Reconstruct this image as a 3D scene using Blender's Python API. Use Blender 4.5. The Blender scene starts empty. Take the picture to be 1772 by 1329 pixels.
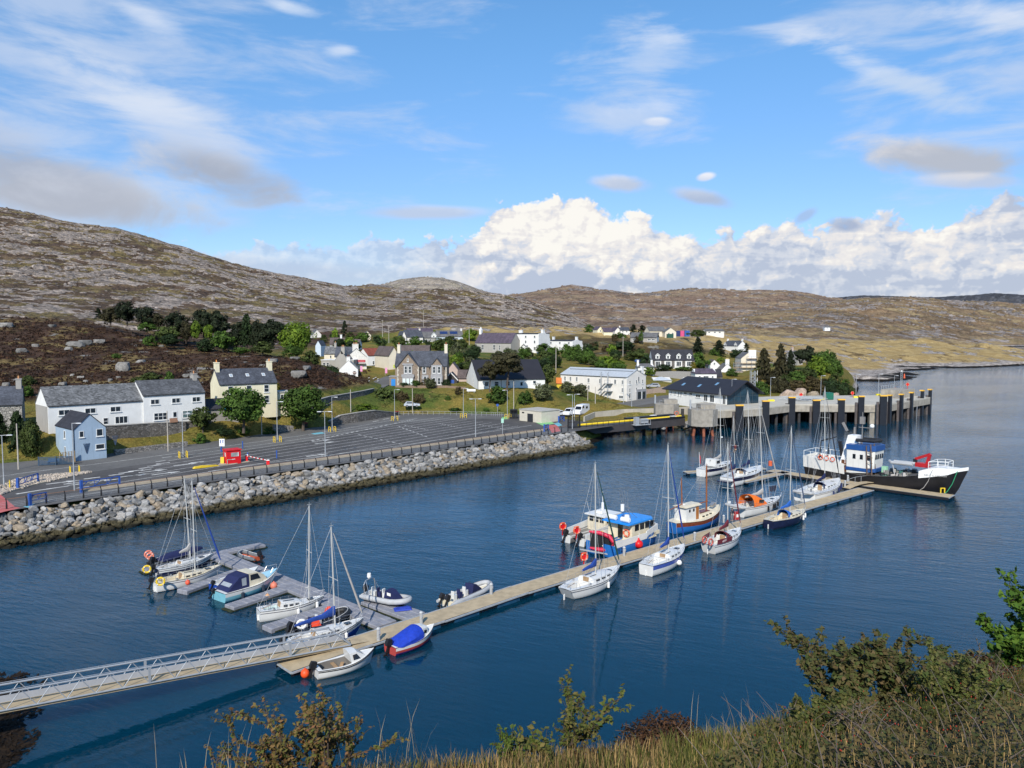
import bpy,bmesh,math,random
import numpy as np
from mathutils import Matrix,Vector,noise as mnoise
S=bpy.context.scene
COL=S.collection
R=math.radians
F,HC,PITCH=1331.0,25.5,math.atan(89.5/1331.0)
cam_d=bpy.data.cameras.new('camera')
cam=bpy.data.objects.new('camera',cam_d)
COL.objects.link(cam)
cam.location=(0,0,HC)
cam.rotation_euler=(math.pi/2-PITCH,0,0)
cam_d.sensor_width=36.0
cam_d.lens=36.0*F/1772.0
cam_d.clip_start=.1
cam_d.clip_end=40000
S.camera=cam
SUN_EL,SUN_AZ=R(37),(-.20,-.98)
EXPOSURE=.5
S.view_settings.view_transform='Standard'
S.view_settings.look='None'
S.view_settings.gamma=1.0
S.view_settings.use_curve_mapping=False
S.view_settings.exposure=EXPOSURE
S.cycles.max_bounces=6
S.cycles.diffuse_bounces=2
S.cycles.glossy_bounces=3
S.cycles.transmission_bounces=3
S.cycles.transparent_max_bounces=6
S.cycles.caustics_reflective=False
S.cycles.caustics_refractive=False
S.cycles.sample_clamp_indirect=6.0
sun_d=bpy.data.lights.new('sun','SUN')
sun_d.energy=3.6
sun_d.angle=R(.6)
sun_d.color=(1.0,.93,.82)
sun=bpy.data.objects.new('sun',sun_d)
COL.objects.link(sun)
_l=math.hypot(*SUN_AZ)
SUN_DIR=Vector((SUN_AZ[0]/_l*math.cos(SUN_EL),SUN_AZ[1]/_l*math.cos(SUN_EL),math.sin(SUN_EL)))
sun.rotation_euler=SUN_DIR.to_track_quat('Z','Y').to_euler()
sun.location=(-60,-60,90)
class NT:
 def __init__(s,tree):
  s.t=tree;s.n=tree.nodes;s.l=tree.links
 def put(s,sock,v):
  if v is None:return
  if isinstance(v,bpy.types.NodeSocket):s.l.new(v,sock)
  else:sock.default_value=v
 def m(s,op,a,b=None,c=None,clamp=False):
  n=s.n.new('ShaderNodeMath');n.operation=op;n.use_clamp=clamp
  for i,v in enumerate((a,b,c)):s.put(n.inputs[i],v)
  return n.outputs[0]
 def vm(s,op,a,b=None,scale=None):
  n=s.n.new('ShaderNodeVectorMath');n.operation=op
  s.put(n.inputs[0],a);s.put(n.inputs[1],b)
  if scale is not None:s.put(n.inputs['Scale'],scale)
  return n.outputs['Value' if op in('DOT_PRODUCT','LENGTH','DISTANCE')else 'Vector']
 def comb(s,x,y,z=.0):
  n=s.n.new('ShaderNodeCombineXYZ')
  for i,v in enumerate((x,y,z)):s.put(n.inputs[i],v)
  return n.outputs[0]
 def sep(s,v):
  n=s.n.new('ShaderNodeSeparateXYZ');s.put(n.inputs[0],v);return n.outputs
 def noise(s,vec,scale=1.0,detail=4.0,rough=.55,dist=.0,lac=2.0,dim='3D'):
  n=s.n.new('ShaderNodeTexNoise');n.noise_dimensions=dim
  s.put(n.inputs['Vector'],vec);s.put(n.inputs['Scale'],scale);s.put(n.inputs['Detail'],detail)
  s.put(n.inputs['Roughness'],rough);s.put(n.inputs['Distortion'],dist);s.put(n.inputs['Lacunarity'],lac)
  return n.outputs[0]
 def voro(s,vec,scale=1.0,feature='SMOOTH_F1',rnd=1.0,out='Distance',smooth=.6,dim='3D'):
  n=s.n.new('ShaderNodeTexVoronoi');n.feature=feature;n.voronoi_dimensions=dim
  s.put(n.inputs['Vector'],vec);s.put(n.inputs['Scale'],scale);s.put(n.inputs['Randomness'],rnd)
  if feature=='SMOOTH_F1':s.put(n.inputs['Smoothness'],smooth)
  return n.outputs[out]
 def ss(s,x,lo,hi,a=.0,b=1.0,kind='SMOOTHSTEP'):
  n=s.n.new('ShaderNodeMapRange');n.interpolation_type=kind;n.clamp=True
  for i,v in enumerate((x,lo,hi,a,b)):s.put(n.inputs[i],v)
  return n.outputs[0]
 def ramp(s,x,stops,interp='LINEAR'):
  n=s.n.new('ShaderNodeValToRGB');n.color_ramp.interpolation=interp
  e=n.color_ramp.elements
  while len(e)>1:e.remove(e[-1])
  for i,(p,c)in enumerate(stops):
   k=e[0]if i==0 else e.new(p)
   k.position=p
   k.color=(c,c,c,1)if isinstance(c,(int,float))else(*c[:3],1)
  s.put(n.inputs[0],x);return n.outputs[0]
 def mix(s,f,a,b,blend='MIX'):
  n=s.n.new('ShaderNodeMix');n.data_type='RGBA';n.blend_type=blend
  s.put(n.inputs[0],f)
  for i,v in((6,a),(7,b)):
   if isinstance(v,tuple):v=(*v[:3],1)
   s.put(n.inputs[i],v)
  return n.outputs[2]
 def scol(s,col,f):
  return s.vm('SCALE',col,scale=f)
def make_world():
 w=bpy.data.worlds.new('World');S.world=w;w.use_nodes=True
 T=NT(w.node_tree)
 for n in list(T.n):T.n.remove(n)
 out=T.n.new('ShaderNodeOutputWorld');bg=T.n.new('ShaderNodeBackground')
 T.l.new(bg.outputs[0],out.inputs[0])
 BS=.1
 sky=T.n.new('ShaderNodeTexSky');sky.sky_type='NISHITA';sky.sun_disc=False
 sky.sun_elevation=SUN_EL
 sky.sun_rotation=math.atan2(SUN_DIR.x,SUN_DIR.y)
 sky.altitude=0;sky.air_density=1.0;sky.dust_density=.3;sky.ozone_density=2.2
 d=T.n.new('ShaderNodeTexCoord').outputs['Generated']
 x,y,z=T.sep(d)
 az=T.m('ARCTAN2',x,y)
 el=T.m('ARCSINE',z)
 D=180/math.pi
 A=T.m('MULTIPLY',az,D);E=T.m('MULTIPLY',el,D)
 def ang(px,py):
  u=(px-886)/F;yc=-(py-664.5)/F
  v=Vector((u,math.cos(PITCH)+yc*math.sin(PITCH),-math.sin(PITCH)+yc*math.cos(PITCH))).normalized()
  return math.degrees(math.atan2(v.x,v.y)),math.degrees(math.asin(v.z))
 P=T.comb(A,T.m('MULTIPLY',E,1.7),.0)
 Pst=T.comb(T.m('MULTIPLY',A,.45),T.m('MULTIPLY',E,1.9),3.0)
 n1=T.noise(P,.17,7,.58,.3,dim='2D')
 n2=T.noise(Pst,.20,7,.60,.25,dim='2D')
 def blob(px,py,rx,ry,rot=.0):
  a0,e0=ang(px,py);k=180/math.pi/F
  ra,re=rx*k,ry*k
  da=T.m('SUBTRACT',A,a0);de=T.m('SUBTRACT',E,e0)
  c,sn=math.cos(R(rot)),math.sin(R(rot))
  p=T.m('ADD',T.m('MULTIPLY',da,c/ra),T.m('MULTIPLY',de,sn/ra))
  q=T.m('ADD',T.m('MULTIPLY',da,-sn/re),T.m('MULTIPLY',de,c/re))
  return T.m('SUBTRACT',1.0,T.m('SQRT',T.m('ADD',T.m('MULTIPLY',p,p),T.m('MULTIPLY',q,q))))
 g=1.0/BS/(2**EXPOSURE)
 def C(r,gg,b):
  lin=[((c/255+.055)/1.055)**2.4 for c in(r,gg,b)]
  return tuple(v*g for v in lin)
 grade=T.n.new('ShaderNodeMix');grade.data_type='RGBA';grade.blend_type='MULTIPLY'
 grade.inputs[0].default_value=1.0
 T.l.new(sky.outputs[0],grade.inputs[6]);T.l.new(T.mix(T.ss(E,6,24),(.66,.80,1.02),(.70,1.06,1.26)),grade.inputs[7])
 cur=grade.outputs[2]
 def layer(cur,dens,col,amount=1.0):
  if amount!=1.0:dens=T.m('MULTIPLY',dens,amount)
  return T.mix(dens,cur,col)
 def puff(cur,px,py,rx,ry,rot,nz,lo,hi,k,dark,light,amount,soft=.35):
  b=blob(px,py,rx,ry,rot)
  dd=T.ss(T.m('ADD',b,T.m('MULTIPLY',T.m('SUBTRACT',nz,.5),k)),lo,hi)
  a0,e0=ang(px,py);h=ry*180/math.pi/F
  sh=T.m('ADD',T.m('DIVIDE',T.m('SUBTRACT',E,e0),h),T.m('MULTIPLY',T.m('SUBTRACT',n1,.5),3.0))
  colr=T.mix(T.ss(sh,-soft,1.0),C(*dark),C(*light))
  return layer(cur,dd,colr,amount)
 veil=C(205,218,240)
 b=T.m('MAXIMUM',blob(120,140,760,330,14),T.m('MULTIPLY',blob(1700,120,520,190,-24),.9))
 b=T.m('MAXIMUM',b,T.m('MULTIPLY',blob(1130,150,190,150,40),.8))
 vz=T.ss(T.m('ADD',b,T.m('MULTIPLY',T.m('SUBTRACT',n2,.55),3.2)),.05,1.15)
 cur=layer(cur,vz,veil,.62)
 cur=puff(cur,1560,140,260,34,-27,n2,.2,1.0,2.0,(200,218,242),(222,232,248),.75)
 cur=puff(cur,1735,30,120,32,-18,n2,.1,1.0,1.4,(215,226,244),(236,240,250),.8)
 cur=puff(cur,1130,100,85,55,20,n2,.1,.9,1.7,(190,212,244),(226,236,252),.7)
 cur=puff(cur,1115,195,95,30,10,n2,.1,.9,1.8,(190,212,244),(222,232,250),.6)
 cur=puff(cur,1138,210,26,8,0,n2,.0,.7,.8,(215,226,246),(238,243,252),.8)
 cur=puff(cur,590,88,36,12,5,n2,.0,.8,.9,(205,222,246),(226,236,252),.7)
 cur=puff(cur,500,12,60,14,-8,n2,.0,.8,1.0,(210,226,248),(232,240,252),.7)
 cur=puff(cur,270,38,70,22,-14,n2,.0,.9,1.2,(205,220,244),(228,236,250),.7)
 cur=puff(cur,330,238,230,52,-27,n2,-.1,.8,1.5,(212,222,240),(232,238,248),.62)
 cur=puff(cur,95,335,330,48,0,n1,-.1,1.0,1.6,(206,212,224),(220,225,235),.8)
 cur=puff(cur,40,296,240,66,-14,n1,-.05,.7,1.6,(176,182,196),(198,204,218),.85)
 cur=puff(cur,372,292,138,48,-16,n1,-.05,.7,1.5,(172,178,192),(200,208,224),.88)
 cur=puff(cur,1620,272,150,34,-14,n1,-.05,.55,1.3,(186,190,200),(222,220,222),.92)
 cur=puff(cur,1680,312,90,14,-6,n1,-.05,.6,1.0,(196,206,226),(226,226,232),.8)
 cur=puff(cur,1075,318,62,18,-6,n1,-.05,.7,1.2,(196,204,220),(226,226,232),.85)
 cur=puff(cur,1215,342,70,17,-14,n1,-.05,.7,1.2,(180,190,210),(206,212,226),.85)
 cur=puff(cur,1221,306,18,8,8,n1,.0,.6,.7,(220,226,240),(244,244,248),.9)
 cur=puff(cur,745,368,130,14,2,n2,-.05,.7,.8,(196,206,226),(216,222,236),.8)
 tops=[(-400,470),(150,440),(330,425),(430,418),(520,428),(620,412),(690,418),(760,412),(825,398),(850,352),(880,340),(905,350),(960,342),(1000,332),(1040,345),(1075,368),(1130,376),(1180,392),(1230,402),(1300,396),(1360,386),(1420,392),(1480,374),(1560,372),(1620,386),(1680,352),(1740,336),(1800,340),(2100,400),(2600,430)]
 lo_a,hi_a=ang(tops[0][0],450)[0],ang(tops[-1][0],450)[0]
 stops=[]
 for px,py in tops:
  a0,e0=ang(px,py)
  stops.append(((a0-lo_a)/(hi_a-lo_a),e0/14.0))
 top=T.m('MULTIPLY',T.ramp(T.ss(A,lo_a,hi_a,kind='LINEAR'),stops,'EASE'),14.0)
 def billow(vec):
  wv=T.vm('ADD',vec,T.vm('SCALE',T.comb(T.noise(vec,.55,3,.6,dim='2D'),T.noise(T.vm('ADD',vec,(7.1,3.3,0)),.55,3,.6,dim='2D'),.0),scale=2.2))
  a=T.voro(wv,.36,dim='2D');b_=T.voro(wv,.93,dim='2D');c_=T.voro(wv,2.1,dim='2D')
  s_=T.m('ADD',T.m('MULTIPLY',a,.62),T.m('ADD',T.m('MULTIPLY',b_,.30),T.m('MULTIPLY',c_,.14)))
  return T.m('SUBTRACT',1.0,s_)
 Pc=T.comb(A,T.m('MULTIPLY',E,1.25),.0)
 bl=billow(Pc)
 bl2=billow(T.vm('ADD',Pc,(-.35,.55,.0)))
 fine=T.noise(Pc,1.3,5,.6,dim='2D')
 hgt=T.m('SUBTRACT',top,E)
 dens=T.ss(T.m('ADD',T.m('ADD',hgt,T.m('MULTIPLY',T.m('SUBTRACT',bl,.62),3.2)),T.m('MULTIPLY',T.m('SUBTRACT',fine,.5),.8)),-.05,.55)
 right=T.ss(A,ang(560,450)[0],ang(860,450)[0])
 dens=T.m('MULTIPLY',dens,T.m('ADD',T.m('MULTIPLY',right,.4),.6))
 relief=T.m('MULTIPLY',T.m('SUBTRACT',bl,bl2),1.25)
 core=T.ss(T.m('ADD',blob(1010,408,300,92,-8),T.m('MULTIPLY',T.m('SUBTRACT',bl,.6),1.2)),-.05,.75)
 core2=T.m('MULTIPLY',T.ss(T.m('ADD',blob(1560,420,330,60,-4),T.m('MULTIPLY',T.m('SUBTRACT',bl,.6),1.6)),.0,.9),.55)
 sides=T.m('MAXIMUM',core,core2)
 strat=T.noise(T.comb(T.m('MULTIPLY',A,.22),T.m('MULTIPLY',E,1.3),9.0),.55,5,.6,.7,dim='2D')
 br=T.m('ADD',T.m('ADD',T.m('MULTIPLY',sides,.62),relief),T.m('ADD',.10,T.m('MULTIPLY',T.m('SUBTRACT',strat,.42),1.3)))
 br=T.m('SUBTRACT',br,T.ss(hgt,3.2,7.0,.0,.22))
 ccol=T.ramp(br,[(.0,(0,0,0)),(1.0,(1,1,1))])
 c_lo,c_mid,c_hi,c_top=C(186,196,216),C(212,217,228),C(238,234,232),C(254,250,242)
 ccol=T.mix(T.ss(br,.0,.34),c_lo,c_mid)
 ccol=T.mix(T.ss(br,.30,.66),ccol,c_hi)
 ccol=T.mix(T.ss(br,.62,.95),ccol,c_top)
 cur=layer(cur,dens,ccol,.97)
 cur=puff(cur,1465,388,34,14,-10,n1,.0,.6,.8,(160,176,206),(180,194,218),.8)
 cur=puff(cur,1395,372,28,12,30,n1,.0,.6,.8,(168,188,222),(186,200,226),.7)
 cur=puff(cur,480,470,420,30,-3,n2,-.05,.8,.9,(188,200,224),(204,214,232),.55)
 T.l.new(cur,bg.inputs[0])
 bg.inputs[1].default_value=BS
 w.cycles.sampling_method='MANUAL'
 w.cycles.sample_map_resolution=512
make_world()
def ray(px,py):
 u=(px-886)/F;yc=-(py-664.5)/F
 yy=math.cos(PITCH)+yc*math.sin(PITCH)
 return u/yy,(-math.sin(PITCH)+yc*math.cos(PITCH))/yy
def at(px,py,z=.0):
 a,b=ray(px,py);d=(z-HC)/b
 return Vector((a*d,d,z))
def pt(px,py,d):
 a,b=ray(px,py)
 return Vector((a*d,d,HC+b*d))
def hgt_at(px,py,d):return pt(px,py,d).z
def tag(o,label=None,cat=None,group=None,kind=None):
 if label:o['label']=label
 if cat:o['category']=cat
 if group:o['group']=group
 if kind:o['kind']=kind
 return o
def thing(name,label,cat,loc=(0,0,0),rz=.0,group=None):
 o=bpy.data.objects.new(name,None);COL.objects.link(o)
 o.location=loc;o.rotation_euler=(0,0,rz);o.empty_display_size=.3
 return tag(o,label,cat,group)
def kids(o):return[c for c in bpy.data.objects if c.parent==o]
def dup(root,loc,rz=.0,scale=None,label=None,group=None,cat=None):
 def cp(o,parent):
  c=o.copy();COL.objects.link(c)
  if parent:adopt(c,parent)
  for k in list(KIDS.get(o.name,[])):cp(k,c)
  return c
 r=cp(root,None)
 r.location=loc
 r.rotation_euler=(root.rotation_euler[0],root.rotation_euler[1],rz)
 if scale:r.scale=scale if isinstance(scale,(tuple,list))else(scale,)*3
 tag(r,label,cat,group)
 return r
KIDS={}
def adopt(o,parent):
 o.parent=parent
 KIDS.setdefault(parent.name,[]).append(o)
 return o
class MB:
 def __init__(s):
  s.v=[];s.f=[];s.mi=[];s.M=Matrix.Identity(4);s.cur=0
 def mat(s,i):s.cur=i;return s
 def xf(s,loc=(0,0,0),rz=.0,ry=.0,rx=.0,sc=(1,1,1)):
  s.M=Matrix.Translation(loc)@Matrix.Rotation(rz,4,'Z')@Matrix.Rotation(ry,4,'Y')@Matrix.Rotation(rx,4,'X')@Matrix.Diagonal((*sc,1))
  return s
 def add(s,verts,faces,mi=None):
  b=len(s.v);M=s.M
  s.v+=[tuple(M@Vector(p))for p in verts]
  s.f+=[tuple(b+i for i in f)for f in faces]
  s.mi+=[s.cur if mi is None else mi]*len(faces)
  return s
 def box(s,c,d,rz=.0,top=1.0,topy=None):
  x,y,z=d[0]/2,d[1]/2,d[2]/2
  ty=top if topy is None else topy
  P=[(-x,-y,-z),(x,-y,-z),(x,y,-z),(-x,y,-z),(-x*top,-y*ty,z),(x*top,-y*ty,z),(x*top,y*ty,z),(-x*top,y*ty,z)]
  ca,sa=math.cos(rz),math.sin(rz)
  P=[(c[0]+p[0]*ca-p[1]*sa,c[1]+p[0]*sa+p[1]*ca,c[2]+p[2])for p in P]
  return s.add(P,[(0,3,2,1),(4,5,6,7),(0,1,5,4),(1,2,6,5),(2,3,7,6),(3,0,4,7)])
 def b2(s,a,b):
  return s.box([(a[i]+b[i])/2 for i in range(3)],[abs(b[i]-a[i])for i in range(3)])
 def bar(s,p,q,w,h=None):
  h=w if h is None else h
  p,q=Vector(p),Vector(q);d=(q-p)
  if d.length<1e-6:return s
  d.normalize()
  up=Vector((0,0,1))if abs(d.z)<.98 else Vector((0,1,0))
  a=d.cross(up).normalized()*w/2;b=a.cross(d).normalized()*h/2
  P=[p-a-b,p+a-b,p+a+b,p-a+b,q-a-b,q+a-b,q+a+b,q-a+b]
  return s.add(P,[(0,1,2,3),(4,7,6,5),(0,4,5,1),(1,5,6,2),(2,6,7,3),(3,7,4,0)])
 def tube(s,pts,r,n=6,r1=None,cap=True):
  pts=[Vector(p)for p in pts];m=len(pts)
  rs=r if isinstance(r,(list,tuple))else[r+((r1 if r1 is not None else r)-r)*i/max(1,m-1)for i in range(m)]
  V=[]
  for i,p in enumerate(pts):
   d=(pts[min(i+1,m-1)]-pts[max(i-1,0)])
   d=d.normalized()if d.length>1e-9 else Vector((0,0,1))
   up=Vector((0,0,1))if abs(d.z)<.95 else Vector((1,0,0))
   a=d.cross(up).normalized();b=d.cross(a).normalized()
   V+=[p+(a*math.cos(2*math.pi*k/n)+b*math.sin(2*math.pi*k/n))*rs[i]for k in range(n)]
  Fc=[(i*n+k,i*n+(k+1)%n,(i+1)*n+(k+1)%n,(i+1)*n+k)for i in range(m-1)for k in range(n)]
  if cap:Fc+=[tuple(range(n)),tuple((m-1)*n+k for k in reversed(range(n)))]
  return s.add(V,Fc)
 def loft(s,rings,closed=True,cap=True,mis=None):
  n=len(rings[0]);V=[p for r_ in rings for p in r_]
  b=len(s.v);M=s.M
  s.v+=[tuple(M@Vector(p))for p in V]
  for i in range(len(rings)-1):
   for k in range(n if closed else n-1):
    k2=(k+1)%n
    s.f.append((b+i*n+k,b+i*n+k2,b+(i+1)*n+k2,b+(i+1)*n+k))
    s.mi.append(s.cur if mis is None else mis[k])
  if cap:
   s.f.append(tuple(b+k for k in reversed(range(n))));s.mi.append(s.cur)
   s.f.append(tuple(b+(len(rings)-1)*n+k for k in range(n)));s.mi.append(s.cur)
  return s
 def poly(s,pts,h=None):
  n=len(pts)
  if h is None:return s.add(pts,[tuple(range(n))])
  up=[(p[0],p[1],p[2]+h)for p in pts]
  return s.add(list(pts)+up,[tuple(reversed(range(n))),tuple(n+i for i in range(n))]+[(i,(i+1)%n,n+(i+1)%n,n+i)for i in range(n)])
 def prism(s,prof,y0,y1):
  n=len(prof)
  V=[(p[0],y0,p[1])for p in prof]+[(p[0],y1,p[1])for p in prof]
  return s.add(V,[tuple(range(n)),tuple(n+i for i in reversed(range(n)))]+[(i,n+i,n+(i+1)%n,(i+1)%n)for i in range(n)])
 def sphere(s,c,r,n=10,m=6,sc=(1,1,1)):
  V=[];Fc=[]
  for i in range(m+1):
   a=math.pi*i/m
   for k in range(n):
    t=2*math.pi*k/n
    V.append((c[0]+r*sc[0]*math.sin(a)*math.cos(t),c[1]+r*sc[1]*math.sin(a)*math.sin(t),c[2]+r*sc[2]*math.cos(a)))
  for i in range(m):
   for k in range(n):
    Fc.append((i*n+k,(i+1)*n+k,(i+1)*n+(k+1)%n,i*n+(k+1)%n))
  return s.add(V,Fc)
 def torus(s,c,r0,r1,axis='Z',n=16,m=6,a0=.0,a1=2*math.pi):
  V=[];Fc=[]
  full=abs(a1-a0-2*math.pi)<1e-6
  cnt=n if full else n+1
  for i in range(cnt):
   t=a0+(a1-a0)*i/n
   for k in range(m):
    q=2*math.pi*k/m;rr=r0+r1*math.cos(q);h=r1*math.sin(q)
    p=(rr*math.cos(t),rr*math.sin(t),h)
    if axis=='X':p=(p[2],p[0],p[1])
    elif axis=='Y':p=(p[0],p[2],p[1])
    V.append((c[0]+p[0],c[1]+p[1],c[2]+p[2]))
  for i in range(n):
   j=(i+1)%cnt
   for k in range(m):
    Fc.append((i*m+k,j*m+k,j*m+(k+1)%m,i*m+(k+1)%m))
  return s.add(V,Fc)
 def cone(s,c,r0,r1,h,n=12):
  return s.tube([c,(c[0],c[1],c[2]+h)],r0,n,r1)
 def mesh(s,name,mats,smooth=False,angle=38):
  me=bpy.data.meshes.new(name)
  me.from_pydata(s.v,[],s.f)
  for m in(mats if isinstance(mats,(list,tuple))else[mats]):me.materials.append(m)
  if any(s.mi):me.polygons.foreach_set('material_index',s.mi)
  if smooth:
   me.polygons.foreach_set('use_smooth',[True]*len(me.polygons))
   me.update();me.set_sharp_from_angle(angle=R(angle))
  me.update()
  return me
 def pieces(s):
  par=list(range(len(s.v)))
  def find(a):
   while par[a]!=a:par[a]=par[par[a]];a=par[a]
   return a
  for f in s.f:
   for i in f[1:]:par[find(i)]=find(f[0])
  out={}
  for f,m in zip(s.f,s.mi):
   q=out.setdefault(find(f[0]),(MB(),{}));b,ix=q
   for i in f:
    if i not in ix:ix[i]=len(b.v);b.v.append(s.v[i])
   b.f.append(tuple(ix[i]for i in f));b.mi.append(m)
  return[q[0]for q in out.values()]
 def build(s,name,mats,parent=None,smooth=False,label=None,angle=38):
  if name in('window','pile','bay','headlight','girder','step_pad','eye','solar_panel','winch','stone_panel','quoin'):
   ps=s.pieces()
   if len(ps)>1:return[b.build(name,mats,parent,smooth,label,angle)for b in ps][-1]
  o=bpy.data.objects.new(name,s.mesh(name,mats,smooth,angle));COL.objects.link(o)
  if parent is not None:adopt(o,parent)
  if label:o['label']=label
  return o
def link(name,me,parent=None):
 o=bpy.data.objects.new(name,me);COL.objects.link(o)
 if parent is not None:adopt(o,parent)
 return o
def text_mesh(txt,size,material,bold=.0):
 c=bpy.data.curves.new('lettering','FONT');c.body=txt;c.size=size;c.align_x='CENTER';c.align_y='CENTER'
 c.extrude=.006;c.offset=bold;c.resolution_u=2
 o=bpy.data.objects.new('lettering',c);COL.objects.link(o)
 dg=bpy.context.evaluated_depsgraph_get()
 me=bpy.data.meshes.new_from_object(o.evaluated_get(dg));bpy.data.objects.remove(o)
 me.materials.clear();me.materials.append(material)
 return me
def lettering(txt,size,material,parent,loc,rot,bold=.0):
 o=link('lettering',text_mesh(txt,size,material,bold),parent)
 o.location=loc;o.rotation_euler=rot
 return o
_MATS={}
def M(name,col,rough=.6,var=.08,nscale=1.5,bump=.0,bscale=8.0,metal=.0,spec=.4,stain=.0,objvar=.0):
 if name in _MATS:return _MATS[name]
 m=bpy.data.materials.new(name);m.use_nodes=True;_MATS[name]=m
 T=NT(m.node_tree);b=T.n['Principled BSDF']
 co=T.n.new('ShaderNodeTexCoord').outputs['Object']
 nz=T.noise(co,nscale,5,.6)
 lo=tuple(c*(1-var)for c in col);hi=tuple(min(1,c*(1+var))for c in col)
 c=T.mix(T.ss(nz,.3,.7),lo,hi)
 if stain:
  st=T.noise(T.vm('MULTIPLY',co,(2.2,2.2,.25)),1.3,5,.65)
  c=T.mix(T.m('MULTIPLY',T.ss(st,.52,.75),stain),c,tuple(v*.45 for v in col))
 if objvar:
  oi=T.n.new('ShaderNodeObjectInfo').outputs['Random']
  c=T.scol(c,T.ss(oi,0,1,1-objvar,1+objvar,'LINEAR'))
 T.put(b.inputs['Base Color'],c)
 b.inputs['Roughness'].default_value=rough;b.inputs['Metallic'].default_value=metal
 b.inputs['Specular IOR Level'].default_value=spec
 if bump:
  bn=T.n.new('ShaderNodeBump');bn.inputs['Strength'].default_value=1.0;bn.inputs['Distance'].default_value=bump
  T.put(bn.inputs['Height'],T.noise(co,bscale,4,.6));T.l.new(bn.outputs[0],b.inputs['Normal'])
 return m
def glass(name,col=(.02,.03,.04),rough=.08):
 return M(name,col,rough,.4,.9,spec=.6)
ZP=3.5
SQ=math.sqrt(.5)
O_=at(12,881,ZP)
def st(s,t,z=ZP):
 return Vector((O_.x+(s-t)*SQ,O_.y+(s+t)*SQ,z))
def to_st(p):
 dx,dy=p[0]-O_.x,p[1]-O_.y
 return(dx+dy)*SQ,(dy-dx)*SQ
BACK=[(-260,850),(-150,830),(0,802),(60,797),(126,796),(190,785),(250,778),(300,772),(345,767),(440,753),(480,745),(560,738),(650,722),(700,716),(800,716),(880,716),(960,716),(985,714)]
_tb=sorted(to_st(at(px,py,ZP))for px,py in BACK)
TBS,TBT=[a for a,b in _tb],[b for a,b in _tb]
def nfbm(x,y,seed=0,octs=5,gain=.5,lac=2.03):
 0
 rs=np.random.RandomState(seed);tab=rs.rand(256,256)
 out=np.zeros_like(x,dtype=float);a=1.0;tot=0
 for o in range(octs):
  xi=np.floor(x).astype(int);yi=np.floor(y).astype(int);fx=x-xi;fy=y-yi
  fx=fx*fx*(3-2*fx);fy=fy*fy*(3-2*fy)
  g=lambda i,j:tab[i%256,j%256]
  v=(g(xi,yi)*(1-fx)+g(xi+1,yi)*fx)*(1-fy)+(g(xi,yi+1)*(1-fx)+g(xi+1,yi+1)*fx)*fy
  out+=a*v;tot+=a;a*=gain
  x=x*lac*.8+y*lac*.6+17.3;y=y*lac*.8-x*.3+5.1
 return out/tot
COAST=[st(-70,-3),st(108,-3)]+[at(1052,760,0)]+[pt(1046,742,186),pt(1075,742,195),at(1110,742,0),at(1240,735,0),at(1330,724,0),at(1400,714,0),at(1470,702,0),at(1482,694,0),pt(1490,668,350),at(1484,659,0),at(1530,660,0),at(1590,656,0),at(1612,651,0),at(1570,645,0),at(1548,642,0),at(1600,641,0),at(1660,638,0),at(1772,632,0),at(1900,628,0),at(2050,624,0)]
COAST=[(p[0],p[1])for p in COAST]
_c=np.array(COAST)
def coast_sd(x,y):
 0
 x=np.asarray(x,float);y=np.asarray(y,float)
 best=np.full(x.shape,1e9)
 for a,b in zip(_c[:-1],_c[1:]):
  d=b-a;L=d@d
  t=np.clip(((x-a[0])*d[0]+(y-a[1])*d[1])/L,0,1)
  best=np.minimum(best,np.hypot(x-a[0]-t*d[0],y-a[1]-t*d[1]))
 P=[(-900,_c[0][1]-0)]+COAST+[(1200,700),(1200,3000),(-2000,3000),(-2000,_c[0][1])]
 ins=np.zeros(x.shape,bool)
 for(x0,y0),(x1,y1)in zip(P,P[1:]+P[:1]):
  c=((y0>y)!=(y1>y))
  with np.errstate(divide='ignore',invalid='ignore'):
   c&=x<(x1-x0)*(y-y0)/(y1-y0+1e-12)+x0
  ins^=c
 return np.where(ins,best,-best)
TP=[]
def tp(px,py,d,dz=.0):
 p=pt(px,py,d);TP.append((p.x,p.y,p.z+dz));return p
def tpz(px,py,z):
 p=at(px,py,z);TP.append((p.x,p.y,z))
for s_ in range(-60,111,10):
 for t_ in(-6,0,12,24):TP.append((*st(s_,t_)[:2],3.15))
for px,py in[(-150,830),(0,802),(60,797),(126,797),(190,786),(250,779),(300,773),(345,768),(440,754),(480,746),(560,739),(650,723),(700,717),(800,716),(880,717),(960,717)]:
 tpz(px,py,3.2)
for px,py,z in[(1000,712,3.1),(1050,706,3.2),(1100,702,3.4),(1150,694,3.6),(1200,700,3.7),(1320,694,3.8),(1260,716,3.6),(1160,716,3.3),(1060,720,3.1),(1020,706,3.2),(1070,700,3.6),(1110,692,3.8),(1160,683,3.9),(1200,672,4.2)]:tpz(px,py,z)
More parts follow.
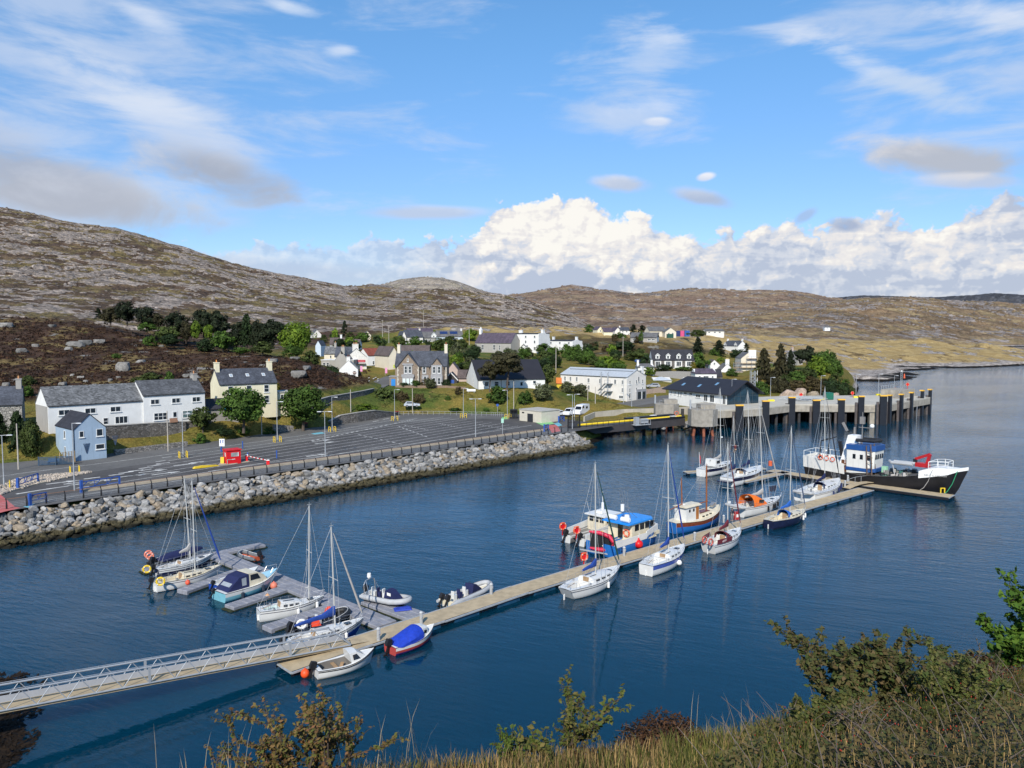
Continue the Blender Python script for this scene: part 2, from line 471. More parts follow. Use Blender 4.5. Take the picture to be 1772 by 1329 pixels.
for px,py,d in[(85,746,138.5),(185,738,146),(330,727,157),(60,742,148),(0,748,142),(-120,760,135),(335,735,160),(380,703,166),(470,700,170),(520,700,176),(430,735,156),(510,728,162),(250,765,144),(330,757,150),(600,700,192),(560,715,184),(640,692,205),(655,668,226),(668,650,252),(650,636,282),(600,676,212),(620,660,235),(0,700,165),(80,690,170),(200,672,176),(330,672,182),(350,660,196),(480,672,190),(560,668,205),(0,640,200),(120,635,205),(240,635,205),(340,640,205),(470,645,205),(560,650,208),(0,590,232),(120,592,236),(240,605,236),(350,622,222),(450,626,218),(530,632,214),(-100,538,265),(0,547,262),(60,550,262),(150,562,258),(250,588,250),(350,602,245),(450,612,238),(520,620,228),(575,645,215),(-150,565,340),(0,560,360),(150,570,350),(250,580,330),(350,596,310),(450,600,300),(684,674,224),(773,674,224),(809,677,219),(870,678,218),(944,680,217),(1010,686,216),(1060,696,213),(1080,700,212),(684,667,231),(773,667,231),(815,673,226),(940,674,226),(730,655,250),(875,660,245),(690,700,209),(720,690,214),(800,695,211.5),(900,697,211),(1000,700,210),(968,682,232),(1085,694,236),(1112,690,245),(1040,660,262),(1140,672,262),(1180,662,285),(1215,655,300),(1300,650,320),(950,640,275),(850,640,275),(1050,636,300),(1130,640,315),(1200,638,318),(780,635,262),(760,612,300),(821,609,376),(890,609,376),(940,608,378),(997,608,388),(1060,605,385),(900,622,330),(1000,622,335),(540,614,290),(580,605,330),(618,605,330),(600,640,262),(640,634,296),(690,630,272),(700,610,330),(640,612,330),(541,586,430),(640,586,440),(694,594,402),(750,592,415),(800,590,430),(600,582,455),(500,590,420),(480,605,300),(850,590,430),(920,588,440),(1000,590,440),(1090,593,392),(1146,593,392),(1040,581,520),(1090,580,525),(1170,583,475),(1235,578,600),(1265,608,480),(1200,610,400),(1300,612,430),(1250,645,350),(1290,645,340),(1330,690,258),(1400,686,262),(1460,690,270),(1340,650,300),(1400,640,305),(1455,655,300),(1478,690,278),(1380,625,340),(1320,640,320),(1440,632,345),(1440,648,432),(1540,652,428),(1590,650,452),(1300,635,430),(1400,622,480),(1500,638,470),(1550,634,555),(1650,628,575),(1300,600,560),(1450,600,660),(1600,592,730),(1700,601,720),(1772,614,700),(1830,626,690),(1200,586,580),(1100,578,580),(1450,587,860),(1600,584,860),(1700,592,830),(1772,608,800),(1250,580,800),(1000,577,560),(800,575,520),(700,572,540),(600,574,540),(500,575,520),(300,575,460),(100,560,450),(-100,545,440)]:
 tp(px,py,d)
TP+=[(-300,90,8),(-300,250,24),(-300,420,32),(600,800,-6),(700,900,-8),(300,1000,10),(500,1000,-3),(0,1000,25),(-400,900,80),(420,760,-1),(480,830,-3)]
def solve_land():
 P=np.array(TP)
 D=np.hypot(P[:,None,0]-P[None,:,0],P[:,None,1]-P[None,:,1])
 n=len(P)
 A=np.zeros((n+3,n+3));A[:n,:n]=D-np.eye(n)*1.2
 A[:n,n]=1;A[:n,n+1:]=P[:,:2]/100;A[n,:n]=1;A[n+1:,:n]=(P[:,:2]/100).T
 b=np.zeros(n+3);b[:n]=P[:,2]
 return P,np.linalg.solve(A,b)
LAND=None
def land_z(x,y,rough=True):
 global LAND
 if LAND is None:LAND=solve_land()
 P,w=LAND
 x=np.atleast_1d(np.asarray(x,float));y=np.atleast_1d(np.asarray(y,float))
 out=np.zeros(x.shape)
 fx=x.ravel();fy=y.ravel();res=np.empty(fx.shape)
 for i in range(0,len(fx),20000):
  a,b=fx[i:i+20000],fy[i:i+20000]
  d=np.hypot(a[:,None]-P[None,:,0],b[:,None]-P[None,:,1])
  res[i:i+20000]=d@w[:len(P)]+w[len(P)]+w[len(P)+1]*a/100+w[len(P)+2]*b/100
 z=res.reshape(x.shape)
 sd=coast_sd(x,y)
 s_,t_=(x-O_.x+y-O_.y)*SQ,(y-O_.y-x+O_.x)*SQ
 tb=np.interp(s_,TBS,TBT)
 z=np.where((s_<122),np.minimum(z,3.25+np.maximum(0,t_-tb+.5)*.9),z)
 if rough:
  far=np.clip((y-160)/60,0,1)
  wild=np.clip((z-12)/8,0,1)
  wild=np.maximum(wild,np.clip((x-120)/60,0,1)*np.clip((y-380)/60,0,1)*.7)
  wild*=np.clip(sd/12,.0,1)
  town=np.exp(-(((x+20)/130)**2+((y-300)/120)**2)*1.2)*.75
  wild*=(1-town)
  amp=.9+np.clip((y-250)/300,0,1)*2.4
  z=z+wild*amp*(nfbm(x/14,y/14,3,5)-.5)*2.2
 edge=np.clip(-1.2+sd*1.5,-4,400)
 return np.where(sd<14,np.minimum(z,edge),z)
def gz(x,y):return float(land_z([x],[y])[0])
def ground(px,py,d0=125.0,d1=900.0):
 0
 a,b=ray(px,py)
 d=np.exp(np.linspace(math.log(d0),math.log(d1),700))
 z=HC+b*d;g=land_z(a*d,d)
 i=np.argmax(z<=g)
 if i==0 and not(z[0]<=g[0]):i=len(d)-1
 return Vector((a*d[i],d[i],g[i]))
def grid_obj(name,X,Y,Z,mat):
 r,c=X.shape
 co=np.stack([X,Y,Z],-1).reshape(-1,3)
 idx=np.arange(r*c).reshape(r,c)
 q=np.stack([idx[:-1,:-1],idx[:-1,1:],idx[1:,1:],idx[1:,:-1]],-1).reshape(-1,4)
 me=bpy.data.meshes.new(name)
 me.vertices.add(len(co));me.vertices.foreach_set('co',co.ravel().astype(np.float32))
 me.loops.add(q.size);me.loops.foreach_set('vertex_index',q.ravel().astype(np.int32))
 me.polygons.add(len(q));me.polygons.foreach_set('loop_start',np.arange(0,q.size,4,dtype=np.int32))
 me.polygons.foreach_set('use_smooth',np.ones(len(q),bool))
 me.materials.append(mat);me.update();me.validate()
 o=bpy.data.objects.new(name,me);COL.objects.link(o)
 return o
def hill_mat(name,rock,heath,grass,grass2,scale,cover,bump,aniso=(1,1,1),patch=.02,shore=False,dark=.5):
 m=bpy.data.materials.new(name);m.use_nodes=True
 T=NT(m.node_tree);b=T.n['Principled BSDF']
 co=T.n.new('ShaderNodeTexCoord').outputs['Object']
 w=T.vm('ADD',co,T.vm('SCALE',T.comb(T.noise(co,scale*.5,3),T.noise(T.vm('ADD',co,(50,20,0)),scale*.5,3),.5),scale=.55/scale))
 v=T.vm('MULTIPLY',w,aniso)
 n1=T.noise(v,scale,11,.62,.25)
 n2=T.noise(T.vm('ADD',v,(31,7,3)),scale*2.6,8,.66,.2)
 big=T.noise(co,patch,4,.55)
 r=T.m('ADD',T.m('ADD',T.m('MULTIPLY',n1,.62),T.m('MULTIPLY',n2,.38)),T.m('MULTIPLY',T.m('SUBTRACT',big,.5),.30))
 ra=T.n.new('ShaderNodeAttribute');ra.attribute_name='rock'
 k=T.ss(T.m('ADD',T.m('MULTIPLY',ra.outputs['Fac'],.75),T.m('MULTIPLY',T.m('SUBTRACT',r,cover),3.2)),.30,.46)
 crack=T.ss(T.noise(v,scale*5.5,7,.7),.36,.60)
 tone=T.noise(T.vm('ADD',v,(3,90,1)),scale*1.4,6,.6)
 rk=T.mix(T.ss(tone,.3,.7),tuple(c*.72 for c in rock),tuple(min(1,c*1.22)for c in rock))
 rk=T.mix(crack,tuple(c*dark for c in rock),rk)
 rk=T.scol(rk,T.ss(T.noise(co,scale*14,6,.75),.3,.7,.72,1.25))
 gmix=T.noise(T.vm('ADD',co,(9,9,9)),patch*2.4,9,.68)
 vg=T.mix(T.ss(gmix,.47,.55),heath,grass)
 vg=T.mix(T.ss(T.noise(T.vm('ADD',co,(70,3,9)),patch*3.4,8,.66),.50,.62),vg,grass2)
 vg=T.scol(vg,T.ss(T.noise(co,scale*9,6,.7),.25,.75,.55,1.4))
 c=T.mix(k,vg,rk)
 if shore:
  zz=T.sep(co)[2]
  wob=T.m('ADD',zz,T.m('MULTIPLY',T.m('SUBTRACT',T.noise(co,.12,5),.5),1.4))
  srk=T.mix(crack,tuple(c_*.55 for c_ in rock),tuple(c_*1.15 for c_ in rock))
  c=T.mix(T.ss(wob,1.9,3.0),srk,c)
  c=T.mix(T.ss(wob,.75,1.05),(.016,.014,.011),c)
 T.put(b.inputs['Base Color'],c);b.inputs['Roughness'].default_value=.9;b.inputs['Specular IOR Level'].default_value=.15
 bn=T.n.new('ShaderNodeBump');bn.inputs['Strength'].default_value=1.0;bn.inputs['Distance'].default_value=bump
 hh=T.m('ADD',T.m('MULTIPLY',T.ss(r,cover-.06,cover+.10),1.0),T.m('ADD',T.m('MULTIPLY',T.noise(v,scale*4,9,.68),.7),T.m('MULTIPLY',crack,.12)))
 T.put(bn.inputs['Height'],hh);T.l.new(bn.outputs[0],b.inputs['Normal'])
 return m
def town_mat():
 0
 m=bpy.data.materials.new('town_ground');m.use_nodes=True
 T=NT(m.node_tree);b=T.n['Principled BSDF']
 co=T.n.new('ShaderNodeTexCoord').outputs['Object']
 x,y,z=T.sep(co)
 n_s=T.noise(co,.45,8,.7);n_m=T.noise(co,.11,7,.66,.4);n_b=T.noise(T.vm('ADD',co,(11,5,2)),.03,5,.6)
 fine=T.noise(co,2.2,6,.75)
 heath=T.mix(T.ss(n_m,.36,.60),(.034,.021,.016),(.082,.050,.035))
 heath=T.mix(T.ss(T.noise(T.vm('ADD',co,(40,8,0)),.085,8,.7),.50,.62),heath,(.20,.145,.062))
 heath=T.mix(T.ss(T.noise(T.vm('ADD',co,(4,80,0)),.13,7,.7),.60,.68),heath,(.045,.060,.016))
 heath=T.mix(T.m('MULTIPLY',T.ss(T.noise(T.vm('ADD',co,(14,1,7)),.10,8,.62),.625,.645),1.0),heath,(.25,.235,.215))
 grass=T.mix(T.ss(n_m,.36,.62),(.230,.170,.042),(.155,.145,.034))
 grass=T.mix(T.ss(n_b,.50,.62),grass,(.090,.120,.026))
 grass=T.mix(T.ss(T.noise(T.vm('ADD',co,(4,3,0)),.30,8,.75),.56,.68),grass,(.29,.215,.075))
 moor=T.mix(T.ss(n_m,.35,.62),(.44,.325,.150),(.31,.22,.095))
 moor=T.mix(T.ss(T.noise(T.vm('MULTIPLY',co,(1,.6,2)),.05,9,.7),.55,.63),moor,(.125,.085,.042))
 rk=T.mix(T.ss(T.noise(co,.35,8,.7),.38,.6),(.17,.15,.135),(.44,.39,.35))
 rmask=T.ss(T.noise(T.vm('MULTIPLY',co,(1,.7,2.2)),.055,10,.66,.3),.555,.585)
 moor=T.mix(rmask,moor,rk)
 wob=T.m('MULTIPLY',T.m('SUBTRACT',n_b,.5),60)
 is_moor=T.m('MULTIPLY',T.ss(T.m('ADD',T.m('ADD',T.m('MULTIPLY',x,.55),T.m('MULTIPLY',y,.9)),wob),445,475),1.0)
 is_heath=T.m('MULTIPLY',T.ss(T.m('ADD',z,T.m('MULTIPLY',wob,.05)),9.8,11.2),T.m('MULTIPLY',T.ss(T.m('ADD',x,T.m('MULTIPLY',wob,.25)),-34,-44),T.m('MAXIMUM',T.ss(y,250,236),T.ss(x,-78,-98))))
 is_h2=T.m('MULTIPLY',T.ss(T.m('ADD',x,wob),10,40),T.ss(T.m('ADD',z,T.m('MULTIPLY',wob,.08)),13,15.5))
 c=T.mix(T.m('MAXIMUM',is_heath,T.m('MULTIPLY',is_h2,.8)),grass,heath)
 c=T.mix(is_moor,c,moor)
 c=T.scol(c,T.ss(fine,.25,.75,.55,1.40))
 wz=T.m('ADD',z,T.m('MULTIPLY',T.m('SUBTRACT',T.noise(co,.15,5),.5),1.6))
 shore=T.m('MULTIPLY',T.ss(y,300,320),1.0)
 c=T.mix(T.m('MULTIPLY',shore,T.ss(wz,3.3,2.2)),c,rk)
 c=T.mix(T.ss(wz,1.15,.75),c,(.014,.012,.010))
 T.put(b.inputs['Base Color'],c);b.inputs['Roughness'].default_value=.95;b.inputs['Specular IOR Level'].default_value=.1
 bn=T.n.new('ShaderNodeBump');bn.inputs['Strength'].default_value=1.0;bn.inputs['Distance'].default_value=1.1
 T.put(bn.inputs['Height'],T.m('ADD',T.m('MULTIPLY',n_s,.9),T.m('ADD',T.m('MULTIPLY',fine,.25),T.m('MULTIPLY',rmask,.5))));T.l.new(bn.outputs[0],b.inputs['Normal'])
 return m
def build_ground():
 px=np.linspace(-330,2050,760);u=(px-886)/F
 d=np.exp(np.linspace(math.log(96),math.log(1050),330))
 X=d[:,None]*u[None,:];Y=np.repeat(d[:,None],len(u),1)
 Z=land_z(X,Y)
 tag(grid_obj('ground',X,Y,Z,town_mat()),kind='structure')
def loft_sheet(name,px0,px1,ncol,rows,mat,amp,nscale,seed,octs=6,ridge=.0,kind='structure',crag=26,cov=1.0):
 0
 px=np.linspace(px0,px1,ncol)
 PY,LD=[],[]
 for r in rows:
  a=np.array(r[0],float);PY.append(np.interp(px,a[:,0],a[:,1]))
  k=r[1]if isinstance(r[1],list)else[(px0,r[1]),(px1,r[1])]
  k=np.array(k,float);LD.append(np.log(np.interp(px,k[:,0],k[:,1])))
 PY=np.array(PY);LD=np.array(LD)
 outp,outd=[],[]
 for i in range(len(rows)-1):
  n=rows[i][2]
  for j in range(n+(1 if i==len(rows)-2 else 0)):
   t=j/n
   a,b_,c,e=PY[max(i-1,0)],PY[i],PY[i+1],PY[min(i+2,len(rows)-1)]
   lin=b_+(c-b_)*t
   cub=b_+.5*t*(c-a+t*(2*a-5*b_+4*c-e+t*(3*(b_-c)+e-a)))
   outp.append(lin*.45+cub*.55);outd.append(LD[i]+(LD[i+1]-LD[i])*t)
 PYY=np.array(outp);DD=np.exp(np.array(outd))
 yc=-(PYY-664.5)/F;yy=math.cos(PITCH)+yc*math.sin(PITCH)
 sl=(-math.sin(PITCH)+yc*math.cos(PITCH))/yy
 X=((px-886)/F)[None,:]/yy*DD;Y=DD;Z=HC+sl*DD
 nz=(nfbm(X/nscale,Y/nscale,seed,octs,.52)-.5)*2
 if ridge:nz=nz+ridge*(.5-np.abs(nfbm(X/nscale*.7+40,Y/nscale*.7,seed+5,octs,.55)-.5)*4)
 A=amp if np.isscalar(amp)else np.interp(np.arange(Z.shape[0]),np.linspace(0,Z.shape[0]-1,len(amp)),amp)[:,None]
 Z=Z+nz*A
 n1=nfbm(X/crag*.8+Z/crag*.8,Y/crag*.55+Z/crag*1.5,seed+9,7,.62)
 n2=nfbm(X/crag*3.1,Y/crag*2.2+Z/crag*4.0,seed+19,5,.6)
 r=n1*.55+n2*.45
 k=np.clip((r-np.median(r)*cov)/.045,0,1);k=k*k*(3-2*k)
 Z=Z+k*crag*.075*(.5+n2)*np.minimum(1,A/max(1e-6,np.max(A))*1.4)
 o=grid_obj(name,X,Y,Z,mat);o.data.attributes.new('rock','FLOAT','POINT').data.foreach_set('value',k.ravel().astype(np.float32))
 return tag(o,kind=kind)
def build_hills():
 rock=hill_mat('big_hill',(.52,.43,.36),(.125,.083,.056),(.235,.180,.078),(.185,.128,.072),.060,.500,4.0,(1,.85,1.3),.012,dark=.40)
 loft_sheet('hill',-420,1330,1000,[([(-420,600),(0,640),(300,660),(600,660),(900,660),(1330,680)],[(-420,390),(450,440),(800,510),(1330,600)],4),([(-420,500),(0,545),(150,556),(300,574),(450,585),(600,580),(800,577),(1000,582),(1120,585),(1330,590)],[(-420,420),(450,470),(800,540),(1330,640)],60),([(-420,420),(0,480),(200,497),(400,525),(600,545),(800,548),(950,566),(1060,582),(1330,600)],[(-420,580),(450,640),(800,720),(1330,760)],70),([(-420,330),(0,410),(200,437),(330,462),(470,497),(600,520),(760,524),(880,538),(1000,562),(1080,590),(1330,620)],[(-420,760),(450,830),(800,900),(1330,900)],70),([(-420,250),(-200,322),(0,359),(60,369),(120,385),(200,398),(260,413),(330,434),(400,458),(470,472),(530,483),(600,497),(650,505),(720,503),(800,503),(880,513),(950,536),(1000,554),(1045,580),(1100,610),(1330,660)],[(-420,960),(450,1050),(800,1080),(1330,1050)],12),([(-420,420),(600,600),(1330,720)],1300,0)],rock,[.0,1.2,2.2,3.0,3.4,3.0],46,11,7,.5,crag=17,cov=.99)
 mid=hill_mat('mid_hill',(.46,.39,.34),(.20,.14,.082),(.33,.245,.125),(.25,.165,.095),.030,.525,7.0,(1,.6,1.8),.006)
 loft_sheet('hill_shoulder',420,1140,420,[([(420,620),(1140,620)],1150,4),([(420,560),(600,540),(800,540),(1140,600)],1350,30),([(420,540),(560,505),(600,497),(640,494),(700,501),(780,506),(870,516),(960,545),(1030,575),(1140,640)],1750,8),([(420,640),(1140,700)],2100,0)],mid,[0,4,4,4],90,23,6,.4,crag=36,cov=1.03)
 domem=hill_mat('dome_hill',(.42,.39,.36),(.33,.28,.225),(.33,.285,.215),(.36,.31,.265),.012,.53,10.0,(1,1,1.5),.003)
 loft_sheet('mountain',560,1000,300,[([(560,600),(1000,600)],3300,16),([(560,560),(660,520),(780,515),(1000,560)],3700,30),([(560,540),(610,512),(650,497),(690,484),(730,480),(760,482),(790,488),(830,503),(870,515),(910,535),(1000,580)],4200,8),([(560,640),(1000,640)],5000,0)],domem,[0,6,6,4],260,31,6,crag=50,cov=1.22)
 farm=hill_mat('far_hills',(.42,.355,.315),(.235,.160,.112),(.33,.240,.150),(.28,.195,.135),.016,.545,12.0,(1,.6,1.8),.003)  # albedo raised in place of haze over the far slopes
 loft_sheet('far_hills',780,1900,700,[([(780,620),(1900,620)],1400,6),([(780,580),(1000,572),(1200,566),(1400,560),(1900,570)],1700,60),([(780,560),(900,536),(1000,530),(1150,537),(1300,532),(1450,540),(1900,560)],2300,50),([(780,540),(860,519),(885,512),(935,505),(985,497),(1050,503),(1090,510),(1120,510),(1190,500),(1250,502),(1300,507),(1360,506),(1400,511),(1450,520),(1520,535),(1900,600)],3100,8),([(780,640),(1900,700)],3900,0)],farm,[0,5,9,10,6],190,41,7,.5,crag=60,cov=1.10)
 shadem=hill_mat('cloud_shaded_ridge',(.13,.13,.14),(.060,.060,.068),(.075,.072,.072),(.07,.07,.075),.008,.56,14.0,(1,1,1.5),.002)  # cloud shadow over the ridge is put into these dark blue-grey colours
 loft_sheet('far_ridge',1300,2100,260,[([(1300,560),(2100,560)],5200,12),([(1300,525),(1400,518),(1440,515),(1490,511),(1550,513),(1620,514),(1680,511),(1720,507),(1772,510),(1900,505),(2100,515)],6200,5),([(1300,640),(2100,640)],7200,0)],shadem,[0,6,6],500,51,5)
 cm=hill_mat('shore_hill',(.46,.39,.345),(.235,.165,.098),(.36,.265,.140),(.285,.190,.108),.026,.520,8.0,(1,.6,1.9),.005,shore=True)
 loft_sheet('shore_hill',1180,2100,620,[([(1180,610),(1400,606),(1700,604),(2100,603)],[(1180,1000),(1400,1150),(1700,1330),(2100,1400)],5),([(1180,596),(1400,590),(1560,588),(1700,595),(1772,597),(2100,594)],[(1180,1050),(1400,1200),(1700,1400),(2100,1450)],40),([(1180,580),(1300,572),(1450,562),(1600,565),(1772,572),(2100,575)],[(1180,1250),(1700,1600),(2100,1700)],55),([(1180,560),(1300,545),(1400,530),(1440,523),(1500,515),(1560,514),(1620,518),(1650,521),(1700,524),(1772,528),(1850,535),(2100,545)],[(1180,1900),(1700,2200),(2100,2300)],8),([(1180,640),(2100,640)],2700,0)],cm,[0,1.5,5,6,5],75,61,7,.5,crag=34,cov=1.05)
def build_water():
 m=bpy.data.materials.new('sea_water');m.use_nodes=True
 T=NT(m.node_tree);b=T.n['Principled BSDF']
 co=T.n.new('ShaderNodeTexCoord').outputs['Object']
 x,y,z=T.sep(co)
 b.inputs['Base Color'].default_value=(.001,.030,.060,1)
 b.inputs['Roughness'].default_value=.03;b.inputs['IOR'].default_value=1.333
 b.inputs['Specular IOR Level'].default_value=.5
 b.subsurface_method='BURLEY';b.inputs['Subsurface Weight'].default_value=1.0;b.inputs['Subsurface Radius'].default_value=(1,1.4,1.8);b.inputs['Subsurface Scale'].default_value=3.0
 def rot(deg,sx,sy):
  c,s=math.cos(R(deg)),math.sin(R(deg))
  return T.comb(T.m('MULTIPLY',T.m('ADD',T.m('MULTIPLY',x,c),T.m('MULTIPLY',y,s)),sx),T.m('MULTIPLY',T.m('ADD',T.m('MULTIPLY',x,-s),T.m('MULTIPLY',y,c)),sy),.0)
 calm=T.noise(rot(30,.018,.03),1.0,4,.55,.6)
 near=T.ss(y,52,80)
 calmf=T.m('MULTIPLY',T.ss(calm,.38,.60,.45,1.0),T.m('ADD',.10,T.m('MULTIPLY',near,.90)))
 a1=T.noise(rot(-24,.45,1.7),1.0,3,.55,.35)
 a2=T.noise(rot(-38,1.2,3.6),1.0,3,.6,.3)
 a3=T.noise(rot(-10,.10,.34),1.0,3,.5,.3)
 h=T.m('ADD',T.m('MULTIPLY',a1,.62),T.m('ADD',T.m('MULTIPLY',a2,.16),T.m('MULTIPLY',a3,.85)))
 h=T.m('MULTIPLY',h,T.m('ADD',T.m('MULTIPLY',calmf,.90),.10))
 bn=T.n.new('ShaderNodeBump');bn.inputs['Strength'].default_value=1.0;bn.inputs['Distance'].default_value=.125
 T.put(bn.inputs['Height'],h);T.l.new(bn.outputs[0],b.inputs['Normal'])
 mb=MB();mb.poly([(-6000,-400,0),(6000,-400,0),(6000,9000,0),(-6000,9000,0)])
 tag(mb.build('water',m),kind='structure')
 mb=MB();mb.poly([(-6000,-400,-8),(6000,-400,-8),(6000,9000,-8),(-6000,9000,-8)])
 tag(mb.build('sea_bed',M('sea_bed',(.03,.03,.025))),kind='structure')
RND=random.Random(7)
def stone_mat(name,a,b_,scale=2.0,mortar=(.10,.095,.09),bump=.06):
 m=bpy.data.materials.new(name);m.use_nodes=True;_MATS[name]=m
 T=NT(m.node_tree);b=T.n['Principled BSDF']
 co=T.n.new('ShaderNodeTexCoord').outputs['Object']
 w=T.vm('ADD',T.vm('MULTIPLY',co,(1,1,1.7)),T.vm('SCALE',T.comb(T.noise(co,1.5),T.noise(T.vm('ADD',co,(9,1,4)),1.5),0),scale=.5))
 v=T.n.new('ShaderNodeTexVoronoi');v.feature='F1';T.put(v.inputs['Vector'],w);v.inputs['Scale'].default_value=scale
 e=T.voro(w,scale,'DISTANCE_TO_EDGE')
 r=T.sep(v.outputs['Color'])[0]
 c=T.mix(r,a,b_)
 c=T.scol(c,T.ss(T.noise(co,6,5,.7),.3,.7,.7,1.3))
 c=T.mix(T.ss(e,.02,.07),mortar,c)
 T.put(b.inputs['Base Color'],c);b.inputs['Roughness'].default_value=.9;b.inputs['Specular IOR Level'].default_value=.2
 bn=T.n.new('ShaderNodeBump');bn.inputs['Distance'].default_value=bump
 T.put(bn.inputs['Height'],T.ss(e,.0,.12));T.l.new(bn.outputs[0],b.inputs['Normal'])
 return m
STONE=stone_mat('field_stone',(.10,.09,.08),(.25,.23,.21))
PALESTONE=stone_mat('pale_stone',(.20,.185,.165),(.36,.33,.30),1.7)
CONC=M('concrete',(.33,.30,.25),.85,.18,.7,.02,5,stain=.45)
CONC2=M('dark_concrete',(.25,.23,.20),.85,.2,.6,.02,5,stain=.6)
GALV=M('galvanised_steel',(.42,.44,.46),.45,.12,3.0,metal=.3)
WHITE=M('white_paint',(.78,.78,.76),.5,.05)
YELLOW=M('yellow_paint',(.72,.50,.03),.45,.1)
BLUE=M('blue_paint',(.03,.09,.34),.45,.1)
RED=M('red_paint',(.62,.012,.018),.4,.06)
BLACK=M('black_paint',(.013,.013,.015),.5,.2)
ORANGE=M('orange_plastic',(.62,.12,.05),.5,.1)
WOODPOLE=M('weathered_pole',(.42,.38,.33),.85,.15,2.0)
TAN=M('tan_kerb',(.40,.34,.255),.85,.12,.8)
MARK=M('worn_white_line',(.52,.51,.48),.8,.35,1.2)
def asphalt(name,base,var):
 m=bpy.data.materials.new(name);m.use_nodes=True;_MATS[name]=m
 T=NT(m.node_tree);b=T.n['Principled BSDF']
 co=T.n.new('ShaderNodeTexCoord').outputs['Object']
 n=T.noise(co,.10,8,.65,.6);f=T.noise(co,3.0,6,.7)
 st_=T.noise(T.vm('MULTIPLY',co,(.7,.7,1)),.30,8,.7,1.2)
 c=T.mix(T.ss(n,.35,.65),tuple(v*(1-var)for v in base),tuple(v*(1+var)for v in base))
 c=T.mix(T.ss(st_,.58,.70),c,tuple(v*.72 for v in base))
 c=T.scol(c,T.ss(f,.25,.75,.82,1.18))
 T.put(b.inputs['Base Color'],c);b.inputs['Roughness'].default_value=.85;b.inputs['Specular IOR Level'].default_value=.25
 return m
def strip(mb,pts,w,z):
 0
 P=[Vector((p[0],p[1],0))for p in pts];L,Rr=[],[]
 for i,p in enumerate(P):
  d=(P[min(i+1,len(P)-1)]-P[max(i-1,0)]).normalized();n=Vector((-d.y,d.x,0))*w/2
  L.append((p.x+n.x,p.y+n.y,z));Rr.append((p.x-n.x,p.y-n.y,z))
 n=len(P)
 mb.add(L+Rr,[(n+i,n+i+1,i+1,i)for i in range(n-1)])
def poly_area(mb,pts,z):
 mb.poly([(p[0],p[1],z)for p in pts])
def tess(name,pts,z,mat,kind='structure'):
 me=bpy.data.meshes.new(name);bm=bmesh.new()
 vs=[bm.verts.new((p[0],p[1],z))for p in pts];f=bm.faces.new(vs)
 bmesh.ops.triangulate(bm,faces=[f])
 for f in bm.faces:
  if f.normal.z<0:f.normal_flip()
 bm.to_mesh(me);bm.free();me.materials.append(mat)
 o=bpy.data.objects.new(name,me);COL.objects.link(o)
 return tag(o,kind=kind)
Z4=lambda n:ZP+.004*n
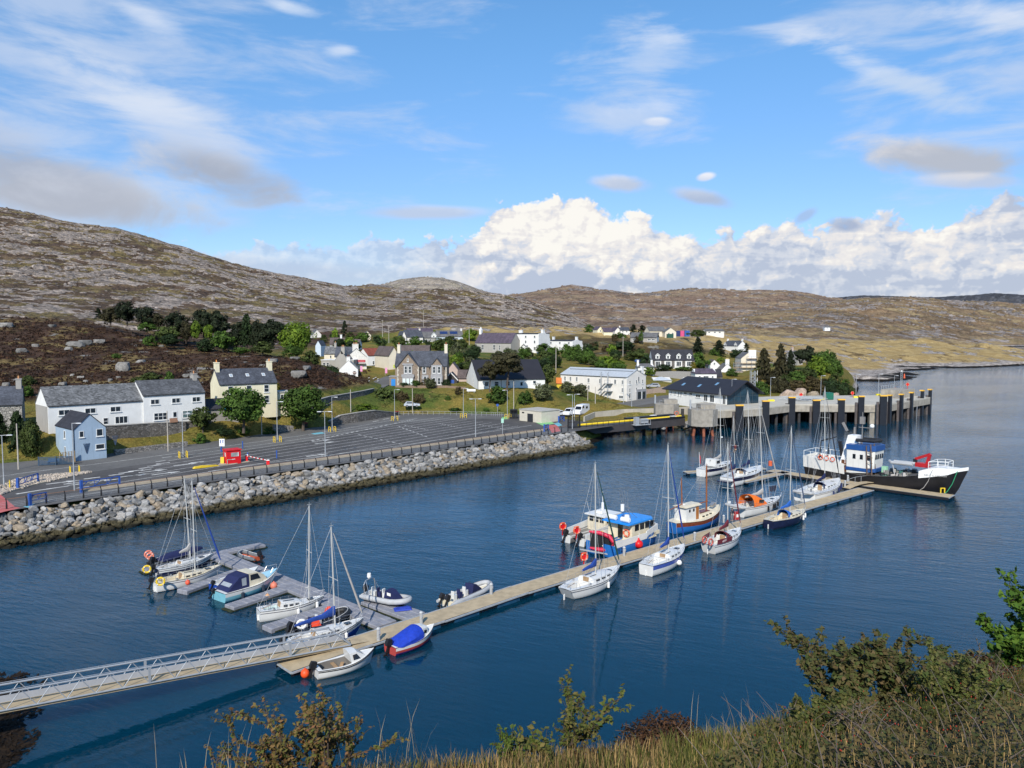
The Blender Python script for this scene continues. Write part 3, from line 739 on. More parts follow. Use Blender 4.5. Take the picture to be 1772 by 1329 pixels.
def build_quay():
 back=[at(px,py,ZP)for px,py in BACK]
 sea=[st(s_,-1.0)for s_ in(122,108,90,60,30,0,-30,-70)]
 tess('car_park',[st(-70,46)]+back+[st(125,18)]+sea,ZP,asphalt('car_park_asphalt',(.088,.083,.080),.18))
 rb=[(-260,890),(-60,856),(0,843),(60,829),(126,819),(170,815),(250,803),(350,789),(450,776),(500,768),(560,759),(620,747),(690,733),(760,727),(840,725),(880,727)]
 rbw=[at(px,py,ZP)for px,py in rb]
 tess('road',back[:-3]+[at(885,717,ZP)]+list(reversed(rbw)),Z4(1),asphalt('road_asphalt',(.128,.124,.118),.14))
 tess('promenade',[st(-70,-.6),st(110,-.6),st(110,4.3),st(-70,4.3)],Z4(1),asphalt('promenade_asphalt',(.112,.110,.108),.10))
 mb=MB()
 for a,b in zip(back[:-1],back[1:]):
  pass
 def land_ribbon(name,pts,w,mat,dz=.12):
  P=[]
  for a,b in zip(pts[:-1],pts[1:]):
   for k in range(14):P.append(a.lerp(b,k/14))
  P.append(pts[-1]);L,Rr=[],[]
  ws=w if isinstance(w,list)else[w]*len(pts)
  for i,p in enumerate(P):
   d=(P[min(i+1,len(P)-1)]-P[max(i-1,0)]);d.z=0;d.normalize()
   wi=np.interp(i/(len(P)-1)*(len(pts)-1),range(len(pts)),ws)/2
   L.append((p.x-d.y*wi,p.y+d.x*wi,p.z+dz));Rr.append((p.x+d.y*wi,p.y-d.x*wi,p.z+dz))
  n=len(P);mb=MB();mb.add(L+Rr,[(n+i,n+i+1,i+1,i)for i in range(n-1)])
  mb.add([(x_,y_,z_-1.5)for x_,y_,z_ in L]+L,[(i,i+1,n+i+1,n+i)for i in range(n-1)])
  mb.add([(x_,y_,z_-1.5)for x_,y_,z_ in Rr]+Rr,[(n+i,n+i+1,i+1,i)for i in range(n-1)])
  return tag(mb.build(name,mat),kind='structure')
 ra=_MATS['road_asphalt']
 land_ribbon('street',[pt(520,712,180),pt(548,701,189),pt(574,692,199),pt(602,684,209),pt(634,675,220),pt(652,664,234),pt(655,650,254),pt(652,637,284),pt(666,627,312)],[6,6,6,6.5,8,9.5,9.5,8,7],ra,.25)
 land_ribbon('terminal_road',[at(940,716,3.55),at(1010,711,3.8),at(1060,705,4.0),at(1110,697,4.25),at(1160,688,4.45),at(1200,676,4.8)],[8,8,8,9,9,8],ra,.18)
 mk=MB()
 def pl(*pp):return[at(px,py,ZP)for px,py in pp]
 strip(mk,pl((-100,850),(0,824),(60,816),(126,808),(190,800),(250,792),(350,778),(450,764),(520,754),(600,741),(680,727)),.18,Z4(2))
 for k in range(3):
  a,b=at(645+18*k,730-4*k,ZP),at(655+18*k,728-4*k,ZP);strip(mk,[a,b],.4,Z4(2))
 sl=.174
 for i in range(-6,9):
  t0=22.3+3.05*i
  s0=26+2.4*i if i>-3 else 14-3*(i+3)
  s1=106
  seg=[s0+(s1-s0)*k/10 for k in range(11)]
  P=[st(s_,t0+sl*(s_-43.7))for s_ in seg if 6.5<t0+sl*(s_-43.7)<np.interp(s_,TBS,TBT)-10.5]
  if len(P)>1:strip(mk,P,.17,Z4(2))
 for i in range(-5,8):
  t0=22.3+3.05*i+1.5
  s_=24+2.4*i if i>-3 else 10-3*(i+3)
  if 7<t0-3.2<np.interp(s_,TBS,TBT)-11:
   a=st(s_,t0-3.2+sl*(s_-43.7)+2.5);b=st(s_+1.8,t0-3.2+sl*(s_+1.8-43.7)+2.5);strip(mk,[a,b],.35,Z4(2))
 dash=pl((539,763),(590,752),(640,742),(690,731),(717,726))
 for a,b in zip(dash[:-1],dash[1:]):
  for k in range(6):strip(mk,[a.lerp(b,k/6),a.lerp(b,k/6+.09)],.45,Z4(2))
 for a,b in[((690,738),(742,757)),((700,736),(745,745)),((620,752),(700,770)),((760,733),(800,741)),((830,735),(870,742))]:
  A,B=at(*a,ZP),at(*b,ZP)
  for k in range(8):strip(mk,[A.lerp(B,k/8),A.lerp(B,k/8+.07)],.3,Z4(2))
 strip(mk,pl((360,816),(450,803),(560,789),(700,770),(830,750),(920,736)),.22,Z4(3))
 strip(mk,pl((28,855),(70,848),(118,841)),.45,Z4(2))
 strip(mk,pl((70,868),(130,858),(200,848),(300,833),(345,826)),.14,Z4(2))
 def arrow(px,py,L_=4.5,w=.5,ang=.0):
  c=at(px,py,ZP);d=Vector((SQ*math.cos(ang)-SQ*math.sin(ang),SQ*math.cos(ang)+SQ*math.sin(ang),0));n=Vector((-d.y,d.x,0))
  q=lambda a,b:tuple(c+d*a+n*b+Vector((0,0,Z4(2)-ZP)))
  mk.add([q(0,-w/2),q(L_*.6,-w/2),q(L_*.6,w/2),q(0,w/2),q(L_*.6,-w*1.5),q(L_,0),q(L_*.6,w*1.5)],[(0,1,2,3),(4,5,6)])
 for px,py in[(80,838),(118,840),(240,818),(262,822),(205,826),(300,806),(545,768),(540,764),(530,790)]:arrow(px,py)
 for px,py in[(110,838),(140,837),(160,833),(188,823),(222,816),(240,811),(255,807),(270,803),(330,801),(145,829),(180,832),(205,819)]:
  c=at(px,py,ZP);strip(mk,[c,c+Vector((1.6,1.6,0))],.5,Z4(2))
 sgn=lambda px,py,d,L_,w:(lambda p:mk.add([(p.x-w/2,p.y-L_/2,p.z+.33-.06),(p.x+w/2,p.y-L_/2,p.z+.33-.06),(p.x+w/2,p.y+L_/2,p.z+.40),(p.x-w/2,p.y+L_/2,p.z+.40)],[(0,1,2,3)]))(pt(px,py,d))
 for px,py,d in[(638.5,655.5,243),(638.5,661,236)]:sgn(px,py,d,2.2,.35)
 for px,py,d in[(646.5,657,242),(650,655,244),(654,657.5,241),(654,661,236)]:sgn(px,py,d,1.6,.5)
 tag(mk.build('road_markings',MARK),kind='structure')
 pc=MB()
 def patch(pp,i,z):pc.mat(i);pc.poly([(*at(px,py,ZP)[:2],z)for px,py in pp])
 patch([(-60,905),(-60,862),(0,855),(26,877),(36,879),(5,886)],0,Z4(2))
 patch([(-2,855),(8,851),(16,847),(4,848),(-30,855)],1,Z4(3))
 patch([(40,877),(62,871),(58,873),(50,879)],1,Z4(3))
 patch([(947,736),(964,735),(970,746),(955,749)],0,Z4(3))
 patch([(925,730),(950,728),(960,733),(940,737)],2,Z4(3));patch([(958,733),(966,731),(973,736),(966,738)],1,Z4(4))
 patch([(868,722),(878,721),(880,725),(870,726)],2,Z4(3))
 patch([(538,750.5),(556,747.5),(563,750),(545,752)],1,Z4(4))
 tag(pc.build('painted_crossing',[M('coral_surface',(.46,.12,.11),.8,.2,.8),M('aqua_surface',(.16,.42,.50),.8,.2,.8),M('green_surface',(.22,.50,.20),.8,.2,.8)]),kind='structure')
 mb=MB();P=[st(s_,4.9,ZP)for s_ in np.arange(10,106,1.0)]
 for a,b in zip(P[:-1],P[1:]):mb.bar(a+Vector((0,0,.15)),b+Vector((0,0,.15)),.9,.34)
 tag(mb.build('promenade_kerb',TAN),kind='structure')
 mb=MB();isl=pl((2,857),(12,853),(63,839),(126,825),(158,818),(150,817.5),(90,822),(30,830),(0,842),(-14,850))
 mb.poly([(p.x,p.y,ZP-.05)for p in isl],.2)
 tag(mb.build('gravel_island',TAN),kind='structure')
 gm=MB()
 for k in range(1100):
  a,b=RND.random(),RND.random()
  i=RND.randrange(len(isl)//2-1)
  A=isl[i].lerp(isl[i+1],a);B=isl[-1-i].lerp(isl[-2-i],a);p=A.lerp(B,b)
  gm.box((p.x,p.y,ZP+.17),(RND.uniform(.15,.4),RND.uniform(.15,.35),RND.uniform(.1,.28)),RND.random()*3,.6)
 tag(gm.build('gravel',M('pale_gravel',(.42,.36,.30),.9,.35,3.0)),'pale pink stones filling the traffic island by the road','gravel',kind='stuff')
def boulder(seed,sub=2):
 rnd=random.Random(seed)
 bm=bmesh.new();bmesh.ops.create_icosphere(bm,subdivisions=sub,radius=1.0)
 planes=[]
 for k in range(13):
  n=Vector((rnd.gauss(0,1),rnd.gauss(0,1),rnd.gauss(0,1))).normalized();planes.append((n,rnd.uniform(.62,.95)))
 for ax in((0,0,1),(0,0,-1)):planes.append((Vector(ax),rnd.uniform(.5,.7)))
 for v in bm.verts:
  d=v.co.normalized();r=1.25
  for n,h in planes:
   q=n.dot(d)
   if q>1e-3:r=min(r,h/q)
  v.co=d*r
 V=[v.co.copy()for v in bm.verts];Fc=[tuple(v.index for v in f.verts)for f in bm.faces]
 bm.free();return V,Fc
def boulder_mat(name,a,b_,wet=True):
 m=bpy.data.materials.new(name);m.use_nodes=True;_MATS[name]=m
 T=NT(m.node_tree);b=T.n['Principled BSDF']
 at_=T.n.new('ShaderNodeAttribute');at_.attribute_name='tint'
 g=T.n.new('ShaderNodeNewGeometry').outputs['Position']
 r=T.m('FRACT',T.m('ADD',at_.outputs['Fac'],T.n.new('ShaderNodeObjectInfo').outputs['Random']))
 n=T.noise(g,1.6,7,.7);f=T.noise(g,5.5,6,.7)
 c=T.mix(r,a,b_)
 c=T.mix(T.ss(T.m('FRACT',T.m('MULTIPLY',r,7.3)),.80,.86),c,(.30,.245,.18))
 c=T.scol(c,T.m('MULTIPLY',T.ss(n,.3,.7,.66,1.28),T.ss(f,.3,.7,.75,1.25)))
 z=T.sep(g)[2]
 if wet:
  wz=T.m('ADD',z,T.m('MULTIPLY',T.m('SUBTRACT',T.noise(g,.4,4),.5),1.1))
  low=T.mix(T.ss(f,.35,.65),(.026,.022,.012),(.10,.085,.045))
  c=T.mix(T.ss(wz,1.35,.85),c,low)
  c=T.mix(T.ss(z,.55,.15),c,(.010,.010,.007))
 T.put(b.inputs['Base Color'],c);b.inputs['Roughness'].default_value=.85;b.inputs['Specular IOR Level'].default_value=.2
 bn=T.n.new('ShaderNodeBump');bn.inputs['Distance'].default_value=.05
 T.put(bn.inputs['Height'],T.noise(g,4.0,6,.7));T.l.new(bn.outputs[0],b.inputs['Normal'])
 return m
def build_sea_wall():
 bmat=boulder_mat('grey_boulder',(.11,.11,.108),(.37,.36,.345))
 mb=MB()
 cs=[st(-30,0)]+[st(s_,0)for s_ in range(-20,109,4)]
 core=[[(*st(s_,-.7)[:2],3.0),(*st(s_,-6.6)[:2],-1.2),(*st(s_,-6.6)[:2],-3.0),(*st(s_,-.7)[:2],-3.0)]for s_ in(-40,0,50,107)]
 mb.loft(core,True,True)
 tag(mb.build('sea_wall_core',M('rubble_fill',(.035,.033,.03),.95)),kind='structure')
 rocks=[]
 rnd=random.Random(3)
 for lay in range(2):
  s_=-16.0
  while s_<116:
   q=.0
   while q<7.4:
    ss_,qq=s_+rnd.uniform(-.36,.36),q+rnd.uniform(-.34,.34)
    size=rnd.choice([.28,.36,.42,.5,.56,.64,.74])
    tt=-1.15-qq*.78;z=2.98-qq*.53
    p=st(ss_,tt,z+(.08 if lay else-.22))
    if ss_>107:
     a=min(1.4,(ss_-107)/6.5);rad=qq*.82+.4
     c=st(107,-.4);d=Vector((SQ*math.sin(a)+SQ*math.cos(a),SQ*math.sin(a)-SQ*math.cos(a),0))
     p=Vector((c.x+d.x*rad,c.y+d.y*rad,z+(.05 if lay else-.2)))
    rocks.append((p,size,rnd.random()))
    q+=.66 if not lay else .86
   s_+=.70 if not lay else .90
 for k in range(150):
  p=at(rnd.uniform(1012,1235),rnd.uniform(724,733),0);a=rnd.random()
  rocks.append((pt(rnd.uniform(1020,1220),0,1)*0+st(0,0)*0+at(rnd.uniform(1015,1240),rnd.uniform(731,741),rnd.uniform(.2,1.8)),rnd.choice([.5,.7,.9]),a))
 bs=[boulder(100+k)for k in range(9)]
 def key(r):
  p=r[0];u=p.x/p.y*F+886
  return(r[1]/p.y)if u>-8 else 0
 rocks.sort(key=key,reverse=True)
 mes=[]
 for k,(V,Fc)in enumerate(bs):
  b_=MB();b_.add(V,Fc);mes.append(b_.mesh('boulder',bmat))
 for i,(p,sz,t)in enumerate(rocks[:300]):
  o=link('boulder',mes[i%9])
  o.location=p;o.rotation_euler=(rnd.uniform(-.5,.5)-.2,rnd.uniform(-.5,.5),rnd.uniform(0,6.28));o.scale=(sz*rnd.uniform(.95,1.5),sz*rnd.uniform(.8,1.15),sz*rnd.uniform(.7,1.05))
  tag(o,'grey angular boulder at the near left end of the sea wall','boulder','boulders of the sea wall')
 sm=[boulder(200+k,2)for k in range(14)]
 mb=MB();tint=[]
 for i,(p,sz,t)in enumerate(rocks[300:]):
  V,Fc=sm[i%14]
  mb.xf(p,rnd.uniform(0,6.28),rnd.uniform(-.5,.5),rnd.uniform(-.6,.4),(sz*rnd.uniform(.95,1.5),sz*rnd.uniform(.8,1.15),sz*rnd.uniform(.7,1.05)))
  mb.add(V,Fc);tint+=[t]*len(V)
 o=mb.build('rock_armour',bmat)
 o.data.attributes.new('tint','FLOAT','POINT').data.foreach_set('value',tint)
 tag(o,'grey boulders heaped along the farther length of the sea wall','boulders',kind='stuff')
def build_promenade_fence():
 t=thing('promenade_fence','black curved-post fence with wires along the top of the boulder sea wall','fence',st(0,.15))
 pm=None
 wires=MB();rail=MB()
 n0,n1=-4,50
 for k in range(n0,n1):
  s_=k*2.18
  if pm is None:
   mb=MB();mb.M=Matrix.Rotation(math.pi/4,4,'Z')
   mb.tube([(0,.0,-.1),(0,-.03,.5),(0,.0,.85),(0,.12,1.1),(0,.26,1.27)],[.11,.10,.085,.075,.065],6)
   pm=mb.mesh('post',BLACK)
  p=link('post',pm,t);p.location=st(s_,.15)-st(0,.15)
 a,b=st(n0*2.18,.15)-st(0,.15),st((n1-1)*2.18,.15)-st(0,.15)
 for h in(.22,.42,.62,.82):
  wires.tube([a+Vector((0,0,h)),b+Vector((0,0,h))],.012,4)
 n=Vector((-SQ,SQ,0))*.2
 rail.bar(a+n+Vector((0,0,1.2)),b+n+Vector((0,0,1.2)),.05,.05)
 wires.build('wires',GALV,t);rail.build('top_rail',M('brown_rail',(.30,.16,.09),.7),t)
def lamp_head(mb,dx,dy=.0):
 a=math.atan2(dy,dx)
 mb.xf((0,0,0),a)
 mb.tube([(0,0,0),(.35,0,.03),(.6,0,.03)],.035,6);mb.box((.95,0,.03),(.75,.30,.11),0,.8)
 mb.xf()
def street_lamp(px,py,top,heads,label,z=None,group='street lamps round the car park',r=.085):
 base=at(px,py,ZP if z is None else z)
 h=hgt_at(px,top,base.y)-base.z
 t=thing('street_lamp',label,'street lamp',base,0,group)
 mb=MB();mb.tube([(0,0,-.3),(0,0,1.2)],r*1.25,8);mb.tube([(0,0,1.2),(0,0,h)],r,8,r*.6);mb.build('pole',GALV,t)
 for a in heads:
  mb=MB();lamp_head(mb,math.cos(a),math.sin(a));o=mb.build('lamp_head',M('lamp_grey',(.50,.52,.54),.4),t);o.location=(0,0,h-.05)
 return base
def pole(px,py,top,label,z=None,arm=False):
 base=at(px,py,ZP if z is None else z)if z is not None else ground(px,py)
 h=hgt_at(px,top,base.y)-base.z
 t=thing('utility_pole',label,'pole',base,0,'bare poles along the road')
 mb=MB();mb.tube([(0,0,-.5),(0,0,h)],.12,8,.085);mb.build('shaft',WOODPOLE,t)
 if arm:
  mb=MB();mb.bar((-.7,0,h-1.6),(.7,0,h-1.6),.08);mb.build('crossarm',GALV,t)
GUARD=[]
def guard(px,py,label,z=None):
 base=at(px,py,ZP if z is None else z)
 if not GUARD:
  t=thing('lamp_guard',label,'guard rail',base,.6,'yellow lamp guards')
  for sx in(-1,1):
   mb=MB();x=.62*sx
   mb.tube([(x,-.55,-.05),(x,-.55,.95),(x,-.45,1.08),(x,.45,1.08),(x,.55,.95),(x,.55,-.05)],.075,8);mb.tube([(x,-.55,.55),(x,.55,.55)],.06,6)
   mb.build('hoop',YELLOW,t,True)
  GUARD.append(t)
 else:dup(GUARD[0],base,.6,label=label)
def build_lamps():
 E,W_=.0,math.pi
 street_lamp(7,842,753,[.3,W_+.3],'twin-headed grey street lamp by the gravel island at the far left');guard(8,846,'yellow guard around the lamp at the far left by the gravel island')
 pole(32,812,733,'pale bare pole beside the garden trees left of the blue house',ZP)
 street_lamp(129,849,732,[E],'grey street lamp standing in front of the blue gable');guard(129.5,819,'yellow guard rails across the road from the blue house')
 pole(291,781,711,'pale bare pole on the verge in front of the white shop terrace',ZP)
 street_lamp(317,791,715,[.3],'slim street lamp in front of the right end of the white terrace');guard(317,792,'yellow guard around the lamp at the end of the white terrace')
 pole(453,753,691,'pale bare pole right beside the rounded tree of the yellow house',ZP)
 street_lamp(480,764,695,[.2],'slim street lamp between the two rounded green trees');guard(480,765,'yellow guard around the lamp between the two rounded trees')
 street_lamp(563,790,712,[.1,W_+.1],'twin-headed lamp on the sea side of the car park, nearest the red kiosk')
 street_lamp(575,746,687,[E],'street lamp by the left end of the curved stone wall');guard(575,747,'yellow guard around the lamp by the curved stone wall')
 pole(607,713,674,'bare pole on the grass above the curved stone wall')
 street_lamp(683,728,674,[.2],'street lamp at the right end of the curved stone wall');guard(683,728,'yellow guard around the lamp at the right end of the curved wall')
 pole(714,717,672,'bare pole in front of the silver car on the grass bank')
 street_lamp(802,722,672,[E],'street lamp below the white board on the grass bank');guard(802,723,'yellow guard around the lamp below the white board')
 street_lamp(823,756,690,[.1,W_+.1],'twin-headed lamp in the middle of the marked lanes')
 street_lamp(878,723,675,[W_],'street lamp beside the black bus shelter');guard(879,724,'yellow guard around the lamp beside the black shelter')
 pole(889,712,660,'bare pole rising behind the black bus shelter')
 street_lamp(990.5,742,683,[W_],'lamp with head to the left by the linkspan gate');street_lamp(994,728,682,[.0],'lamp with head to the right behind the linkspan gate')
 pole(1017,706,668,'bare pole at the foot of the grass bank behind the motorhome',3.8);pole(1030,711,669,'bare pole beside the road right of the motorhome',3.8)
 street_lamp(1079,699,655,[E],'street lamp before the front corner of the long white building',4.1);street_lamp(1093,709,665,[W_],'street lamp on the road before the glass shop corner',4.1)
def build_kiosk_area():
 a,b=at(393,804,ZP),at(417,801.5,ZP)
 d=b-a;L=d.length;rz=math.atan2(d.y,d.x)
 t=thing('ticket_kiosk','bright red ticket kiosk with white framed windows in the car park','kiosk',a,rz)
 mb=MB();mb.b2((0,0,0),(L,1.9,2.25));mb.build('wall',RED,t)
 mb=MB();mb.b2((-.12,-.14,2.25),(L+.12,2.05,2.42));mb.build('roof',RED,t)
 def win(name,w,h,loc,rz_):
  mb=MB()
  for x0,x1,z0,z1 in((0,w,0,.09),(0,w,h-.09,h),(0,.09,.09,h-.09),(w-.09,w,.09,h-.09)):mb.b2((x0,-.05,z0),(x1,0,z1))
  f=mb.build(name,WHITE,t);f.location=loc;f.rotation_euler=(0,0,rz_)
  mb=MB();mb.b2((.09,-.02,.09),(w-.09,.01,h-.09));mb.build('pane',M('pale_glass',(.28,.30,.30),.1,.3),f)
 win('window',L*.58,.85,(L*.26,0,1.15),0);win('window',.8,.85,(0,1.4,1.15),-math.pi/2)
 mb=MB();p0=at(384,806,ZP)
 c=[at(376,806.5,ZP),at(432,799.5,ZP),at(431,797,ZP),at(380,803,ZP)]
 mb.poly([(p.x,p.y,ZP-.05)for p in c],.17);tag(mb.build('kiosk_kerb',TAN),kind='structure')
 A,B=at(427,798.5,ZP),at(464,807,ZP)
 t=thing('barrier_post','red barrier cabinet beside the red kiosk carrying the striped arm','barrier',A,.2)
 mb=MB();mb.box((0,0,.55),(.45,.35,1.1),0,.94);mb.build('cabinet',RED,t);mb=MB();mb.box((0,0,1.16),(.5,.4,.12),0,.7);mb.build('cap',WHITE,t)
 arm=MB();v=B-A;n=12
 M_=Matrix.Rotation(-.2,4,'Z')
 for k in range(n):
  arm.mat(k%2);arm.bar(M_@(v*(k/n)+Vector((0,0,.98))),M_@(v*((k+1)/n)+Vector((0,0,.98))),.09,.13)
 arm.build('arm',[WHITE,RED],t)
 t=thing('barrier_post','red barrier rest post nearest the promenade fence','barrier',B,.2)
 mb=MB();mb.box((0,0,.5),(.5,.4,1.0),0,.94);mb.box((0,0,.08),(.62,.5,.16));mb.build('cabinet',RED,t);mb=MB();mb.box((0,0,1.05),(.55,.45,.1),0,.7);mb.build('cap',WHITE,t)
 t=thing('notice_board','yellow A-board sign leaning at the left of the red kiosk','sign',at(384.5,803,ZP),.2)
 mb=MB();mb.bar((0,0,0),(0,.18,1.15),.55,.06);mb.bar((0,.42,0),(0,.22,1.15),.55,.06);mb.build('board',YELLOW,t)
 t=thing('lane_sign','white lane sign on a blue post behind the red kiosk','sign',at(383,782,ZP),.1)
 mb=MB();mb.tube([(0,0,0),(0,0,1.4)],.14,8);mb.build('post',BLUE,t)
 mb=MB();mb.box((.18,-.12,1.75),(.95,.08,1.35));mb.build('panel',WHITE,t)
 mb=MB()
 for x in(-.06,.36):mb.box((x,-.17,1.85),(.14,.03,.45));mb.box((x,-.17,2.12),(.24,.03,.12))
 mb.build('symbol',BLUE,t)
 for px,py,lab in[(420,776,'short blue bollard beyond the red kiosk on the road side'),(479,793,'short blue bollard standing among the lanes right of the barrier'),(429,797,'blue post close behind the red barrier cabinet')]:
  t=thing('bollard',lab,'bollard',at(px,py,ZP),0,'blue posts near the kiosk');mb=MB();mb.tube([(0,0,-.1),(0,0,1.3)],.11,8);mb.sphere((0,0,1.3),.12,8,4);mb.build('shaft',BLUE,t,True)
 def gate(p,q,h,label):
  A,B=at(*p,ZP),at(*q,ZP);v=B-A;L=v.length
  t=thing('height_gate',label,'gate',A,math.atan2(v.y,v.x),'blue steel car park gates')
  mb=MB();mb.b2((-.16,-.16,0),(.16,.16,h+.25));mb.build('post',BLUE,t)
  mb=MB();mb.b2((L-.1,-.1,0),(L+.1,.1,h));mb.build('post',BLUE,t)
  mb=MB();mb.bar((0,0,h),(L,0,h),.12);mb.bar((0,0,h*.45),(L,0,h*.45),.10)
  n=max(2,int(L/1.6))
  for k in range(n):mb.bar((L*k/n,0,h*.45),(L*(k+.5)/n,0,h),.07);mb.bar((L*(k+1)/n,0,h*.45),(L*(k+1)/n,0,h),.06)
  mb.build('bar_frame',BLUE,t)
 gate((31,846),(66,834),1.3,'blue swing gate across the gravel island at the left')
 gate((141,853),(207,842),1.5,'long blue lattice gate parallel to the promenade below the blue house')
 gate((52,875),(80,869),1.3,'blue gate by the promenade fence at the far left')
 gate((942,747),(949,745),1.4,'small blue gate at the coral crossing by the fence end');gate((967,731),(976,729),1.3,'small blue gate by the car park hut')
 t=thing('ramp_mat','yellow cable ramp lying on the lanes left of the red kiosk','ramp',at(334,811,ZP),.75)
 mb=MB();mb.prism([(0,0),(4.2,0),(3.9,.16),(1.6,.34),(.3,.28)],-.35,.35);mb.build('plates',YELLOW,t)
 p=ground(861,716)
 t=thing('parking_sign','round blue sign on a slim post by the grass bank','sign',p,0);mb=MB();mb.tube([(0,0,-.2),(0,0,2.4)],.045,6);mb.build('post',GALV,t)
 mb=MB();mb.M=Matrix.Translation((0,-.08,2.3))@Matrix.Rotation(math.pi/2,4,'X');mb.tube([(0,0,-.03),(0,0,.03)],.36,14);mb.build('disc',BLUE,t)
 t=thing('lane_sign','pale green lane sign on a grey post in the marked lanes','sign',at(869.5,751,ZP),0)
 mb=MB();mb.tube([(0,0,0),(0,0,3.0)],.06,6);mb.build('post',GALV,t);mb=MB();mb.box((0,-.08,2.9),(.55,.06,.95));mb.build('panel',M('pale_green_panel',(.35,.6,.5),.5),t)
 a,b=at(899,727,3.6),at(937,731.5,3.6);v=b-a;L=v.length
 t=thing('cream_hut','flat-roofed cream service hut with a dark door at the end of the lanes','hut',(a.x,a.y,ZP),math.atan2(v.y,v.x))
 CR=M('cream_render',(.56,.52,.43),.8,.06)
 mb=MB();mb.b2((0,0,0),(L,6.5,2.75));mb.build('wall',CR,t);mb=MB();mb.b2((-.12,-.12,2.75),(L+.12,6.6,2.95));mb.build('roof',M('hut_roof',(.42,.40,.36),.8),t)
 mb=MB();mb.b2((L*.37,-.06,0),(L*.62,0,2.0));mb.build('door',M('dark_door',(.025,.027,.032),.6),t);mb=MB();mb.b2((L*.12,-.05,1.95),(L*.22,0,2.25));mb.build('window',BLACK,t)
 p=at(889,724.5,ZP)
 t=thing('bus_shelter','black glazed bus shelter left of the cream hut','shelter',p,.0)
 mb=MB();mb.b2((-.95,0,2.15),(.95,1.4,2.32));mb.build('roof',BLACK,t)
 mb=MB()
 for x in(-.9,0,.9):
  mb.b2((x-.05,.05,0),(x+.05,.15,2.15));mb.b2((x-.05,1.25,0),(x+.05,1.35,2.15))
 mb.b2((-.9,.05,.9),(.9,.15,1.0));mb.b2((-.9,.05,.02),(.9,.15,.45));mb.build('frame',BLACK,t)
 mb=MB();mb.b2((-.9,1.28,.1),(.9,1.31,2.1));mb.build('pane',glass('smoked_glass',(.03,.035,.04)),t)
 P=[at(px,py,ZP)for px,py in((690,719),(740,718),(800,719),(850,720),(872,721))]
 t=thing('pedestrian_rail','low galvanised railing between the lanes and the road below the grass bank','railing',P[0],0)
 mb=MB()
 for a,b in zip(P[:-1],P[1:]):
  mb.bar(a-P[0]+Vector((0,0,1)),b-P[0]+Vector((0,0,1)),.05);mb.bar(a-P[0]+Vector((0,0,.5)),b-P[0]+Vector((0,0,.5)),.04)
  for k in range(6):q=a.lerp(b,k/6)-P[0];mb.bar(q,q+Vector((0,0,1)),.05)
 mb.build('rails',GALV,t)
 for px,py,lab,c in[(687,719,'black litter bin with red lid beside the curved wall end',0),(528,741,'dark bin with red lid under the rounded tree',0)]:
  t=thing('litter_bin',lab,'bin',ground(px,py),.3);mb=MB();mb.box((0,0,.5),(1.1,.8,1.0),0,1.1);mb.build('body',BLACK,t);mb=MB();mb.box((0,0,1.05),(1.25,.9,.12));mb.build('lid',M('maroon_lid',(.25,.02,.02)),t)
def land_wall(name,label,pts,h,thick,mat,cat='wall',cap=None,group=None):
 0
 P=[pt(*p)for p in pts];o=P[0]
 t=thing(name,label,cat,o,0,group)
 hs=h if isinstance(h,list)else[h]*len(P)
 mb=MB();cp=MB()
 for i,(a,b)in enumerate(zip(P[:-1],P[1:])):
  d=(b-a);d.z=0;n=Vector((-d.y,d.x,0)).normalized()*thick
  A,B=a-o,b-o
  q=[A,B,B+n,A+n];lo=[Vector((v.x,v.y,v.z-1.2))for v in q];hi=[q[0]+Vector((0,0,hs[i])),q[1]+Vector((0,0,hs[i+1])),q[2]+Vector((0,0,hs[i+1])),q[3]+Vector((0,0,hs[i]))]
  mb.add(lo+hi,[(0,3,2,1),(4,5,6,7),(0,1,5,4),(1,2,6,5),(2,3,7,6),(3,0,4,7)])
  if cap:
   e=n*.15;z1,z2=Vector((0,0,.003)),Vector((0,0,.14))
   c0=[hi[0]-e,hi[1]-e,hi[2]+e,hi[3]+e]
   cp.add([v+z1 for v in c0]+[v+z2 for v in c0],[(0,3,2,1),(4,5,6,7),(0,1,5,4),(1,2,6,5),(2,3,7,6),(3,0,4,7)])
 mb.build('stonework' if cat=='wall' else 'boards',mat,t)
 if cap:cp.build('coping',cap,t)
 return t
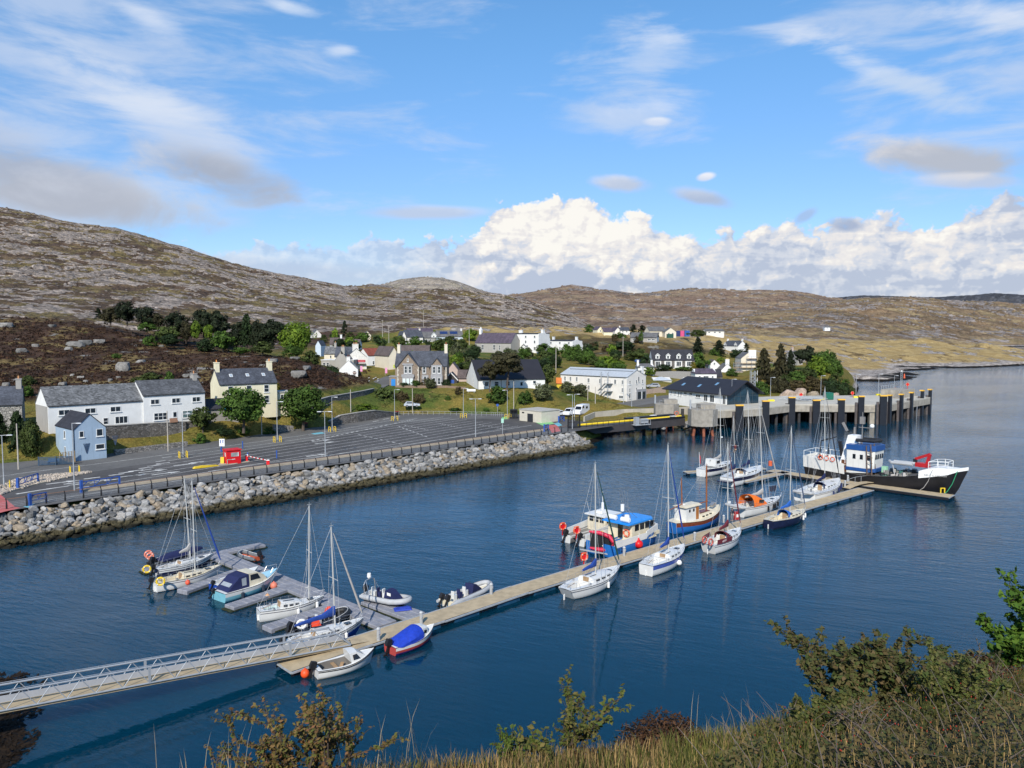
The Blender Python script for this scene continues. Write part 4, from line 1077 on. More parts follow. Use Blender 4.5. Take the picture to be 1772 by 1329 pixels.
def build_walls():
 COPE=M('coping_stone',(.36,.34,.31),.85,.15)
 land_wall('retaining_wall','dark stone retaining wall holding up the white shop terrace',[(150,759,139.8),(200,756.5,144),(260,751,149.5),(322,746,154.5)],[2.2,2.15,2.05,1.9],.6,STONE,cap=COPE)
 land_wall('retaining_wall','dark stone garden wall below the yellow house',[(322,744,155),(345,742,157),(365,736,160)],[1.7,1.6,1.2],.5,STONE)
 land_wall('garden_wall','low pale stone wall along the verge right of the blue house',[(200,788,137),(250,781,141.5),(325,772,148)],[.95,.9,.9],.6,PALESTONE)
 land_wall('garden_wall','rough stone wall and gateway under the rounded tree by the road',[(474,749,168),(490,748,169.5),(508,744,171)],[1.9,1.6,.9],.6,PALESTONE)
 land_wall('retaining_wall','curved stone retaining wall between the road and the green verge',[(571,736,181),(590,733.5,184),(620,729,188),(650,724,194),(686,718,203)],[.9,2.0,2.1,2.0,.6],.6,STONE,cap=COPE)
 land_wall('street_wall','stone parapet wall along the street climbing to the shops',[(548,709,183),(572,702,192.5),(600,697,200),(630,690.5,209),(648,685,216)],[2.2,2.25,2.3,2.2,2.0],.5,STONE,cap=COPE)
 land_wall('street_wall','rough stone wall at the foot of the heather knoll beside the street',[(540,690,200),(570,686,207),(602,679,219)],[2.6,2.7,1.6],.5,STONE)
 BROWN=M('brown_boards',(.22,.155,.11),.85,.15,3)
 land_wall('board_fence','long brown timber fence in front of the stone villa',[(684,674.5,227.5),(730,674.5,227.5),(773,674.5,227),(806,677,224)],1.25,.12,BROWN,'fence')
 land_wall('board_fence','new orange timber fence around the terrace of the small white house',[(592,668,234),(604,672.5,229),(616,672,229.5),(621,655,245)],[.8,1.4,1.4,1.0],.12,M('fresh_timber',(.50,.28,.08),.8,.2,3),'fence')
 land_wall('board_fence','timber fence beside the silver estate car behind the long white building',[(1112,684,252),(1130,681,255),(1152,677,258)],[1.8,1.7,1.6],.12,M('pinkish_boards',(.34,.26,.21),.85,.15,3),'fence')
 land_wall('board_fence','long grey fence above the terminal roof',[(1132,652,300),(1165,651,300),(1203,652,300)],[2.0,2.0,2.0],.12,M('grey_boards',(.26,.25,.24),.85,.15,3),'fence')
 P=[at(1012,726,ZP),at(1030,718,3.9),at(1080,713,4.1),at(1140,711,4.2),at(1245,706,4.3)]
 t=thing('road_wall','long pale concrete sea wall beside the terminal road above the linkspan','wall',P[0],0)
 mb=MB()
 for a,b in zip(P[:-1],P[1:]):
  A,B=a-P[0],b-P[0];n=Vector((-(B-A).y,(B-A).x,0)).normalized()*.4
  lo=[Vector((v.x,v.y,-5.5))for v in(A,B,B+n,A+n)];hi=[v+Vector((0,0,.75))for v in(A,B,B+n,A+n)]
  mb.add(lo+hi,[(0,3,2,1),(4,5,6,7),(0,1,5,4),(1,2,6,5),(2,3,7,6),(3,0,4,7)])
 mb.build('panels',M('panelled_concrete',(.38,.35,.29),.85,.12,.5,stain=.4),t)
def roof_mat(name,col,scale=3.0,var=.25,rough=.7):
 m=bpy.data.materials.new(name);m.use_nodes=True;_MATS[name]=m
 T=NT(m.node_tree);b=T.n['Principled BSDF']
 co=T.n.new('ShaderNodeTexCoord').outputs['Object']
 br=T.n.new('ShaderNodeTexBrick');T.put(br.inputs['Vector'],T.comb(T.sep(co)[0],T.m('MULTIPLY',T.sep(co)[2],1.4),.0))
 br.inputs['Scale'].default_value=scale;br.inputs['Mortar Size'].default_value=.012;br.inputs['Brick Width'].default_value=.9;br.inputs['Row Height'].default_value=.5
 br.inputs['Color1'].default_value=(*[c*(1-var)for c in col],1);br.inputs['Color2'].default_value=(*[c*(1+var)for c in col],1);br.inputs['Mortar'].default_value=(*[c*.5 for c in col],1)
 n=T.noise(T.vm('MULTIPLY',co,(1,1,.3)),.7,8,.68);f=T.noise(co,2.6,6,.7)
 c=T.scol(br.outputs['Color'],T.m('MULTIPLY',T.ss(n,.3,.7,.75,1.3),T.ss(f,.3,.7,.85,1.2)))
 T.put(b.inputs['Base Color'],c);b.inputs['Roughness'].default_value=rough;b.inputs['Specular IOR Level'].default_value=.35
 return m
SLATE=roof_mat('blue_slate',(.060,.066,.082))
SLATE_G=roof_mat('old_grey_slate',(.125,.128,.132),2.2,.42,.8)
SLATE_D=roof_mat('dark_slate',(.030,.030,.037),3.0,.15)
TILE_B=roof_mat('brown_tile',(.105,.082,.075),3.0,.15)
TILE_R=roof_mat('red_tile',(.20,.055,.035),3.0,.15)
TILE_P=roof_mat('purple_slate',(.080,.062,.085),2.6,.15)
TILE_G=roof_mat('grey_tile',(.120,.118,.118),3.0,.15)
STEEL_R=M('standing_seam_steel',(.026,.025,.030),.5,.08,.5)
def render(name,c,stain=.18):return M(name,c,.9,.05,.5,.01,6,stain=stain)
WHT=render('white_harling',(.73,.73,.71));WHT2=render('warm_white_harling',(.70,.67,.62))
YEL=render('pale_yellow_harling',(.72,.665,.48),.1);BLUH=render('pale_blue_harling',(.31,.405,.51),.35)
GREY=render('grey_harling',(.34,.325,.30),.4);CREAM=render('cream_harling',(.66,.60,.48));PINK=render('pinkish_harling',(.48,.38,.33));PALEB=render('ice_blue_harling',(.50,.58,.66))
VILLA=stone_mat('buff_masonry',(.225,.175,.135),(.30,.235,.18),3.0,(.20,.17,.14),.02)
DRESS=M('grey_dressed_stone',(.30,.30,.31),.8,.12,1.5)
PANE=glass('window_glass');POT=M('clay_pot',(.48,.24,.11),.8,.15)
FRAME=M('white_frame',(.72,.72,.70),.5,.04)
GUTTER=M('dark_gutter',(.02,.02,.022),.5)
_WIN={}
def win_meshes(w,h,mull,frame,pane,sill=True):
 k=(round(w,2),round(h,2),mull,frame.name,pane.name)
 if k not in _WIN:
  f=.07+.02*min(w,1.5);mb=MB()
  for x0,x1,z0,z1 in((0,w,0,f),(0,w,h-f,h),(0,f,f,h-f),(w-f,w,f,h-f)):mb.b2((x0-w/2,-.06,z0),(x1-w/2,.05,z1))
  nx,nz=mull
  for i in range(1,nx):mb.b2((w*i/nx-w/2-.045,-.045,f),(w*i/nx-w/2+.045,.03,h-f))
  for i in range(1,nz):mb.b2((f-w/2,-.04,h*i/nz-.035),(w/2-f,.028,h*i/nz+.035))
  if sill:mb.b2((-w/2-.1,-.16,-.12),(w/2+.1,.04,-.002))
  p=MB();p.b2((f-w/2,-.012,f),(w/2-f,.02,h-f))
  _WIN[k]=(mb.mesh('window',frame),p.mesh('pane',pane))
 return _WIN[k]
class House:
 0
 def __init__(s,name,label,cat,A,B,depth,eave,ridge,wall,roof,gable='x',group=None,over=.22,hip=.0,roofless=False):
  s.A=A;v=B-A;v.z=0
  s.L=L=v.length;s.W=W=depth;s.e=eave;s.r=ridge;s.g=gable
  s.t=thing(name,label,cat,A,math.atan2(v.y,v.x),group);s.wallm=wall;s.roofm=roof
  mb=MB();base=-3.0
  if ridge<=eave:mb.b2((0,0,base),(L,W,eave))
  elif gable=='x':
   V=[(x,y,z)for x in(0,L)for y,z in((0,base),(W,base),(W,eave),(W/2,ridge-.02),(0,eave))]
   mb.add(V,[(0,1,2,3,4),(9,8,7,6,5),(0,4,9,5),(1,6,7,2),(0,5,6,1),(4,3,8,9),(3,2,7,8)])
  else:
   V=[(x,y,z)for y in(0,W)for x,z in((0,base),(L,base),(L,eave),(L/2,ridge-.02),(0,eave))]
   mb.add(V,[(4,3,2,1,0),(5,6,7,8,9),(0,5,9,4),(1,2,7,6),(0,1,6,5),(4,9,8,3),(3,8,7,2)])
  s.wall=mb.build('wall',wall,s.t)
  if not roofless:s.mkroof(over,hip)
 def mkroof(s,o,hip):
  L,W,e,r,th=s.L,s.W,s.e,s.r,.17
  mb=MB()
  if r<=e:
   mb.b2((-o,-o,e+.002),(L+o,W+o,e+.2))
  elif s.g=='x':
   k=(r-e)/(W/2)
   for sg in(0,1):
    y0=-o if not sg else W+o;ze=e-o*k
    P=[(-o+0,y0,ze),(L+o,y0,ze),(L+o-hip,W/2,r),(-o+hip,W/2,r)]
    Q=[(x,y,z+th)for x,y,z in P]
    mb.add(P+Q,[(0,1,2,3),(7,6,5,4),(0,4,5,1),(1,5,6,2),(2,6,7,3),(3,7,4,0)])
   if hip:
    for x0,x1 in((-o,-o+hip),(L+o,L+o-hip)):
     ze=e-o*k
     P=[(x0,-o,ze),(x0,W+o,ze),(x1,W/2,r)];Q=[(a,b,c+th)for a,b,c in P]
     mb.add(P+Q,[(0,2,1),(3,4,5),(0,1,4,3),(1,2,5,4),(2,0,3,5)])
  else:
   k=(r-e)/(L/2)
   for sg in(0,1):
    x0=-o if not sg else L+o;ze=e-o*k
    P=[(x0,-o,ze),(x0,W+o,ze),(L/2,W+o,r),(L/2,-o,r)];Q=[(x,y,z+th)for x,y,z in P]
    mb.add(P+Q,[(0,1,2,3),(7,6,5,4),(0,4,5,1),(1,5,6,2),(2,6,7,3),(3,7,4,0)])
  s.roof=mb.build('roof',s.roofm,s.t)
  if r>e and s.g=='x':
   g=MB();g.bar((0,-o-.05,e-o*k-.02),(L,-o-.05,e-o*k-.02),.1,.12);g.build('gutter',GUTTER,s.t)
 def face(s,wall,u,v,off=.0):
  if wall=='f':return(u,-off,v),.0
  if wall=='r':return(s.L+off,u,v),math.pi/2
  if wall=='l':return(-off,s.W-u,v),-math.pi/2
  return(s.L-u,s.W+off,v),math.pi
 def win(s,wall,u,v,w=1.0,h=1.3,mull=(1,2),frame=FRAME,pane=PANE,name='window',sill=True):
  fm,pm=win_meshes(w,h,mull,frame,pane,sill)
  loc,rz=s.face(wall,u,v)
  f=link(name,fm,s.t);f.location=loc;f.rotation_euler=(0,0,rz)
  p=link('pane',pm,f);return f
 def wins(s,wall,us,v,**k):
  for u in us:s.win(wall,u,v,**k)
  return s
 def door(s,wall,u,w=1.0,h=2.1,mat=None,glazed=False):
  mb=MB();mb.b2((-w/2,-.05,0),(w/2,.03,h));loc,rz=s.face(wall,u,0)
  o=mb.build('door',mat or FRAME,s.t);o.location=loc;o.rotation_euler=(0,0,rz)
  if glazed:
   g=MB();g.b2((-w*.3,-.07,h*.45),(w*.3,-.04,h*.9));g.build('pane',PANE,o)
  return s
 def chimney(s,x,y,z0,z1,w=1.0,d=.75,pots=2,mat=None,pot=POT):
  mb=MB();mb.b2((x-w/2,y-d/2,z0),(x+w/2,y+d/2,z1));mb.b2((x-w/2-.08,y-d/2-.08,z1-.14),(x+w/2+.08,y+d/2+.08,z1+.04))
  c=mb.build('chimney',mat or s.wallm,s.t)
  for i in range(pots):
   p=MB();off=(i-(pots-1)/2)*(max(w,d)*.75/max(pots,1))
   q=(x+(off if w>=d else 0),y+(off if d>w else 0),z1+.04)
   p.cone(q,.15,.12,.55,8);p.build('chimney_pot',pot,c)
  return s
 def skylight(s,u,t,w=.7,h=.9,col=None):
  k=(s.r-s.e)/(s.W/2);y=s.W/2*t;z=s.e+k*y+.17
  mb=MB();sl=math.atan(k)
  mb.M=Matrix.Translation((u,y,z+.03))@Matrix.Rotation(sl,4,'X');mb.box((0,0,0),(w,h,.1));mb.mat(1);mb.box((0,0,.052),(w*.75,h*.75,.02))
  mb.build('skylight',[FRAME,col or M('sky_pane',(.30,.36,.42),.1)],s.t)
  return s
 def dormer(s,u,w=1.6,z0=None,h=1.6,rise=.8,y0=.25,wall=None,roof=None,ww=.9,wh=1.1,trim=True):
  z0=s.e-.3 if z0 is None else z0;wall=wall or s.wallm;roof=roof or s.roofm
  mb=MB();dp=min(s.W/2,2.8);a=w/2
  V=[(u+x,y,z)for y in(y0,y0+dp)for x,z in((-a,z0),(a,z0),(a,z0+h),(0,z0+h+rise),(-a,z0+h))]
  mb.add(V,[(4,3,2,1,0),(5,6,7,8,9),(0,5,9,4),(1,2,7,6),(0,1,6,5),(4,9,8,3),(3,8,7,2)])
  d=mb.build('dormer',wall,s.t)
  rb=MB()
  for sg in(-1,1):
   x0=u+sg*(a+.18);zz=z0+h-.18*rise/a
   P=[(x0,y0-.2,zz),(x0,y0+dp,zz),(u,y0+dp,z0+h+rise),(u,y0-.2,z0+h+rise)];Q=[(x,y,z+.12)for x,y,z in P]
   rb.add(P+Q,[(0,1,2,3),(7,6,5,4),(0,4,5,1),(1,5,6,2),(2,6,7,3),(3,7,4,0)])
  rb.build('dormer_roof',roof,d)
  if trim:
   tb=MB()
   for sg in(-1,1):tb.bar((u+sg*(a+.2),y0-.24,z0+h-.18*rise/a),(u,y0-.24,z0+h+rise+.03),.1,.2)
   tb.build('bargeboard',FRAME,d)
  fm,pm=win_meshes(ww,wh,(1,2),FRAME,PANE)
  f=link('window',fm,d);f.location=(u,y0,z0+h-wh-.1);link('pane',pm,f)
  return s
def AB(ax,ay,ad,bx,bd):
 0
 A=pt(ax,ay,ad);u,_=ray(bx,ay);return A,Vector((u*bd,bd,A.z))
def build_near_houses():
 A,B=AB(80,747,138.6,214,147.4)
 B=A+(B-A)
 u=Vector((SQ,SQ,0));A=Vector((-84,138.6,7.4));B=A+u*16.4
 h=House('shop_house','long white house with old mottled slate roof behind the blue house','house',A,B,8.2,4.75,7.9,WHT,SLATE_G,over=.1)
 h.wins('f',[2.6,7.0,11.4],2.9,w=1.9,h=1.05,mull=(2,1));h.win('f',12.4,.55,2.3,1.45,(3,1));h.win('f',9.6,.6,.9,1.3)
 mb=MB();mb.b2((-.04,.3,-3),(-.003,8,4.6));mb.build('gable_render',GREY,h.t)  # grey tone holds both the unpainted render and the cottage's shadow
 A2=Vector((B.x,B.y,7.55))+u*.02;B2=A2+u*12.2;A2+=Vector((.2,-.2,0));B2+=Vector((.2,-.2,0))
 h=House('shop_house','white shop with glazed ground floor at the right end of the terrace','house',A2,B2,7.6,5.55,8.2,WHT,roof_mat('mid_grey_slate',(.085,.088,.095),2.4,.3,.75),over=.1)
 h.wins('f',[2.2,6.3,10.4],3.7,w=1.7,h=1.05,mull=(2,1));h.win('f',3.2,.5,2.6,1.5,(3,2));h.win('f',9.0,.55,3.0,1.5,(3,2),pane=M('shop_glass',(.10,.16,.17),.1,.4,2));h.door('f',6.0,1.0,2.1,glazed=True)
 h.chimney(11.6,3.8,5.5,9.3,.8,1.4,1,GREY)
 mb=MB();mb.b2((4.5,-1.5,0),(6.0,-1.15,.45));mb.b2((4.5,-1.17,.45),(6.0,-1.1,.85));o=mb.build('garden_bench',M('bench_timber',(.30,.17,.11),.8));o.location=A2;o.rotation_euler=(0,0,math.pi/4)
 tag(o,'brown wooden bench beside the shop door of the white terrace','bench')
 A3=B2+u*.03
 h=House('lean_to_shed','low dark roofed shed with a blue awning between white shop and yellow house','shed',A3+Vector((-.8,.8,-.2)),A3+u*7.6+Vector((-.8,.8,-.2)),5.0,2.0,3.9,GREY,SLATE_D,over=.1)
 mb=MB();mb.b2((4.0,-1.2,1.95),(6.6,-.05,2.2));mb.build('awning',M('cyan_awning',(.03,.30,.50),.6),h.t);h.win('f',5.3,.5,2.0,1.2,(2,1))
 A=Vector((-110,134.5,7.0));B=Vector((-92.3,144.2,7.0))
 h=House('stone_cottage','grey stone cottage with a white gabled dormer at the left edge','house',A,B,7.5,5.0,8.1,stone_mat('cottage_stone',(.24,.23,.21),(.42,.40,.36),1.5),SLATE,over=.15)
 h.dormer(14.3,2.4,3.3,2.2,1.35,-.02,ww=1.1,wh=1.7);h.win('f',14.3,.8,1.2,1.7);h.win('f',9.0,.8,1.2,1.7);h.chimney(19.6,3.75,6,9.6,.9,1.4,1,GREY)
 A=at(129.5,797.5,3.6);B=at(184.5,784,4.35);B.z=A.z
 h=House('blue_house','pale blue gabled house with dark roof beside the road','house',A,B,9.4,5.3,7.75,BLUH,SLATE_D,'y',over=.1)
 h.win('f',1.2,3.9,.75,1.1,(1,1));h.win('f',4.1,3.85,1.1,1.3,(1,1));h.win('f',4.1,1.55,1.5,.95,(1,1));h.win('l',4.8,3.4,.8,1.4,(1,1));h.win('l',4.8,.1,.8,1.9,(1,1))
 mb=MB()
 for cx,z in((1.9,1.1),(6.6,2.0)):
  for k in range(5):
   x=(k-2)*.24;mb.bar((cx+x,-.06,z+1.75),(cx+x*.08,-.06,z),.05)
  for q in(.35,.75,1.15,1.5):mb.bar((cx-.48*q/1.75,-.06,z+q),(cx+.48*q/1.75,-.06,z+q),.05)
 mb.build('trellis',M('blue_trellis',(.05,.08,.14),.7),h.t)
 mb=MB();mb.tube([(-.05,-.05,5.2),(-.05,-.05,0)],.06,6);mb.build('drainpipe',GUTTER,h.t)
 mb=MB();P=[at(104,803,3.55),at(130,799,3.55)]
 for k in range(6):q=P[0].lerp(P[1],k/5)-P[0];mb.bar(q,q+Vector((0,0,1.9)),.1)
 d=P[1]-P[0]
 for z in(1.1,1.35,1.6,1.85):mb.bar(Vector((0,0,z)),d+Vector((0,0,z)),.12,.05)
 mb.bar(Vector((0,.08,.5)),d+Vector((0,.08,.5)),.1,1.0)
 t=thing('yard_fence','slatted timber yard fence beside the blue house','fence',P[0]);mb.build('slats',[M('tan_slats',(.42,.30,.17),.8)],t)
 mb=MB()
 for k in range(9):mb.b2((0,k*.42,0),(2.3,(k+1)*.42,.28*(k+1)))
 o=mb.build('garden_steps',M('grey_timber_steps',(.20,.18,.155),.9,.2));p=pt(95,781,137.5);o.location=(p.x,p.y,4.2);o.rotation_euler=(0,0,.55);tag(o,'grey stone steps climbing left of the blue house','steps')
 mb=MB()
 for k in range(7):mb.bar((0,0,.15+k*.2),(5.2,.4,.15+k*.2),.08,.12)
 for x in(0,2.6,5.2):mb.bar((x,0,0),(x,0,1.5),.14)
 o=mb.build('slat_screen',M('dark_blue_slats',(.035,.07,.12),.7));o.location=at(67,806,3.5);o.rotation_euler=(0,0,.2);tag(o,'dark blue slatted screen at the garden corner left of the blue house','screen')
 mb=MB();mb.box((0,0,.42),(2.0,.45,.08));mb.box((-.8,0,.2),(.1,.4,.4));mb.box((.8,0,.2),(.1,.4,.4));mb.box((0,.22,.7),(2.0,.06,.35));o=mb.build('blue_bench',M('faded_blue',(.05,.12,.26),.7));o.location=at(93,803,3.5);tag(o,'blue bench on the verge under the garden screen','bench')
 A=Vector((-63.4,166.5,9.0));B=A+Vector((SQ,SQ,0)).normalized()*15.2
 A=pt(381,704,166);B=A+Vector((.80,.60,0))*12.6
 h=House('yellow_house','pale yellow two-storey house with grey slate roof below the heather knoll','house',A,B,7.0,4.8,7.9,YEL,SLATE,over=.12)
 h.wins('f',[2.3,6.3,10.2],2.7,w=1.15,h=1.7);h.wins('f',[2.3,10.2],.3,w=1.15,h=1.7);h.door('f',6.3,1.2,2.3)
 for u in(3.0,6.6,10.2):h.skylight(u,.52)
 h.chimney(.45,3.5,6,9.5,.8,1.6,1,pot=M('orange_pot',(.60,.24,.06),.8));h.chimney(12.15,3.5,6,9.5,.8,1.6,1,pot=_MATS['orange_pot'])
 C=B+Vector((.80,.60,0))*.02+Vector((-.6,.8,0))*1.0
 h=House('flat_annexe','small cream flat-roofed annexe at the right end of the yellow house','annexe',C,C+Vector((.80,.60,0))*4.2,4.5,2.4,2.4,YEL,M('felt_roof',(.40,.39,.36),.9));h.win('f',1.8,.7,1.4,1.3,(2,1))
def build_town():
 A,B=AB(684,667.5,231,773,231)
 h=House('stone_villa','buff stone villa with two front gables and blue slate roof above the car park','house',A,B,9.0,5.9,10.2,VILLA,SLATE,over=.15)
 L=h.L
 def front_gable(x0,x1,top,yb):
  mb=MB();c=(x0+x1)/2
  V=[(x,y,z)for y in(yb,4.0)for x,z in((x0,-3),(x1,-3),(x1,5.7),(c,top),(x0,5.7))]
  mb.add(V,[(4,3,2,1,0),(5,6,7,8,9),(0,5,9,4),(1,2,7,6),(0,1,6,5),(4,9,8,3),(3,8,7,2)]);g=mb.build('front_gable',VILLA,h.t)
  rb=MB();a=(x1-x0)/2
  for sg in(-1,1):
   x_=c+sg*(a+.35);zz=5.7-.35*(top-5.7)/a
   P=[(x_,yb-.35,zz),(x_,4.4,zz),(c,4.4,top),(c,yb-.35,top)];Q=[(x,y,z+.2)for x,y,z in P]
   rb.add(P+Q,[(0,1,2,3),(7,6,5,4),(0,4,5,1),(1,5,6,2),(2,6,7,3),(3,7,4,0)])
  rb.build('gable_roof',SLATE,g)
  return c
 c1=front_gable(.7,7.3,9.7,-1.0);c2=front_gable(10.6,14.6,8.3,-.8)
 mb=MB()
 mb.b2((c1-1.9,-1.75,2.75),(c1+1.9,-1.02,3.5));mb.b2((c1-1.7,-1.7,-.5),(c1+1.7,-1.02,2.75));mb.b2((c1-1.3,-1.14,3.5),(c1+1.3,-1.003,6.3));mb.b2((c1-1.6,-1.3,6.3),(c1+1.6,-1.003,6.75))
 mb.b2((c2-1.75,-1.6,-.5),(c2+1.75,-.803,3.3));mb.b2((c2-1.6,-1.3,3.3),(c2+1.6,-.803,6.3));mb.b2((8.0,-.1,-.5),(10.0,-.003,3.2));mb.b2((8.1,-.08,3.4),(9.4,-.003,5.7))
 mb.build('bay',DRESS,h.t)
 def w_at(x,y,z,w,hh,pane=PANE):
  fm,pm=win_meshes(w,hh,(1,2),FRAME,pane);f=link('window',fm,h.t);f.location=(x,y,z);link('pane',pm,f)
 for dx in(-.95,.95):w_at(c1+dx*.65,-1.14,3.85,.8,2.1)
 SH=M('pale_blind',(.60,.72,.70),.7)
 for dx in(-1.1,0,1.1):w_at(c1+dx,-1.7,.4,.75,1.9,SH)
 w_at(c1,-1.0,7.3,.5,.9)
 for dx in(-.75,.75):w_at(c2+dx,-1.3,3.85,.8,2.0);w_at(c2+dx,-1.6,.5,.85,2.0)
 w_at(8.75,-.08,3.85,.8,1.9);w_at(9.0,-.1,1.2,.8,1.7)
 mb=MB()
 for k in range(9):
  w_=.55 if k%2 else .35
  mb.b2((.68,-1.03,-.5+k*.7),(.7+w_,-1.001,.15+k*.7));mb.b2((L-w_,-.03,-.5+k*.7),(L+.02,-.002,.15+k*.7));mb.b2((7.3-w_,-1.03,-.5+k*.7),(7.32,-1.001,.15+k*.7))
 mb.build('quoin',M('pale_quoin',(.46,.42,.36),.85,.1),h.t)
 h.chimney(.6,4.5,8.5,12.3,.9,1.5,2,CREAM,M('red_pot',(.36,.10,.05),.8));h.chimney(L-.5,4.5,8.5,12.4,.9,1.5,2,CREAM,_MATS['red_pot'])
 P=pt(674,667.5,230)
 h=House('porch_annexe','small stone porch with a bright blue door left of the villa','porch',P,P+Vector((2.35,0,0)),4,2.7,2.7,VILLA,DRESS,over=.15);h.door('f',1.15,1.25,2.0,M('bright_blue_door',(.02,.20,.55),.5))
 A,B=AB(827,674.5,223,943,228.5)
 h=House('white_hall','white hall with a huge dark steel roof behind the tall pines','hall',A,B,15.5,2.95,8.3,WHT,STEEL_R,over=.2)
 for x in(2.6,5.6,9.0):h.win('f',x,1.0,1.3,1.3,(1,2))
 h.door('f',13.2,1.1,2.2,glazed=True);h.win('f',17.2,1.4,1.0,1.0,(1,1));h.win('l',9.5,.4,.9,4.0,(1,3),sill=False)
 for x in(.02,7.0,10.8):mb=MB();mb.tube([(x,-.08,2.9),(x,-.08,0)],.06,6);mb.build('drainpipe',GUTTER,h.t)
 B=pt(1084.5,694,236);A=pt(970,690,254);A.z=B.z
 h=House('long_white_building','long white three-storey building with dark low roof and a gable to the road','building',A,B,10.5,7.3,9.4,WHT2,M('pale_sheet_roof',(.42,.45,.48),.5,.1),over=.15)
 mb=MB();mb.bar((1,6.2,9.0),(h.L-.3,6.2,9.0),5.2,.14);o=mb.build('roof_panel',M('dark_roof_panel',(.05,.06,.075),.4),h.t)
 L=h.L
 for x in(1.9,4.2,6.8):h.win('f',x,5.2,.75,1.5,(2,1))
 for x in(11.6,16.2,22.0):h.win('f',x,5.0,.85,1.5,(2,1))
 for x in(9.0,11.7,4.4):h.win('f',x,2.7,.8,1.5,(2,1))
 h.win('f',L-1.6,5.0,.7,1.4,(2,1));h.win('f',L-1.6,2.6,.7,1.4,(2,1));h.win('f',L-2.1,.6,1.6,1.0,(3,1))
 for y in(1.6,5.2,8.6):h.win('r',y,5.0,.7,1.3);h.win('r',y,2.6,.7,1.3)
 h.win('r',1.6,.6,.8,1.7,(1,1));h.win('r',6.4,5.6,.8,1.7,(1,1))
 mb=MB();mb.b2((L+.003,5.0,-.2),(L+.35,10.3,3.3));sf=mb.build('shopfront',DRESS,h.t)
 g=MB();g.b2((L+.352,5.5,.3),(L+.40,7.4,2.5));g.b2((L+.352,7.9,.1),(L+.40,9.8,2.5));g.build('pane',PANE,sf)
 fb=MB();fb.b2((L+.36,7.42,.1),(L+.44,7.88,2.5));fb.build('frame',FRAME,sf);
 st_=MB()
 for k in range(3):
  st_.b2((19.0,-1.6,.3+k*2.4),(21.2,-.06,.42+k*2.4))
  for x in(19.0,20.1,21.2):st_.bar((x,-1.55,.4+k*2.4),(x,-1.55,1.4+k*2.4),.06)
  st_.bar((19.0,-1.55,1.4+k*2.4),(21.2,-1.55,1.4+k*2.4),.06)
 for k in range(2):st_.bar((16.4,-1.2,.4+k*2.4),(19.0,-1.2,2.8+k*2.4),.9,.1)
 st_.build('fire_escape',GALV,h.t)
 fl=MB();fl.tube([(16.9,-.5,0),(16.9,-.5,8.4),(17.2,-.5,8.6)],.2,8);fl.tube([(19.5,-.5,0),(19.5,-.5,8.4),(19.8,-.5,8.6)],.2,8);fl.build('flue',GALV,h.t)
 h.chimney(L-.5,9.0,8.0,10.4,.7,.9,0,WHT)
 P=pt(963,683,244)
 h=House('orange_shed','little shed with orange and yellow boards behind the long white building','shed',P,P+Vector((1.6,0,0)),3,3.6,5.2,M('yellow_board',(.62,.45,.04),.7),M('orange_board',(.55,.16,.03),.7),over=.1)
 A=pt(1157,700,235);B=pt(1258,702,213);A.z=B.z=5.3
 h=House('ferry_terminal','ferry terminal with a big dark steel roof and glazed gable by the pier','terminal',A,B,11.5,3.0,6.3,WHT,STEEL_R,over=1.0,roofless=True)
 v=(B-A);v.z=0;L=h.L
 mb=MB();k=(6.6-2.6)/6.6
 for y0,z0 in((-.9,2.65),(12.4,2.65)):
  P=[(-2.2,y0,z0),(L+1.9,y0,z0),(L+1.9,5.75,6.5),(1.8,5.75,6.5)];Q=[(x,y,z+.28)for x,y,z in P]
  mb.add(P+Q,[(0,1,2,3),(7,6,5,4),(0,4,5,1),(1,5,6,2),(2,6,7,3),(3,7,4,0)])
 P=[(-2.2,-.9,2.65),(-2.2,12.4,2.65),(1.8,5.75,6.5)];Q=[(x,y,z+.28)for x,y,z in P];mb.add(P+Q,[(0,2,1),(3,4,5),(0,1,4,3),(1,2,5,4),(2,0,3,5)])
 h.roof=mb.build('roof',STEEL_R,h.t)
 g=MB();V=[(L+.06,y,z)for y,z in((-.05,0),(11.55,0),(11.55,3.0),(5.75,6.25),(-.05,3.0))];V+=[(x+.25,y,z)for x,y,z in V]
 g.add(V,[(4,3,2,1,0),(5,6,7,8,9),(0,1,6,5),(1,2,7,6),(2,3,8,7),(3,4,9,8),(4,0,5,9)])
 gw=g.build('glazed_gable',M('dark_teal_glass',(.012,.035,.055),.1,.3,.8,spec=.7),h.t)
 mb=MB()
 for y in(0,2.3,4.6,6.9,9.2,11.5):mb.bar((L+.34,y,0),(L+.34,y,min(6.1,3.0+(5.75-abs(y-5.75))*.56)),.09)
 mb.bar((L+.34,0,2.3),(L+.34,11.5,2.3),.08);mb.build('mullions',M('slate_frame',(.05,.07,.09),.5),gw)
 for x in(1.2,3.0):h.win('f',x,1.4,.5,.9,(1,1),FRAME)
 for x in(4.6,5.7):h.win('f',x,1.1,.5,1.3,(1,1))
 for x in(7.6,10.0):h.win('f',x,1.7,1.3,.7,(2,1))
 h.win('f',13.2,1.2,2.0,.9,(3,1));h.win('f',16.4,.4,1.6,1.9,(2,1));h.win('f',19.0,.3,1.8,2.1,(2,1));h.win('f',L-1.1,.1,1.2,2.5,(2,1))
 sk=MB()
 for x,y in((4.6,1.8),(11.6,1.8),(17.4,3.2)):
  kk=3.85/6.65;sk.M=Matrix.Translation((x,y,2.65+(y+.9)*kk+.33))@Matrix.Rotation(math.atan(kk),4,'X');sk.box((0,0,0),(.8,1.3,.12))
 sk.build('skylight',M('blue_rooflight',(.16,.30,.46),.1),h.t)
 A,B=AB(587,657.5,240,619.5,241)
